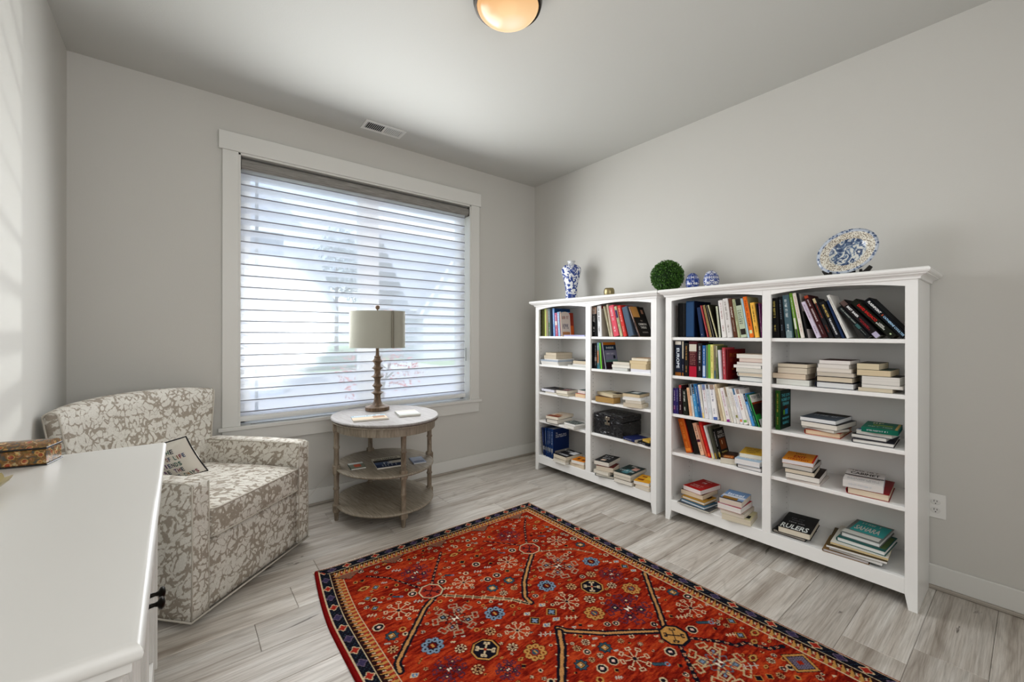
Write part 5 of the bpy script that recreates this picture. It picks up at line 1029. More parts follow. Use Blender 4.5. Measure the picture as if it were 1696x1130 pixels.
MOT=[('octr', -1.937, -1.446, 0.0562), ('octn', -1.946, -1.906, 0.0528), ('octr', -1.316, -1.439, 0.0594), ('octn', -1.314, -1.896, 0.0541), ('octt', -1.306, -2.318, 0.0559), ('snow', -2.114, -1.483, 0.0602), ('snow', -1.78, -1.483, 0.0511), ('snow', -1.5, -1.474, 0.0519), ('snow', -1.784, -1.903, 0.0491), ('snow', -1.49, -1.9, 0.0528), ('snow', -1.534, -2.293, 0.0561), ('snow', -1.132, -1.469, 0.0529), ('snow', -1.093, -2.274, 0.0573), ('gulg', -1.945, -1.683, 0.0955), ('gulg', -1.317, -1.667, 0.1059), ('guld', -1.313, -2.103, 0.0995), ('guld', -1.933, -1.26, 0.0733), ('guld', -1.322, -1.252, 0.0693), ('gulc', -1.307, -2.499, 0.1024), ('guld', -2.101, -1.903, 0.0602), ('guld', -1.159, -1.888, 0.0569), ('guld', -1.937, -2.038, 0.0444), ('roseb', -2.096, -1.763, 0.0478), ('roseb', -1.795, -1.761, 0.0471), ('roseb', -1.481, -1.756, 0.047), ('roseb', -1.147, -1.747, 0.048), ('roseg', -1.804, -2.036, 0.0472), ('roseg', -1.454, -2.03, 0.0473), ('roseg', -1.179, -2.023, 0.0465), ('bflo', -2.198, -1.613, 0.0319), ('bflo', -1.697, -1.608, 0.0328), ('bflo', -1.595, -1.607, 0.0338), ('bflo', -1.577, -2.187, 0.032), ('bflo', -1.713, -2.187, 0.0303), ('bflo', -1.057, -1.589, 0.0346), ('bflo', -1.049, -2.163, 0.0319), ('wheel', -2.225, -1.685, 0.0222), ('wheel', -2.018, -1.844, 0.0251), ('wheel', -2.022, -1.969, 0.0261), ('wheel', -1.857, -1.963, 0.0238), ('wheel', -1.874, -1.839, 0.0251), ('wheel', -1.397, -1.954, 0.0275), ('wheel', -1.392, -1.834, 0.027), ('wheel', -1.232, -1.95, 0.0254), ('wheel', -1.238, -1.825, 0.0265), ('wheel', -1.678, -1.671, 0.0211), ('wheel', -1.615, -1.672, 0.0179), ('wheel', -1.615, -2.122, 0.0177), ('wheel', -1.665, -2.122, 0.0174), ('wheel', -1.144, -2.613, 0.0161), ('wheel', -1.194, -2.663, 0.0153), ('ring', -2.223, -1.532, 0.0227), ('ring', -1.672, -1.535, 0.0197), ('ring', -1.617, -1.535, 0.02), ('ring', -1.644, -1.387, 0.0209), ('ring', -2.085, -1.089, 0.0112), ('ring', -2.104, -1.136, 0.0109), ('ring', -1.861, -1.411, 0.0212), ('ring', -2.016, -1.412, 0.0202), ('ring', -1.605, -2.248, 0.0212), ('ring', -1.666, -2.246, 0.0207), ('ring', -1.036, -1.516, 0.0196), ('ring', -1.229, -1.393, 0.0176), ('ring', -1.405, -1.394, 0.021), ('ring', -1.025, -2.223, 0.0205), ('ring', -1.218, -2.347, 0.0228), ('ring', -1.398, -2.357, 0.0224), ('ring', -1.094, -2.37, 0.0079), ('ring', -1.081, -2.388, 0.0078), ('ring', -1.152, -2.658, 0.0123), ('ring', -1.108, -2.611, 0.0093), ('dia', -2.198, -1.315, 0.0185), ('dia', -1.693, -1.322, 0.0173), ('dia', -1.596, -1.321, 0.0158), ('dia', -2.142, -1.255, 0.0207), ('dia', -2.191, -1.404, 0.0191), ('dia', -1.689, -1.904, 0.0286), ('dia', -1.595, -1.908, 0.0295), ('dia', -1.045, -1.886, 0.0235), ('dia', -1.057, -1.306, 0.0189), ('dia', -1.095, -2.485, 0.0224), ('dia', -1.266, -2.619, 0.0174), ('dia', -1.038, -2.424, 0.0209), ('hex', -2.192, -1.23, 0.0308), ('hex', -1.693, -1.232, 0.0277), ('hex', -1.592, -1.235, 0.0244), ('hex', -2.046, -1.086, 0.0151), ('hex', -1.812, -1.191, 0.0194), ('hex', -1.035, -2.515, 0.0276), ('hex', -1.183, -2.567, 0.0254), ('hex', -1.089, -2.534, 0.0195), ('hex', -1.058, -1.216, 0.0242), ('bar', -2.08, -1.388, 0.0233), ('bar', -1.805, -1.386, 0.0218), ('bar', -1.47, -1.377, 0.02), ('bar', -1.479, -2.368, 0.0304), ('bar', -1.164, -1.374, 0.0225), ('bar', -1.134, -2.358, 0.0338), ('leaf', -1.595, -1.848, 0.0215), ('leaf', -1.687, -1.851, 0.0195), ('leaf', -1.611, -1.954, 0.0204), ('leaf', -1.668, -1.955, 0.0219), ('leaf', -1.041, -1.83, 0.02), ('leaf', -1.041, -1.938, 0.0193), ('leaf', -2.214, -1.85, 0.0205), ('ess', -2.168, -1.803, 0.0214), ('ess', -1.727, -1.813, 0.0228), ('ess', -1.547, -1.811, 0.0243), ('ess', -1.622, -1.833, 0.0134), ('sprig', -1.554, -1.987, 0.0289), ('sprig', -1.707, -1.991, 0.0303), ('sprig', -1.085, -1.795, 0.016), ('sprig', -2.016, -1.479, 0.023), ('sprig', -1.862, -1.478, 0.0241), ('sprig', -1.673, -1.449, 0.0221), ('sprig', -2.218, -1.443, 0.0218), ('sprig', -2.011, -1.181, 0.0258), ('sprig', -1.855, -1.175, 0.0193), ('sprig', -1.612, -1.447, 0.0188), ('sprig', -1.178, -2.279, 0.0265), ('sprig', -1.231, -2.577, 0.0338), ('sprig', -1.123, -2.459, 0.0199), ('sprig', -1.006, -2.311, 0.0166), ('sprig', -1.009, -2.571, 0.0173)]
LNS=[('thick', 0.011, [(-1.95, -1.499), (-2.018, -1.541), (-2.097, -1.619), (-2.178, -1.698), (-2.239, -1.759), (-2.247, -1.803)]), ('thick', 0.011, [(-1.337, -1.489), (-1.444, -1.575), (-1.544, -1.663), (-1.617, -1.755), (-1.624, -1.804)]), ('thin', 0.008, [(-1.905, -1.513), (-1.848, -1.566), (-1.775, -1.637), (-1.655, -1.759)]), ('thin', 0.008, [(-1.769, -1.634), (-1.682, -1.725), (-1.638, -1.8)]), ('thick', 0.011, [(-1.014, -1.986), (-1.136, -2.108), (-1.21, -2.186), (-1.286, -2.259)]), ('thick', 0.011, [(-1.644, -1.997), (-1.628, -2.032), (-1.513, -2.14), (-1.42, -2.203), (-1.33, -2.269)]), ('thick', 0.013, [(-1.652, -2.013), (-1.707, -2.084), (-1.824, -2.196)]), ('chain', 0.007, [(-1.907, -1.397), (-1.852, -1.315), (-1.74, -1.163)]), ('chain', 0.006, [(-1.967, -1.394), (-2.015, -1.305), (-2.067, -1.217), (-2.154, -1.14)]), ('chain', 0.006, [(-1.288, -1.38), (-1.177, -1.229), (-1.091, -1.135)]), ('chain', 0.005, [(-1.338, -1.373), (-1.417, -1.277), (-1.476, -1.209)]), ('chain', 0.009, [(-1.342, -2.366), (-1.397, -2.431), (-1.451, -2.492)]), ('chain', 0.008, [(-1.272, -2.363), (-1.235, -2.404), (-1.192, -2.452), (-1.166, -2.501), (-1.122, -2.515), (-1.086, -2.586), (-1.03, -2.613)]), ('thin', 0.005, [(-1.288, -1.497), (-1.126, -1.595), (-1.07, -1.7)])]

# ------------------------------------------------------------------ armchair
def damask():
    m = newmat('damask_upholstery', 'c9c4ba', .85, 0, .15); t, b = nodes(m); tc = t.nodes.new('ShaderNodeTexCoord')
    sx = N(t, 'ShaderNodeSeparateXYZ'); t.links.new(tc.outputs['Object'], sx.inputs[0])
    # mirror repeat of a warped noise gives scrolling ornament
    ad = N(t, 'ShaderNodeMath', operation='ADD'); t.links.new(sx.outputs[0], ad.inputs[0]); 
    k = N(t, 'ShaderNodeMath', operation='MULTIPLY'); k.inputs[1].default_value = .6; t.links.new(sx.outputs[1], k.inputs[0]); t.links.new(k.outputs[0], ad.inputs[1])
    px = N(t, 'ShaderNodeMath', operation='PINGPONG'); px.inputs[1].default_value = .135; t.links.new(ad.outputs[0], px.inputs[0])
    k2 = N(t, 'ShaderNodeMath', operation='MULTIPLY'); k2.inputs[1].default_value = .5; t.links.new(sx.outputs[1], k2.inputs[0])
    az = N(t, 'ShaderNodeMath', operation='ADD'); t.links.new(sx.outputs[2], az.inputs[0]); t.links.new(k2.outputs[0], az.inputs[1])
    cb = N(t, 'ShaderNodeCombineXYZ'); t.links.new(px.outputs[0], cb.inputs[0]); t.links.new(az.outputs[0], cb.inputs[1]); t.links.new(sx.outputs[1], cb.inputs[2])
    mp_ = N(t, 'ShaderNodeMapping', Scale=(1, .8, .35)); t.links.new(cb.outputs[0], mp_.inputs[0])
    wn = N(t, 'ShaderNodeTexNoise', Scale=14, Detail=2); t.links.new(mp_.outputs[0], wn.inputs['Vector'])
    ws = N(t, 'ShaderNodeVectorMath', operation='SCALE'); ws.inputs[3].default_value = .075; t.links.new(wn.outputs['Color'], ws.inputs[0])
    wa = N(t, 'ShaderNodeVectorMath', operation='ADD'); t.links.new(mp_.outputs[0], wa.inputs[0]); t.links.new(ws.outputs[0], wa.inputs[1])
    vo = N(t, 'ShaderNodeTexVoronoi', Scale=34); vo.feature = 'DISTANCE_TO_EDGE'; t.links.new(wa.outputs[0], vo.inputs['Vector'])
    big = N(t, 'ShaderNodeTexNoise', Scale=13, Detail=3, Distortion=1.6); t.links.new(tc.outputs['Object'], big.inputs['Vector'])
    fine = N(t, 'ShaderNodeTexNoise', Scale=75, Detail=3, Distortion=.8); t.links.new(tc.outputs['Object'], fine.inputs['Vector'])
    # threshold: thin outlines in cream areas, wide taupe ground elsewhere
    tr = N(t, 'ShaderNodeMapRange'); tr.inputs[1].default_value = .40; tr.inputs[2].default_value = .62; tr.inputs[3].default_value = .0; tr.inputs[4].default_value = .19; t.links.new(big.outputs['Fac'], tr.inputs[0])
    fs_ = N(t, 'ShaderNodeMath', operation='MULTIPLY_ADD'); fs_.inputs[1].default_value = .34; fs_.inputs[2].default_value = -.17; t.links.new(fine.outputs['Fac'], fs_.inputs[0])
    sb = N(t, 'ShaderNodeMath', operation='SUBTRACT'); t.links.new(vo.outputs['Distance'], sb.inputs[0]); t.links.new(tr.outputs[0], sb.inputs[1])
    s2 = N(t, 'ShaderNodeMath', operation='ADD'); t.links.new(sb.outputs[0], s2.inputs[0]); t.links.new(fs_.outputs[0], s2.inputs[1])
    s3 = N(t, 'ShaderNodeMath', operation='MULTIPLY_ADD'); s3.inputs[1].default_value = 4; s3.inputs[2].default_value = .5; t.links.new(s2.outputs[0], s3.inputs[0])
    r = ramp(t, [(.30, 'a3998c'), (.42, 'ada497'), (.56, 'd3cec4'), (.8, 'dcd8cf')]); t.links.new(s3.outputs[0], r.inputs[0])
    w = N(t, 'ShaderNodeTexNoise', Scale=420, Detail=2); t.links.new(tc.outputs['Object'], w.inputs['Vector'])
    rw = ramp(t, [(.35, 'c4c0b8'), (.6, 'ffffff')]); t.links.new(w.outputs['Fac'], rw.inputs[0])
    x = N(t, 'ShaderNodeMix', data_type='RGBA', blend_type='MULTIPLY'); x.inputs[0].default_value = .5; t.links.new(r.outputs[0], x.inputs[6]); t.links.new(rw.outputs[0], x.inputs[7])
    t.links.new(x.outputs[2], b.inputs['Base Color'])
    bp = N(t, 'ShaderNodeBump', Strength=.35, Distance=.0015); t.links.new(w.outputs['Fac'], bp.inputs['Height']); t.links.new(bp.outputs[0], b.inputs['Normal'])
    return m
M_dam = damask(); M_pip = newmat('piping_fabric', 'bcb5a9', .85)
CA = (-2.830, -1.068)
ch = empty('armchair', (CA[0], CA[1], 0), math.atan2(.670, .742), 'cream and taupe damask swivel armchair in the corner left of the window', 'armchair')
def soft(name, x0, x1, y0, y1, z0, z1, bev, puff=(0, 0, 0), parent=None, m=None, cuts=8, seg=3):
    """rounded upholstered block; puff bulges the faces"""
    bmx = bmesh.new(); bmesh.ops.create_cube(bmx, size=1)
    bmesh.ops.subdivide_edges(bmx, edges=bmx.edges[:], cuts=cuts, use_grid_fill=True)
    cx_, cy_, cz_ = (x0+x1)/2, (y0+y1)/2, (z0+z1)/2; hx, hy, hz = (x1-x0)/2, (y1-y0)/2, (z1-z0)/2
    for v in bmx.verts:
        u = Vector((v.co.x*2, v.co.y*2, v.co.z*2))
        p = Vector((u.x*hx, u.y*hy, u.z*hz))
        # round: clamp to inner box then push out by bev
        inn = Vector((max(-hx+bev, min(hx-bev, p.x)), max(-hy+bev, min(hy-bev, p.y)), max(-hz+bev, min(hz-bev, p.z))))
        d_ = p-inn
        if d_.length > 1e-9: p = inn+d_.normalized()*bev
        fx = (1-u.y**2)*(1-u.z**2); fy = (1-u.x**2)*(1-u.z**2); fz = (1-u.x**2)*(1-u.y**2)
        p.x += math.copysign(puff[0]*fx, u.x) if abs(u.x) > .99 else 0
        p.y += math.copysign(puff[1]*fy, u.y) if abs(u.y) > .99 else 0
        p.z += math.copysign(puff[2]*fz**.6, u.z) if abs(u.z) > .99 else 0
        v.co = (p.x+cx_, p.y+cy_, p.z+cz_)
    me = bpy.data.meshes.new(name); bmx.to_mesh(me); bmx.free(); me.materials.append(m or M_dam)
    for p in me.polygons: p.use_smooth = True
    o = bpy.data.objects.new(name, me); C.objects.link(o)
    if parent: o.parent = parent
    return o
soft('base', .080, .668, .012, .66, .035, .335, .012, (0, .004, 0), ch)
q = MB(); q.box(.10, .65, .08, .62, .0, .036, mat('1a1816', .8)); q.build('swivel_base', None, ch)
soft('arm', .0, .088, 0, .66, .033, .606, .014, (.006, .004, .010), ch, cuts=10)
soft('arm', .662, .750, 0, .66, .033, .606, .014, (.006, .004, .010), ch, cuts=10)
cu = soft('seat_cushion', .090, .660, -.010, .60, .338, .478, .022, (0, .010, .022), ch, cuts=12)
q = MB()
def rrect(x0, x1, y0, y1, z, r, bow=0):
    P_ = []
    for cx_, cy_, a0 in ((x1-r, y0+r, -90), (x1-r, y1-r, 0), (x0+r, y1-r, 90), (x0+r, y0+r, 180)):
        for k in range(5):
            a = math.radians(a0+k*22.5); P_.append((cx_+r*math.cos(a), cy_+r*math.sin(a), z))
    return P_
q.tube(rrect(.094, .656, -.010, .596, .468, .03), .0045, M_pip, 6, closed=True); q.tube(rrect(.094, .656, -.010, .596, .350, .03), .0045, M_pip, 6, closed=True)
q.build('piping', M_pip, cu)
q = MB()
for x0_ in (0, .662):
    for xx in (x0_+.006, x0_+.084):
        q.tube([(xx, .004, .04), (xx, .002, .3), (xx, .003, .594), (xx, .03, .604), (xx, .60, .602)], .0034, M_pip, 6)
q.tube([(.0, .0, .037), (.75, .0, .037)], .004, M_pip, 6); q.tube([(.0, .0, .037), (.0, .62, .037)], .004, M_pip, 6); q.tube([(.75, .0, .037), (.75, .62, .037)], .004, M_pip, 6)
q.build('welt', M_pip, ch)
# barrel back: curved shell
q = MB(); ns, ntt = 28, 12; outer = []; inner = []
cu0 = (.345)
def backpt(s, t, off):
    # s -1..1 across, t 0..1 up, off = thickness toward the front
    a = s*1.18
    hw_ = .332+.080*t; back = .632+.030*t; dep = .085+.02*t
    x = cu0+.005*(1-t)+hw_*math.sin(a)/math.sin(1.18) ; yy = back+dep*(math.cos(a)-math.cos(1.18))/(1-math.cos(1.18))-.07*(t)*0
    if off:
        nx, ny = math.sin(a)*dep, math.cos(a)*hw_; l = math.hypot(nx, ny); x -= off*nx/l; yy -= off*ny/l
    zt = .884+.036*(1-s*s)
    return x, yy, .30+(zt-.30)*t
vs = []; fs = []
th_ = .105
def loop(s):
    th_ = .105*(1-.5*s*s)
    L = []
    for k in range(ntt+1): L.append(backpt(s, k/ntt*.97, 0))
    for k in range(7):
        a = PI*k/6; mid = th_/2-th_/2*math.cos(a); x, yy, z = backpt(s, .97, mid); L.append((x, yy, z+.024*math.sin(a)))
    for k in range(ntt, -1, -1): L.append(backpt(s, k/ntt*.97, th_))
    return L
n = None
for i in range(ns+1):
    L = loop(-1+2*i/ns); n = len(L); vs += L
for i in range(ns):
    for k in range(n-1): fs.append((i*n+k, i*n+k+1, (i+1)*n+k+1, (i+1)*n+k))
fs.append(list(range(n))[::-1]); fs.append([ns*n+k for k in range(n)])
q.add(vs, fs, M_dam, True); bk = q.build('backrest', M_dam, ch)
q = MB(); 
for s in (-1, 1): q.tube([Vector(p) for p in loop(s)[2:]], .0038, M_pip, 6)
q.tube([Vector(backpt(-1+2*i/24, .975, 0))+Vector((0, 0, .004)) for i in range(25)], .0038, M_pip, 6); q.build('piping', M_pip, bk)
# pillow with embroidered saying
vyv = Vector((-.083, -.030, .18)).normalized(); vx = Rt + Vector((0, 0, .28)); vx = (vx - vyv*vx.dot(vyv)).normalized(); vz = vx.cross(vyv).normalized()
pw_w, pw_h = .300, .210
PC = Vector((-2.757, -.655, .545)) + vyv*(pw_h/2) - vx*(pw_w/2)
pw = empty('pillow', PC, 0, 'small white pillow with colourful embroidered saying on the armchair seat', 'pillow')
M_pil = newmat('pillow_canvas', 'dcd7cc', .9); addbump(M_pil, 500, .4, .001)
KX, KY = 1, 1
T = Matrix(((vx.x, vyv.x, vz.x, 0), (vx.y, vyv.y, vz.y, 0), (vx.z, vyv.z, vz.z, 0), (0, 0, 0, 1)))
def pilz(u, v): return .042*((1-u**4)*(1-v**4))**.6+.003
q = MB(); n = 18
for sg in (1, -1):
    vs = []; fs = []
    for i in range(n+1):
        for j in range(n+1):
            u = -1+2*i/n; v = -1+2*j/n; c_ = 1-.05*(1-v*v)*u*u; d_ = 1-.05*(1-u*u)*v*v
            vs.append((u*pw_w/2*c_, v*pw_h/2*d_, sg*(pilz(u, v)-.003)))
    for i in range(n):
        for j in range(n):
            a = i*(n+1)+j; f = (a, a+n+1, a+n+2, a+1); fs.append(f if sg > 0 else f[::-1])
    q.add(vs, fs, M_pil, True, T)
q.build('cushion', M_pil, pw, fixn=False)
q = MB(); P_ = []
for k in range(48):
    a = 2*PI*k/48; c_, s_ = math.cos(a), math.sin(a); f = 1/max(abs(c_), abs(s_)); u, v = c_*f, s_*f
    P_.append(T @ Vector((u*pw_w/2*(1-.05*(1-v*v)), v*pw_h/2*(1-.05*(1-u*u)), 0)))
q.tube(P_, .0035, mat('1c1a1c', .8), 6, closed=True); q.build('piping', None, pw)
q = MB(); cols = ['2c3f66', '7a1f38', '8a5a20', '1f5a4c', '3a3f48', '5a2c6a']; rd = random.Random(11)
def pil_text(st, x0, x1, yb, hh):
    x0 *= KX; x1 *= KX; yb *= KY; hh *= KY
    vs_, fs_, asp = textmesh(st); m_ = len(st)
    # letters coloured one by one: build each glyph separately
    wd = (x1-x0); adv = wd/len(st)
    for k, chh in enumerate(st):
        if chh == ' ': continue
        gv, gf, ga = textmesh(chh); gw = adv*(.80 if chh not in 'I' else .3); gx = x0+k*adv+(adv-gw)/2
        P2 = []
        for a, b_ in gv:
            X_ = gx+a*gw; Y_ = yb+b_*hh; P2.append((X_, Y_, pilz(X_/(pw_w/2), Y_/(pw_h/2))-.0015))
        q.add(P2, gf, mat(rd.choice(cols), .8), False, T)
pil_text('IN THE', -.022, .088, .052, .022); pil_text('COOKIES OF LIFE', -.064, .124, .018, .022)
pil_text('FRIENDS', -.020, .095, -.017, .023); pil_text('ARE THE', -.022, .090, -.051, .023); pil_text('CHOCOLATE CHIPS', -.062, .132, -.086, .022)
for k in range(26):   # motif dots along the edge
    X_ = (-.138+k*.0106)*KX
    for Y_ in (.094, -.098):
        q.box(X_, X_+.005, Y_-.003, Y_+.003, .004, .0075, mat(rd.choice(['7a2c20', '3a3028', 'a86838']), .8), T=T)
q.build('lettering', M_pil, pw, fixn=False)

# ------------------------------------------------------------------ oval table
def woodmat(name, a, b_, c_, scale=(18, 1.5, 1), sc=4):
    m = newmat(name, a, .5, 0, .35); t, b = nodes(m); tc = t.nodes.new('ShaderNodeTexCoord'); mp_ = N(t, 'ShaderNodeMapping', Scale=scale)
    n = N(t, 'ShaderNodeTexNoise', Scale=sc, Detail=6, Roughness=.65, Distortion=.6); r = ramp(t, [(.3, a), (.5, b_), (.72, c_)])
    t.links.new(tc.outputs['Object'], mp_.inputs[0]); t.links.new(mp_.outputs[0], n.inputs['Vector']); t.links.new(n.outputs['Fac'], r.inputs[0]); t.links.new(r.outputs[0], b.inputs['Base Color'])
    bp = N(t, 'ShaderNodeBump', Strength=.2, Distance=.001); t.links.new(n.outputs['Fac'], bp.inputs['Height']); t.links.new(bp.outputs[0], b.inputs['Normal']); return m
M_ash = woodmat('washed_oak', '6c6154', '8a8070', 'a39a8b', (30, 2.2, 2.2)); M_ashv = woodmat('washed_oak_turned', '5e5244', '817463', '9c917f', (14, 14, 2.5)); M_top = woodmat('washed_oak_top', '75706b', '8b8682', '9a9693', (26, 2, 2))
TC = (-1.745, -.405); trot = math.radians(6)
tbv = empty('side_table', (TC[0], TC[1], 0), trot, 'washed oak oval three tier side table under the window', 'table')
AX, AY = .345, .402
def oval(name, z0, z1, ax, ay, m, edge=.006):
    q = MB(); q.lathe([(0, z0), (.96, z0), (.985, z0+(z1-z0)*.2), (1.0, z0+(z1-z0)*.55), (.992, z1-(z1-z0)*.12), (.975, z1), (0, z1)], m, 64, sx=ax, sy=ay, smooth=False, cap=False)
    return smoothmod(q.build(name, m, tbv), 50)
oval('top', .648, .670, AX, AY, M_top)
q = MB(); q.lathe([(.955, .642), (.985, .642), (.985, .649), (.955, .649)], M_ash, 64, sx=AX, sy=AY, smooth=False, cap=False); q.build('top_moulding', M_ash, tbv)
q = MB(); q.lathe([(.90, .588), (.93, .588), (.93, .643), (.90, .643)], M_ash, 64, sx=AX, sy=AY, smooth=False, cap=False); q.build('apron', M_ash, tbv)
oval('middle_shelf', .322, .342, .318, .352, M_ash); oval('bottom_shelf', .083, .104, .318, .352, M_ash)
LR = .0185
lprof = [(.011, 0), (.0135, .002), (.0165, .05), (.0185, .056), (.0185, .060)]
def legprof():
    P_ = [(.010, 0), (.0125, .003), (.0165, .050), (.0185, .054), (.0185, .060)]
    def seg_(z0, z1):
        L = [(.0165, z0)]; k = 0
        for f in (.5,):
            zc = z0+(z1-z0)*f; L += [(.0160, zc-.010), (.0195, zc-.005), (.0205, zc), (.0195, zc+.005), (.0160, zc+.010)]
        L += [(.0170, z1-.012), (.0205, z1-.006), (.0205, z1)]; return L
    P_ += [(.0205, .104)] + seg_(.112, .308) + [(.0205, .36)] + seg_(.372, .585); return P_
legang = [(-92-6), (172-6), (88-6), (-8-6)]
for k, a in enumerate(legang):
    a = math.radians(a); lx, ly = .322*math.cos(a)*.985, .328*math.sin(a)*.985
    q = MB(); T = Matrix.Translation((lx, ly, 0)) @ Matrix.Rotation(a, 4, 'Z')
    q.lathe(legprof(), M_ashv, 16, T)
    for z0, z1 in ((.056, .108), (.308, .364), (.585, .648)): q.box(-.0225, .0225, -.0225, .0225, z0, z1, M_ashv, .005, T)
    q.build('leg', M_ashv, tbv)
# table lamp
LB = (-1.735, -.226)
lamp = empty('table_lamp', (LB[0], LB[1], .670), 0, 'turned brown wood table lamp with pale oval drum shade', 'lamp')
M_lw = woodmat('lamp_wood', '3c2e22', '5e4935', '7a6450', (10, 10, 3)); 
q = MB(); q.lathe([(.080, 0), (.085, .004), (.085, .026), (.080, .030), (.058, .032), (.052, .036), (.050, .040)], M_lw, 36); smoothmod(q.build('base', M_lw, lamp), 40)
pr = [(.046, .038), (.036, .046), (.028, .062), (.024, .085)]
z = .085
for zc, amp in ((.128, .040), (.180, .034), (.246, .041), (.308, .036), (.358, .036)):
    pr += [(.022, zc-.022), (.027, zc-.010), (amp+.003, zc-.001), (amp+.003, zc+.001), (.027, zc+.010), (.022, zc+.022)]
pr += [(.022, .385), (.024, .392), (.014, .398), (.012, .43), (.012, .46)]
q = MB(); q.lathe(pr, M_lw, 28); smoothmod(q.build('stem', M_lw, lamp), 55)
M_shade = newmat('linen_shade', 'a5a498', .9, 0, .1); addbump(M_shade, 300, .3, .001)
t_, b_ = nodes(M_shade)
q = MB(); 
def sup(a, ax, ay, p=.75): c_, s_ = math.cos(a), math.sin(a); return (ax*math.copysign(abs(c_)**p, c_), ay*math.copysign(abs(s_)**p, s_))
ns_ = 56; vs = []; fs = []
for i in range(ns_):
    a = 2*PI*i/ns_; o1 = sup(a, .196, .115); i1 = sup(a, .192, .111)
    vs += [(o1[0], o1[1], .455), (o1[0], o1[1], .722), (i1[0], i1[1], .722), (i1[0], i1[1], .455)]
for i in range(ns_):
    j = (i+1) % ns_
    for k in range(4): fs.append((i*4+k, j*4+k, j*4+(k+1) % 4, i*4+(k+1) % 4))
q.add(vs, fs, M_shade, False, Matrix.Rotation(-yaw, 4, 'Z')); smoothmod(q.build('shade', M_shade, lamp), 50)
q = MB(); a = Matrix.Rotation(-yaw, 4, 'Z'); q.box(.137, .152, -.1165, -.1100, .456, .721, mat('6f6a5c', .8), T=a); q.box(.1445, .1465, -.1175, -.1100, .456, .721, mat('a8a598', .8), T=a); q.build('shade_trim', None, lamp)
q = MB(); q.lathe([(.006, .70), (.006, .735), (.012, .738), (.017, .748), (.017, .758), (.010, .766), (0, .768)], M_lw, 16, cap=False)
for k in range(3):
    a = k*2*PI/3; q.tube([(0, 0, .712), (.11*math.cos(a), .11*math.sin(a), .712)], .0016, mat('8a8070', .4, .8), 5)
smoothmod(q.build('finial', M_lw, lamp), 60)
q = MB(); q.tube([(0, 0, .46), (0, 0, .56)], .012, mat('8a8070', .4, .8), 8); q.lathe([(0, .56), (.018, .575), (.028, .60), (.026, .625), (0, .645)], mat('e8e6e0', .4), 12, cap=False); q.build('bulb', None, lamp)
# lamp flex running over the table edge down to the skirting
q = MB(); M_flex = mat('cfccc4', .5)
q.tube([(-1.80, -.20, .674), (-1.86, -.13, .674), (-1.91, -.06, .665), (-1.935, -.035, .55), (-1.955, -.032, .35), (-1.985, -.030, .245), (-2.04, -.030, .195), (-2.085, -.030, .145), (-2.14, -.030, .085), (-2.24, -.032, .03), (-2.40, -.04, .006)], .0016, M_flex, 6)
o = q.build('lamp_cord', M_flex); tag(o, 'thin pale lamp cord hanging behind the side table along the baseboard', 'cord')
# things on the table tiers
def slab(name, corners, z, t, cov, label, cat, items=(), pages='e0dcd2', seed=3):
    """corners: near-left, near-right, far-right, far-left in plan"""
    P_ = [Vector((a, b_, 0)) for a, b_ in corners]; c_ = sum(P_, Vector())/4
    U = (P_[1]-P_[0]); w = U.length; U.normalize(); V = Vector((-U.y, U.x, 0)); 
    if V.dot(P_[3]-P_[0]) < 0: V = -V
    h = abs((P_[3]-P_[0]).dot(V))
    q = MB(); T = Matrix(((U.x, V.x, 0, 0), (U.y, V.y, 0, 0), (0, 0, 1, 0), (0, 0, 0, 1)))
    bt = min(.0012, t*.15)
    q.box(-w/2, w/2, -h/2, h/2, 0, bt, cloth(cov), T=T); q.box(-w/2, w/2, -h/2, h/2, t-bt, t, cloth(cov), T=T); q.box(-w/2, -w/2+bt, -h/2, h/2, bt, t-bt, cloth(cov), T=T)
    o = q.build(name, None); o.location = (c_.x, c_.y, z); tag(o, label, cat)
    q = MB(); q.box(-w/2+bt, w/2-.001, -h/2+.001, h/2-.001, bt, t-bt, paper(pages), T=T); q.build('pages', None, o)
    if items:
        q = MB(); deco(q, items, T @ Vector((-w/2, h/2, t+.0002)), U, -V, w, h, seed); q.build('printed_design', None, o, fixn=False)
    return o
slab('magazine', [(-2.012, -.560), (-1.800, -.606), (-1.765, -.425), (-1.975, -.380)], .6702, .005, 'a89c8c', 'magazine with landscape cover lying front left on the table top', 'magazine', [('rect', '94a8b4', 0, 0, 1, .3), ('text', '~', 'e8e8e8', .1, .05, .2), ('rect', 'c4b49c', 0, .3, 1, .8), ('rect', 'a08068', .6, .25, .95, .6), ('rect', '8c8478', .0, .8, 1, 1)])
slab('book', [(-1.722, -.588), (-1.585, -.618), (-1.540, -.440), (-1.680, -.408)], .6702, .013, 'a8a8a0', 'pale book with cloudy cover on the table top right of the lamp', 'book', [('rect', 'd4dae4', 0, .35, 1, .7), ('rect', 'b8b4ac', 0, 0, 1, .35)])
slab('disc_case', [(-1.998, -.470), (-1.905, -.482), (-1.890, -.355), (-1.985, -.343)], .3424, .010, '1c3830', 'small green edged case with tomato picture on the middle tier', 'case', [('rect', 'c8ccc8', 0, 0, 1, .28), ('rect', '787c6c', 0, .28, 1, 1), ('rect', 'b8563c', .3, .35, .75, .8)])
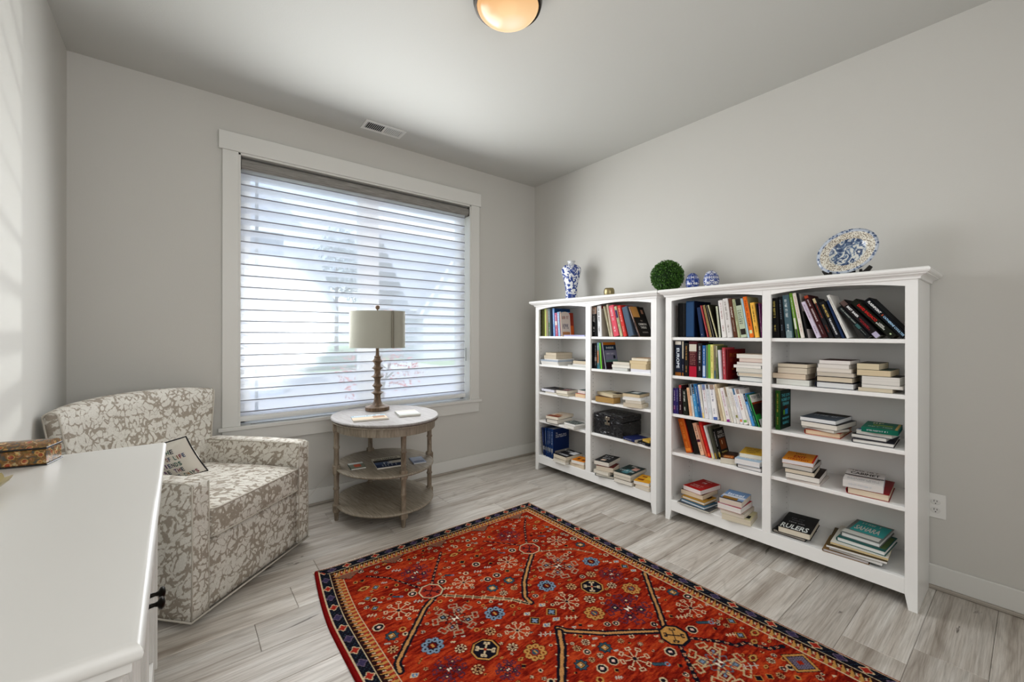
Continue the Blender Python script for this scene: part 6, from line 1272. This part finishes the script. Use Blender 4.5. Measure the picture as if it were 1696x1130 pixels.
slab('book', [(-1.860, -.556), (-1.672, -.590), (-1.632, -.372), (-1.820, -.338)], .3424, .009, 'c0bcae', 'large harbour picture book on the middle tier of the side table', 'book', [('rect', 'c4beac', 0, 0, 1, .25), ('text', 'GIG HARBOR', '4c4840', .08, .06, .22), ('rect', '2c2824', 0, .25, 1, .45), ('rect', '4c5c78', 0, .45, .5, 1), ('rect', '24304c', 0, .7, 1, 1), ('text', '~', 'c8ccd0', .3, .52, .3), ('text', '~', '8c94a0', .2, .74, .3)])
slab('leaflet', [(-1.630, -.600), (-1.545, -.618), (-1.505, -.480), (-1.590, -.462)], .3424, .007, '8c98b0', 'blue grey leaflet at the right of the middle tier', 'leaflet', [('rect', 'a8b0c0', .05, .05, .95, .95), ('text', '~', 'd8dce4', .15, .5, .12), ('rect', '7c8498', .1, .65, .9, .9)])

# ------------------------------------------------------------------ white cabinet in the left foreground
CX1 = -2.905; CY0, CY1 = -2.548, -1.330; CZ = .85
cab = empty('cabinet', (-3.12, (CY0+CY1)/2, 0), 0, 'white painted cabinet with panelled doors against the left wall', 'cabinet')
ox, oy = -3.12, (CY0+CY1)/2
M_cab = newmat('cabinet_white', 'd2d0cb', .33, 0, .5); addbump(M_cab, 350, .05, .0005)
def bullnose(z0, z1, o_):
    n = 8; P_ = []
    for k in range(n+1):
        a = -PI/2+PI*k/n; P_.append((o_+(z1-z0)/2*math.cos(a)-(z1-z0)/2, (z0+z1)/2+(z1-z0)/2*math.sin(a)))
    return P_
def ringprof(name, prof, x1, ya, yb, m):
    """profile (out, z) swept around near end, front and far end; back flat on the wall"""
    q = MB(); vs = []; fs = []; xb = WX+.0015-ox
    for o_, z in prof: vs += [(xb, ya-o_-oy, z), (x1+o_-ox, ya-o_-oy, z), (x1+o_-ox, yb+o_-oy, z), (xb, yb+o_-oy, z)]
    for i in range(len(prof)-1):
        for k in range(4): fs.append((i*4+k, i*4+(k+1) % 4, (i+1)*4+(k+1) % 4, (i+1)*4+k))
    l = (len(prof)-1)*4; fs += [(0, 1, 2, 3), (l, l+1, l+2, l+3)]
    q.add(vs, fs, m); return smoothmod(q.build(name, m, cab), 35)
ringprof('worktop', bullnose(.824, CZ, 0), CX1, CY0, CY1, M_cab)
ringprof('cornice', [(-.030, .792), (-.026, .792), (-.024, .798), (-.019, .806), (-.012, .812), (-.011, .8245), (-.03, .8245)], CX1, CY0, CY1, M_cab)
bx1 = CX1-.030; by0 = CY0+.030; by1 = CY1-.030
q = MB(); q.box(WX+.0015-ox, bx1-.022-ox, by0+.014-oy, by1-.014-oy, .07, .795, M_cab); q.build('carcass', M_cab, cab)
# end frames with recessed panels
for ya, yb in ((by0, by0+.014), (by1-.014, by1)):
    q = MB()
    q.box(bx1-.085-ox, bx1-ox, ya-oy, yb-oy, 0, .795, M_cab, .0015); q.box(WX+.002-ox, WX+.07-ox, ya-oy, yb-oy, 0, .795, M_cab, .0015)
    q.box(WX+.07-ox, bx1-.085-ox, ya-oy, yb-oy, .07, .15, M_cab, .0015); q.box(WX+.07-ox, bx1-.085-ox, ya-oy, yb-oy, .745, .795, M_cab, .0015)
    q.build('end_frame', M_cab, cab)
# front posts, rails and doors (front faces +x)
q = MB()
for a, b_ in ((by0, by0+.055), (by1-.055, by1)): q.box(bx1-.022-ox, bx1-ox, a-oy, b_-oy, 0, .795, M_cab, .002)
q.box(bx1-.022-ox, bx1-.001-ox, by0+.055-oy, by1-.055-oy, .755, .795, M_cab, .0015); q.box(bx1-.022-ox, bx1-.001-ox, by0+.055-oy, by1-.055-oy, .07, .12, M_cab, .0015)
q.build('face_frame', M_cab, cab)
q = MB(); q.box(bx1-.002-ox, bx1+.008-ox, by0+.004-oy, by0+.03-oy, .10, .80, M_cab, .002); q.box(bx1-.002-ox, bx1+.008-ox, by1-.03-oy, by1-.004-oy, .10, .80, M_cab, .002); q.build('pilaster', M_cab, cab)
kn = []
ys = [by0+.058, -2.166, -1.779, by1-.058]
M_knob = mat('17140f', .3, .85, .5)
for k in range(3):
    a, b_ = ys[k]+.0015, ys[k+1]-.0015
    q = MB(); x0, x1 = bx1-.020-ox, bx1+.001-ox
    q.box(x0, x1, a-oy, a+.055-oy, .122, .753, M_cab, .002); q.box(x0, x1, b_-.055-oy, b_-oy, .122, .753, M_cab, .002)
    q.box(x0, x1, a+.055-oy, b_-.055-oy, .122, .18, M_cab, .002); q.box(x0, x1, a+.055-oy, b_-.055-oy, .695, .753, M_cab, .002)
    q.box(x0, x1-.010, a+.055-oy, b_-.055-oy, .18, .695, M_cab, .0)
    q.box(x0, x1-.005, a+.067-oy, a+.073-oy, .19, .685, M_cab, .001); q.box(x0, x1-.005, b_-.073-oy, b_-.067-oy, .19, .685, M_cab, .001)
    dr = q.build('door', M_cab, cab)
    for yk in ([ys[k+1]-.028] if k == 1 else ([ys[k]+.028] if k == 2 else [ys[k+1]-.028])):
        qq = MB(); T = Matrix.Translation((x1, yk-oy, .525)) @ Matrix.Rotation(PI/2, 4, 'Y')
        qq.lathe([(.009, 0), (.006, .004), (.0048, .014), (.007, .020), (.0145, .024), (.016, .029), (.012, .034), (0, .036)], M_knob, 18, T, cap=False); smoothmod(qq.build('knob', M_knob, dr), 50)
# lacquered box
def lacq():
    m = newmat('painted_lacquer', '5a3a1c', .2, 0, .6); t, b = nodes(m); tc = t.nodes.new('ShaderNodeTexCoord')
    v = N(t, 'ShaderNodeTexVoronoi', Scale=42, Randomness=.8); r = ramp(t, [(.0, 'b03018'), (.22, '8a1c14'), (.3, 'd8b060'), (.36, '4a4a20'), (.6, '5c4a20'), (.8, '7a5c2a')]); t.links.new(tc.outputs['Object'], v.inputs['Vector'])
    n = N(t, 'ShaderNodeTexNoise', Scale=60, Detail=4, Distortion=1.5); t.links.new(tc.outputs['Object'], n.inputs['Vector']); r2 = ramp(t, [(.36, '1c3a4c'), (.42, '6a3018'), (.5, '8a6a30'), (.56, 'a03c20'), (.66, 'd8c890')]); t.links.new(n.outputs['Fac'], r2.inputs[0])
    t.links.new(v.outputs['Distance'], r.inputs[0]); x = N(t, 'ShaderNodeMix', data_type='RGBA'); x.inputs[0].default_value = .5; t.links.new(r.outputs[0], x.inputs[6]); t.links.new(r2.outputs[0], x.inputs[7]); t.links.new(x.outputs[2], b.inputs['Base Color']); return m
M_lac = lacq(); M_lacb = mat('0e0a08', .25, 0, .6)
lb = empty('lacquer_box', (-3.242, -1.400, CZ), math.radians(-14), 'long painted lacquer box with red flowers on the white cabinet', 'box')
q = MB(); q.box(-.09, .088, -.042, .042, 0, .004, M_lacb, .001); q.box(-.088, .085, -.040, .040, .004, .046, M_lac, .002); q.build('body', M_lac, lb)
q = MB(); q.box(-.089, .087, -.041, .041, .0465, .052, M_lacb, .001); n = 8
pr = [(-.041+.082*k/n, .052+.016*math.sin(PI*k/n)**.7 if 0 < k < n else .052) for k in range(n+1)]
q.prism(pr, -.088, .086, 'x', M_lac); q.build('lid', M_lac, lb)
# brass leaf dish
bd = empty('brass_dish', (-3.245, -1.715, CZ), math.radians(20), 'scalloped golden brass dish at the left edge of the cabinet top', 'dish')
M_gold = newmat('polished_brass', 'b8a878', .22, 1)
q = MB(); ns_, nr = 40, 6; vs = [(0, 0, .004)]; fs = []
for j in range(1, nr+1):
    for i in range(ns_):
        a = 2*PI*i/ns_; rr = j/nr; sc_ = 1+.07*math.cos(10*a)*rr
        vs.append((.062*rr*sc_*math.cos(a), .075*rr*sc_*math.sin(a), .004+.030*rr**2.2+.004*math.cos(10*a)*rr))
for i in range(ns_): fs.append((0, 1+i, 1+(i+1) % ns_))
for j in range(nr-1):
    for i in range(ns_): fs.append((1+j*ns_+i, 1+(j+1)*ns_+i, 1+(j+1)*ns_+(i+1) % ns_, 1+j*ns_+(i+1) % ns_))
q.add(vs, fs, M_gold, True); q.build('bowl', M_gold, bd, fixn=False)
q = MB(); q.lathe([(.022, 0), (.024, .002), (.014, .006)], M_gold, 20); q.tube([(-.02, .05, .03), (.0, .09, .045), (.02, .13, .04)], [.004, .003, .002], M_gold, 8); q.build('foot', M_gold, bd)

# ------------------------------------------------------------------ rug
RX0, RX1, RY0, RY1 = -2.385, -.888, -3.36, -.936
RS = .0031
nx = int((RX1-RX0)/RS)+1; ny = int((RY0-RY1)/-RS)+1
gx = np.linspace(RX0, RX1, nx); gy = np.linspace(RY1, RY0, ny)
GX, GY = np.meshgrid(gx, gy)
img = np.zeros((ny, nx, 3)); rng = np.random.default_rng(5)
def col(h): return np.array(hexc(h)[:3])
RED = col('952817'); RED2 = col('651510'); ORG = col('b24220'); NAVY = col('18171f'); BLUE = col('344a56'); LBL = col('76889a'); GOLD = col('b98748'); CRM = col('cbb490'); GRY = col('8d8574'); PUR = col('4a2a3a'); DRK = col('2a1716')
# field with horizontal weaving streaks
def sm(n_y, n_x, s):
    a = rng.random((n_y, n_x)); yi = np.linspace(0, n_y-1.001, ny); xi = np.linspace(0, n_x-1.001, nx)
    y0 = yi.astype(int); x0 = xi.astype(int); fy = (yi-y0)[:, None]; fx = (xi-x0)[None]
    return a[y0][:, x0]*(1-fy)*(1-fx)+a[y0+1][:, x0]*fy*(1-fx)+a[y0][:, x0+1]*(1-fy)*fx+a[y0+1][:, x0+1]*fy*fx
st_ = .45*sm(ny//2, 50, 1)+.3*sm(60, 12, 1)+.25*sm(ny, 140, 1)
st_ = np.clip((st_-.3)/.42, 0, 1)[..., None]
img[:] = np.where(st_ < .5, RED2*(1-st_*2)+RED*st_*2, RED*(2-st_*2)+ORG*(st_*2-1))
def win_(x, y, r):
    i0 = max(0, int((x-r-RX0)/RS)-1); i1 = min(nx, int((x+r-RX0)/RS)+3); j0 = max(0, int((RY1-y-r)/RS)-1); j1 = min(ny, int((RY1-y+r)/RS)+3)
    if i1 <= i0 or j1 <= j0: return None
    return (slice(j0, j1), slice(i0, i1)), (GX[j0:j1, i0:i1]-x), (GY[j0:j1, i0:i1]-y)
def fill(sl, mask, c):
    v = img[sl]; v[mask] = c
def segd(dx, dy, ax, ay, bx_, by_):
    ex, ey = bx_-ax, by_-ay; L = ex*ex+ey*ey+1e-12; t = np.clip(((dx-ax)*ex+(dy-ay)*ey)/L, 0, 1); return np.hypot(dx-ax-t*ex, dy-ay-t*ey)
def polar(dx, dy): return np.hypot(dx, dy), np.arctan2(dy, dx)
def octd(dx, dy): a, b_ = np.abs(dx), np.abs(dy); return np.maximum(np.maximum(a, b_), (a+b_)*.7071)
def hooks(sl, dx, dy, r, n, w, c, hook=.3, rot=0, r0=.08):
    m_ = np.zeros(dx.shape, bool)
    for k in range(n):
        a = rot+2*PI*k/n; ca, sa = math.cos(a), math.sin(a)
        m_ |= segd(dx, dy, r0*r*ca, r0*r*sa, .8*r*ca, .8*r*sa) < w
        for sg in (1, -1):
            hx, hy = .8*r*ca-sg*hook*r*sa, .8*r*sa+sg*hook*r*ca
            m_ |= segd(dx, dy, .8*r*ca, .8*r*sa, hx, hy) < w
            m_ |= segd(dx, dy, hx, hy, hx+.22*r*ca, hy+.22*r*sa) < w
            if True: m_ |= segd(dx, dy, hx+.22*r*ca, hy+.22*r*sa, hx+.22*r*ca+sg*.14*r*sa, hy+.22*r*sa-sg*.14*r*ca) < w
    fill(sl, m_, c)
def motif(k, x, y, r, seed=0):
    w_ = win_(x, y, r*1.15)
    if not w_: return
    sl, dx, dy = w_; R_, A = polar(dx, dy); u = RS
    if k in ('octr', 'octn', 'octt'):
        o_ = octd(dx, dy); fillc, outc, crc = {'octr': (col('9a3222'), CRM, NAVY), 'octn': (NAVY, GOLD, CRM), 'octt': (GOLD, NAVY, NAVY)}[k]
        fill(sl, o_ < r*1.04, NAVY if k == 'octt' else DRK); fill(sl, o_ < r*.97, outc); fill(sl, o_ < r*.86, fillc)
        hooks(sl, dx, dy, r*.66, 4, max(u*.55, r*.05), crc, .26, PI/4, 0)
        if k == 'octn': fill(sl, o_ < r*.12, RED)
    elif k == 'snow':
        hooks(sl, dx, dy, r, 8, max(u*.62, r*.035), CRM, .17, PI/8, .05); fill(sl, octd(dx, dy) < r*.13, NAVY)
    elif k in ('gulg', 'guld', 'gulc'):
        c = {'gulg': col('a08a70'), 'guld': PUR, 'gulc': col('b8a078')}[k]; c2 = {'gulg': NAVY, 'guld': NAVY, 'gulc': col('54606a')}[k]
        hooks(sl, dx, dy, r*.98, 8, max(u*.7, r*.03), c, .19, PI/8, .2)
        for q_ in range(4):
            a = PI/4+q_*PI/2; ex, ey = dx-.58*r*math.cos(a), dy-.58*r*math.sin(a); o2 = np.maximum(np.abs(ex), np.abs(ey))
            fill(sl, (o2 < r*.17) & (o2 > r*.115), c); fill(sl, o2 < r*.1, c2 if q_ % 2 else RED2); fill(sl, o2 < r*.05, LBL if k != 'guld' else CRM)
        ring_ = np.abs(R_-r*(.42+.07*np.cos(8*A))); fill(sl, ring_ < max(u*.6, r*.028), c2)
        fill(sl, np.maximum(np.abs(dx), np.abs(dy)) < r*.17, c2); m_ = np.maximum(np.abs(dx), np.abs(dy)) < r*.13
        fill(sl, m_, col('e8d8c0')); fill(sl, m_ & (np.abs(dx) < np.abs(dy)*.9), RED2)
    elif k in ('roseb', 'roseg'):
        c, c2 = (LBL, NAVY) if k == 'roseb' else (GOLD, col('7a3018'))
        for q_ in range(8):
            a = q_*PI/4; d8 = np.hypot(dx-.68*r*math.cos(a), dy-.68*r*math.sin(a)); fill(sl, d8 < r*.31, NAVY if k == 'roseb' else DRK)
        for q_ in range(8):
            a = q_*PI/4; d8 = np.hypot(dx-.68*r*math.cos(a), dy-.68*r*math.sin(a)); fill(sl, d8 < r*.31-u*.7, c)
        for q_ in range(8):
            a = q_*PI/4; fill(sl, np.hypot(dx-.66*r*math.cos(a), dy-.66*r*math.sin(a)) < r*.10, c2)
        fill(sl, R_ < r*.40, NAVY if k == 'roseb' else RED); fill(sl, R_ < r*.30, RED2 if k == 'roseb' else BLUE); fill(sl, (np.abs(dx) < r*.07) & (np.abs(dy) < r*.22), GOLD)
    elif k == 'bflo':
        pt = r*(.80+.10*np.cos(8*A+1)); fill(sl, R_ < pt+u*.5, NAVY); fill(sl, R_ < pt-u*.6, BLUE); o_ = np.maximum(np.abs(dx), np.abs(dy)*1.0); fill(sl, o_ < r*.42, DRK); fill(sl, o_ < r*.36, GOLD); fill(sl, o_ < r*.2, DRK); fill(sl, o_ < r*.15, CRM)
    elif k == 'wheel':
        m_ = (R_ < r*.92) & (np.cos(8*A) > -.25) & (R_ > r*.25); fill(sl, (R_ < r) & (R_ > 0), RED2); fill(sl, m_, CRM if seed % 2 else col('c8a070')); fill(sl, (R_ > r*.5) & (R_ < r*.62), DRK); fill(sl, R_ < r*.2, DRK)
    elif k == 'ring':
        fill(sl, octd(dx, dy) < r, CRM); fill(sl, octd(dx, dy) < r*.80, NAVY); fill(sl, (np.abs(dx)+np.abs(dy)) < r*.40, col('e0b8a8'))
    elif k == 'dia':
        d_ = np.abs(dx)+np.abs(dy); fill(sl, d_ < r*1.05, GOLD); fill(sl, d_ < r*.88, DRK); fill(sl, (R_ < r*.42*(1+.3*np.cos(4*A))), LBL if r > .018 else NAVY)
    elif k == 'hex':
        o_ = np.maximum(np.abs(dy)*1.4, np.abs(dx)*.7+np.abs(dy)*.9); fill(sl, o_ < r*.8, DRK); fill(sl, o_ < r*.7, GOLD); fill(sl, o_ < r*.36, DRK); fill(sl, o_ < r*.22, RED)
    elif k == 'bar':
        # slanted blue bar with a hooked end
        m_ = segd(dx, dy, -r*.7, r*.5, r*.5, -r*.4) < r*.2; m2 = segd(dx, dy, -r*.7, r*.5, r*.5, -r*.4) < r*.28; fill(sl, m2, NAVY); fill(sl, m_, BLUE); fill(sl, np.hypot(dx-r*.6, dy+r*.5) < r*.34, LBL); fill(sl, np.hypot(dx-r*.6, dy+r*.5) < r*.18, RED)
    elif k == 'leaf':
        d_ = np.abs(dx+dy*.3)+np.abs(dy)*1.3; fill(sl, d_ < r*.95, CRM); fill(sl, (d_ < r*.68) & (np.sin(dx/r*9) < .7), col('5878a0')); fill(sl, d_ < r*.2, CRM)
    elif k == 'ess':
        for q_ in (-1, 0, 1): fill(sl, (np.abs(dx-q_*r*.4)+np.abs(dy-q_*r*.3)) < r*.30, DRK); fill(sl, (np.abs(dx-q_*r*.4)+np.abs(dy-q_*r*.3)) < r*.2, GOLD)
    elif k == 'sprig':
        c = CRM if seed % 2 else col('b8b0a0'); m_ = segd(dx, dy, -r*.8, r*.5, r*.8, -r*.5) < u*.6
        for q_ in (-.5, 0, .5):
            cx_, cy_ = q_*r*1.1, -q_*r*.7
            m_ |= segd(dx, dy, cx_, cy_, cx_+r*.25, cy_+r*.3) < u*.7; m_ |= segd(dx, dy, cx_, cy_, cx_-r*.3, cy_-r*.25) < u*.7
        fill(sl, m_, c)
    elif k == 'dot':
        fill(sl, R_ < r, CRM if seed % 3 else GOLD); fill(sl, R_ < r*.6, RED2 if seed % 2 else NAVY)
def polyline(k, w, pts):
    xs = [p[0] for p in pts]; ysz = [p[1] for p in pts]; x, y = (min(xs)+max(xs))/2, (min(ysz)+max(ysz))/2; r = max(max(xs)-min(xs), max(ysz)-min(ysz))/2+w*3
    w_ = win_(x, y, r)
    if not w_: return
    sl, dx, dy = w_; D_ = np.full(dx.shape, 9.); T_ = np.zeros(dx.shape); acc = 0
    wob = .003*np.sin(70*(dx+dy))
    for a, b_ in zip(pts[:-1], pts[1:]):
        ax, ay, bx_, by_ = a[0]-x, a[1]-y, b_[0]-x, b_[1]-y; d_ = segd(dx, dy, ax, ay, bx_, by_); L = math.hypot(bx_-ax, by_-ay)
        t = np.clip(((dx-ax)*(bx_-ax)+(dy-ay)*(by_-ay))/(L*L+1e-12), 0, 1); m_ = d_ < D_; T_ = np.where(m_, acc+t*L, T_); D_ = np.where(m_, d_, D_); acc += L
    D_ = np.abs(D_+wob*.3)
    if k == 'thick': fill(sl, D_ < w*1.45, NAVY); fill(sl, D_ < w*.5, col('b88450')); fill(sl, (D_ < w*1.9) & (D_ > w*1.3) & (np.sin(T_*110) > .97), CRM)
    elif k == 'thin': fill(sl, D_ < w, col('b89870')); fill(sl, D_ < w*.45, NAVY); fill(sl, (D_ < w*1.9) & (np.sin(T_*150) > .95), CRM)
    else:
        fill(sl, D_ < w*(1.05+.25*np.sin(T_*300)), NAVY); fill(sl, (D_ < w*.42) & (np.sin(T_*190) > .15), col('c8a480')); fill(sl, (D_ < w*.2) & (np.sin(T_*190) > .5), RED)
# small fill-in ornaments on a jittered lattice, kept clear of the large motifs
occ = [(m_[1], m_[2], m_[3]) for m_ in MOT]
for l_ in LNS:
    for a, b_ in zip(l_[2][:-1], l_[2][1:]):
        for f in np.linspace(0, 1, 6): occ.append((a[0]+(b_[0]-a[0])*f, a[1]+(b_[1]-a[1])*f, .012))
kk = 0; rd = random.Random(21)
yy = RY1-.16
while yy > RY0+.15:
    xx = RX0+.16
    while xx < RX1-.13:
        px_, py_ = xx+rd.uniform(-.02, .02), yy+rd.uniform(-.02, .02); kk += 1
        far_ = py_ < -3.0
        rr = rd.choice([.007, .009, .011, .014]) if not far_ else rd.choice([.012, .02, .035])
        if all(math.hypot(px_-a, py_-b_) > c+rr*1.1 for a, b_, c in occ):
            kind = rd.choice(['dot', 'dot', 'wheel', 'dia', 'sprig', 'hex', 'ring']) if not far_ else rd.choice(['snow', 'roseb', 'roseg', 'wheel', 'bflo'])
            motif(kind, px_, py_, rr, kk); occ.append((px_, py_, rr))
        xx += .042
    yy -= .042
for l_ in LNS: polyline(*l_)
for i, m_ in enumerate(MOT): motif(*m_, seed=i)
# large diamond
w_ = win_(-1.07, -2.686, .09); sl, dx, dy = w_
dd = np.abs(dx*.9+dy*.2)/.055+np.abs(dy*1.0-dx*.15)/.062; fill(sl, dd < 1.06, NAVY); fill(sl, dd < .98, GOLD); fill(sl, dd < .78, NAVY); fill(sl, dd < .70, col('6a6474')); fill(sl, (dd < .70) & (np.sin(dx*500)*np.sin(dy*500) > .3), PUR); fill(sl, dd < .22, RED)
# borders measured from the edges
dL = GX-RX0; dR = RX1-GX; dT = RY1-GY; dB = GY-RY0
# cut lines: cream / navy / cream / gold / cream
for D_, S_ in ((dL, GY), (dR, GY), (dT, GX), (dB, GX)):
    lim = np.minimum(np.minimum(dL, dR), np.minimum(dT, dB)); onthis = np.abs(D_-lim) < 1e-9
    e = .020 if D_ is dL else .012
    B0, B1, B2 = e, e+.048, e+.104
    m_ = onthis & (D_ < e); img[m_] = col('7a1414'); 
    m_ = onthis & (D_ >= B0) & (D_ < B1); img[m_] = NAVY
    ph = (S_*1.0) % .078; cc = np.hypot(ph-.039, (D_-(B0+B1)/2)*1.1); lob = cc*(1-.22*np.cos(4*np.arctan2(D_-(B0+B1)/2, ph-.039)))
    alt = ((S_/.078).astype(int) % 2) == 0
    img[m_ & (lob < .0185)] = np.where(alt[..., None], CRM, col('6a5a6a'))[m_ & (lob < .0185)]; img[m_ & (lob < .0145)] = np.where(alt[..., None], col('9c2c22'), col('3c3450'))[m_ & (lob < .0145)]
    nzs = sm(ny//3, nx//3, 1) if False else None
    img[m_ & (np.sin(S_*310+D_*200)*np.sin(D_*420) > .72) & (lob > .021)] = BLUE*.8
    m2 = onthis & (D_ >= B1) & (D_ < B2); img[m2] = GOLD
    zig = np.abs(((S_ + (D_-B1)*.35) % .026)-.013); dep = (D_-B1)/(B2-B1)
    img[m2 & (zig < .0125*(1-dep)+.0018) & (dep < .97)] = DRK
    img[m2 & (np.abs(((S_+.013) % .026)-.013) < .0075*(dep)) & (dep > .3)] = col('9c3424')
    img[m2 & (zig < .003) & (dep > .35) & (dep < .6)] = CRM
    for p in (B0, B1, B2): img[onthis & (np.abs(D_-p) < .0021)] = CRM if D_ is not dT else col('9a8c70')
# hanging pendants under the top border
for cx_ in (-2.171, -1.934, -1.657, -1.345, -1.06):
    w_ = win_(cx_-.06, RY1-.116-.03, .08)
    if w_:
        sl, dx, dy = w_; top = RY1-.116-(RY1-.116-.03); tri = (dy < .030) & (np.abs(dx) < .075*(dy+.03)/.06); fill(sl, tri, NAVY); tri2 = (dy < .030) & (np.abs(dx) < .075*(dy+.03)/.06-.006); fill(sl, tri2, col('5c5848')); fill(sl, tri2 & (np.sin(dx*420)*np.sin(dy*420) > .2), col('a8422c'))
img *= (.62+.44*rng.random((ny, nx)))[..., None]
# abrash inside darker tones
rug = None
X = GX.copy(); Y = GY.copy()
lp = np.clip((-.936-GY)/.5, 0, 1); X += (1-(GX-RX0)/(RX1-RX0))*(.055*(1-lp)**1.5)
edge = np.minimum(np.minimum(dL, dR), np.minimum(dT, dB))
Z = .0105*np.clip(edge/.006, 0, 1)**.5 + .0012*rng.random((ny, nx)) + .0005
Z += .006*np.exp(-((dL)/.05)**2)*(.5+.5*np.sin(GY*6+1.0))
co = np.stack([X, Y, Z], -1).reshape(-1, 3).astype(np.float32)
me = bpy.data.meshes.new('rug'); nv = nx*ny; nf = (nx-1)*(ny-1)
idx = np.arange(nv).reshape(ny, nx); quads = np.stack([idx[:-1, :-1], idx[1:, :-1], idx[1:, 1:], idx[:-1, 1:]], -1).reshape(-1, 4).astype(np.int32)
me.vertices.add(nv); me.vertices.foreach_set('co', co.ravel()); me.loops.add(nf*4); me.loops.foreach_set('vertex_index', quads.ravel())
me.polygons.add(nf); me.polygons.foreach_set('loop_start', np.arange(0, nf*4, 4, dtype=np.int32)); me.update(calc_edges=True)
ca = me.color_attributes.new('weave', 'FLOAT_COLOR', 'POINT'); rgba = np.ones((nv, 4), np.float32); rgba[:, :3] = img.reshape(-1, 3); ca.data.foreach_set('color', rgba.ravel())
M_rug = newmat('wool_pile', 'ffffff', .95, 0, .1); t, b = nodes(M_rug); at = t.nodes.new('ShaderNodeAttribute'); at.attribute_name = 'weave'; t.links.new(at.outputs['Color'], b.inputs['Base Color'])
b.inputs['Specular IOR Level'].default_value = 0
me.materials.append(M_rug); rug = bpy.data.objects.new('rug', me); C.objects.link(rug); tag(rug, 'red oriental rug with navy and gold borders and geometric flowers on the plank floor', 'rug')
# fringe at the window end
q = MB(); rd = random.Random(8); M_fr = newmat('cream_fringe', 'd8cbb8', .9)
for i in range(620):
    x = RX0+.05+(RX1-RX0-.055)*i/620; L = rd.uniform(.012, .026); dx_ = rd.uniform(-.008, .008); w = .0012
    q.add([(x-w, RY1-.002, .006), (x+w, RY1-.002, .006), (x+dx_+w, RY1+L, .0015), (x+dx_-w, RY1+L, .0015)], [(0, 1, 2, 3)], M_fr)
q.box(RX0+.05, RX1, RY1-.004, RY1+.004, .0005, .007, M_fr)
stuff(q.build('fringe', M_fr, rug, fixn=False))

# ------------------------------------------------------------------ ceiling light, air grille, outlet
cl = empty('ceiling_light', (-1.740, -1.777, H), 0, 'flush ceiling light with bronze ring and glowing amber glass bowl', 'ceiling light')
M_brz = newmat('oil_rubbed_bronze', '2c2620', .35, .8)
q = MB(); q.lathe([(.130, 0), (.149, -.004), (.153, -.03), (.152, -.055), (.146, -.074), (.136, -.076), (.136, -.01)], M_brz, 48, cap=False); smoothmod(q.build('ring', M_brz, cl), 40)
M_bowl = bpy.data.materials.new('lit_alabaster_glass'); M_bowl.use_nodes = True; t, b = nodes(M_bowl)
b.inputs['Base Color'].default_value = hexc('6a4a2c'); b.inputs['Roughness'].default_value = .25
tc = t.nodes.new('ShaderNodeTexCoord'); sx_ = N(t, 'ShaderNodeVectorMath', operation='DISTANCE'); sx_.inputs[1].default_value = (.03, .01, -.10); t.links.new(tc.outputs['Object'], sx_.inputs[0])
r = ramp(t, [(.0, (1.0, .90, .70, 1)), (.35, (.95, .66, .36, 1)), (1, (.80, .42, .16, 1))]); mr = N(t, 'ShaderNodeMapRange'); mr.inputs[1].default_value = .02; mr.inputs[2].default_value = .17; t.links.new(sx_.outputs['Value'], mr.inputs[0]); t.links.new(mr.outputs[0], r.inputs[0])
t.links.new(r.outputs[0], b.inputs['Emission Color']); b.inputs['Emission Strength'].default_value = .80
q = MB(); q.lathe([(.136, -.060)] + [(.136*math.cos(a*PI/24), -.066-.066*math.sin(a*PI/24)) for a in range(0, 13)], M_bowl, 48, cap=False); q.build('glass_bowl', M_bowl, cl, fixn=True)
pl_ = bpy.data.lights.new('bulb_light', 'POINT'); pl_.energy = .5; pl_.color = (1, .75, .45); pl_.shadow_soft_size = .10; plo = bpy.data.objects.new('bulb_light', pl_); C.objects.link(plo); plo.location = (-1.740, -1.777, H-.27)
vent = empty('air_grille', (-1.688, -.220, H), math.radians(-1), 'white rectangular ceiling air grille above the window', 'vent')
M_vt = mat('e2e2de', .4); q = MB()
VX, VY = .150, .071
for a in ((-VX, -VX+.020, -VY, VY), (VX-.020, VX, -VY, VY), (-VX+.02, VX-.02, -VY, -VY+.022), (-VX+.02, VX-.02, VY-.022, VY), (-.006, .006, -VY+.022, VY-.022)): q.box(*a, -.006, 0, M_vt, .001)
q.build('frame', M_vt, vent)
q = MB(); q.box(-VX+.015, VX-.015, -VY+.015, VY-.015, -.0012, -.0002, mat('26282a', .8)); q.build('duct', None, vent)
for i in range(20):
    x = -VX+.026+i*.0132
    if abs(x) < .008: continue
    q = MB(); T = Matrix.Translation((x, 0, -.0035)) @ Matrix.Rotation(math.radians(-38 if x < 0 else 38), 4, 'Y'); q.box(-.0046, .0046, -VY+.022, VY-.022, -.0004, .0004, M_vt, T=T); q.build('louvre', M_vt, vent)
ol = empty('outlet', (0, -2.926, .398), 0, 'white double power outlet on the wall beside the near bookcase', 'outlet'); M_ol = mat('e4e3df', .3)
q = MB(); q.box(-.006, 0, -.0355, .0355, -.058, .058, M_ol, .002); q.build('cover_plate', M_ol, ol)
for zc in (-.020, .020):
    q = MB(); T = Matrix.Translation((-.006, 0, zc)) @ Matrix.Rotation(-PI/2, 4, 'Y'); q.lathe([(.0175, 0), (.0175, .0015), (.016, .0025)], mat('dad9d5', .3), 20, T, sx=.82); rc = q.build('receptacle', None, ol)
    q = MB(); q.box(-.0092, -.0084, .004, .0062, zc+.001, zc+.009, mat('1c1a18', .6)); q.box(-.0092, -.0084, -.0062, -.004, zc+.001, zc+.008, mat('1c1a18', .6)); q.box(-.0092, -.0084, -.002, .002, zc-.009, zc-.005, mat('1c1a18', .6)); q.build('slot', None, rc)
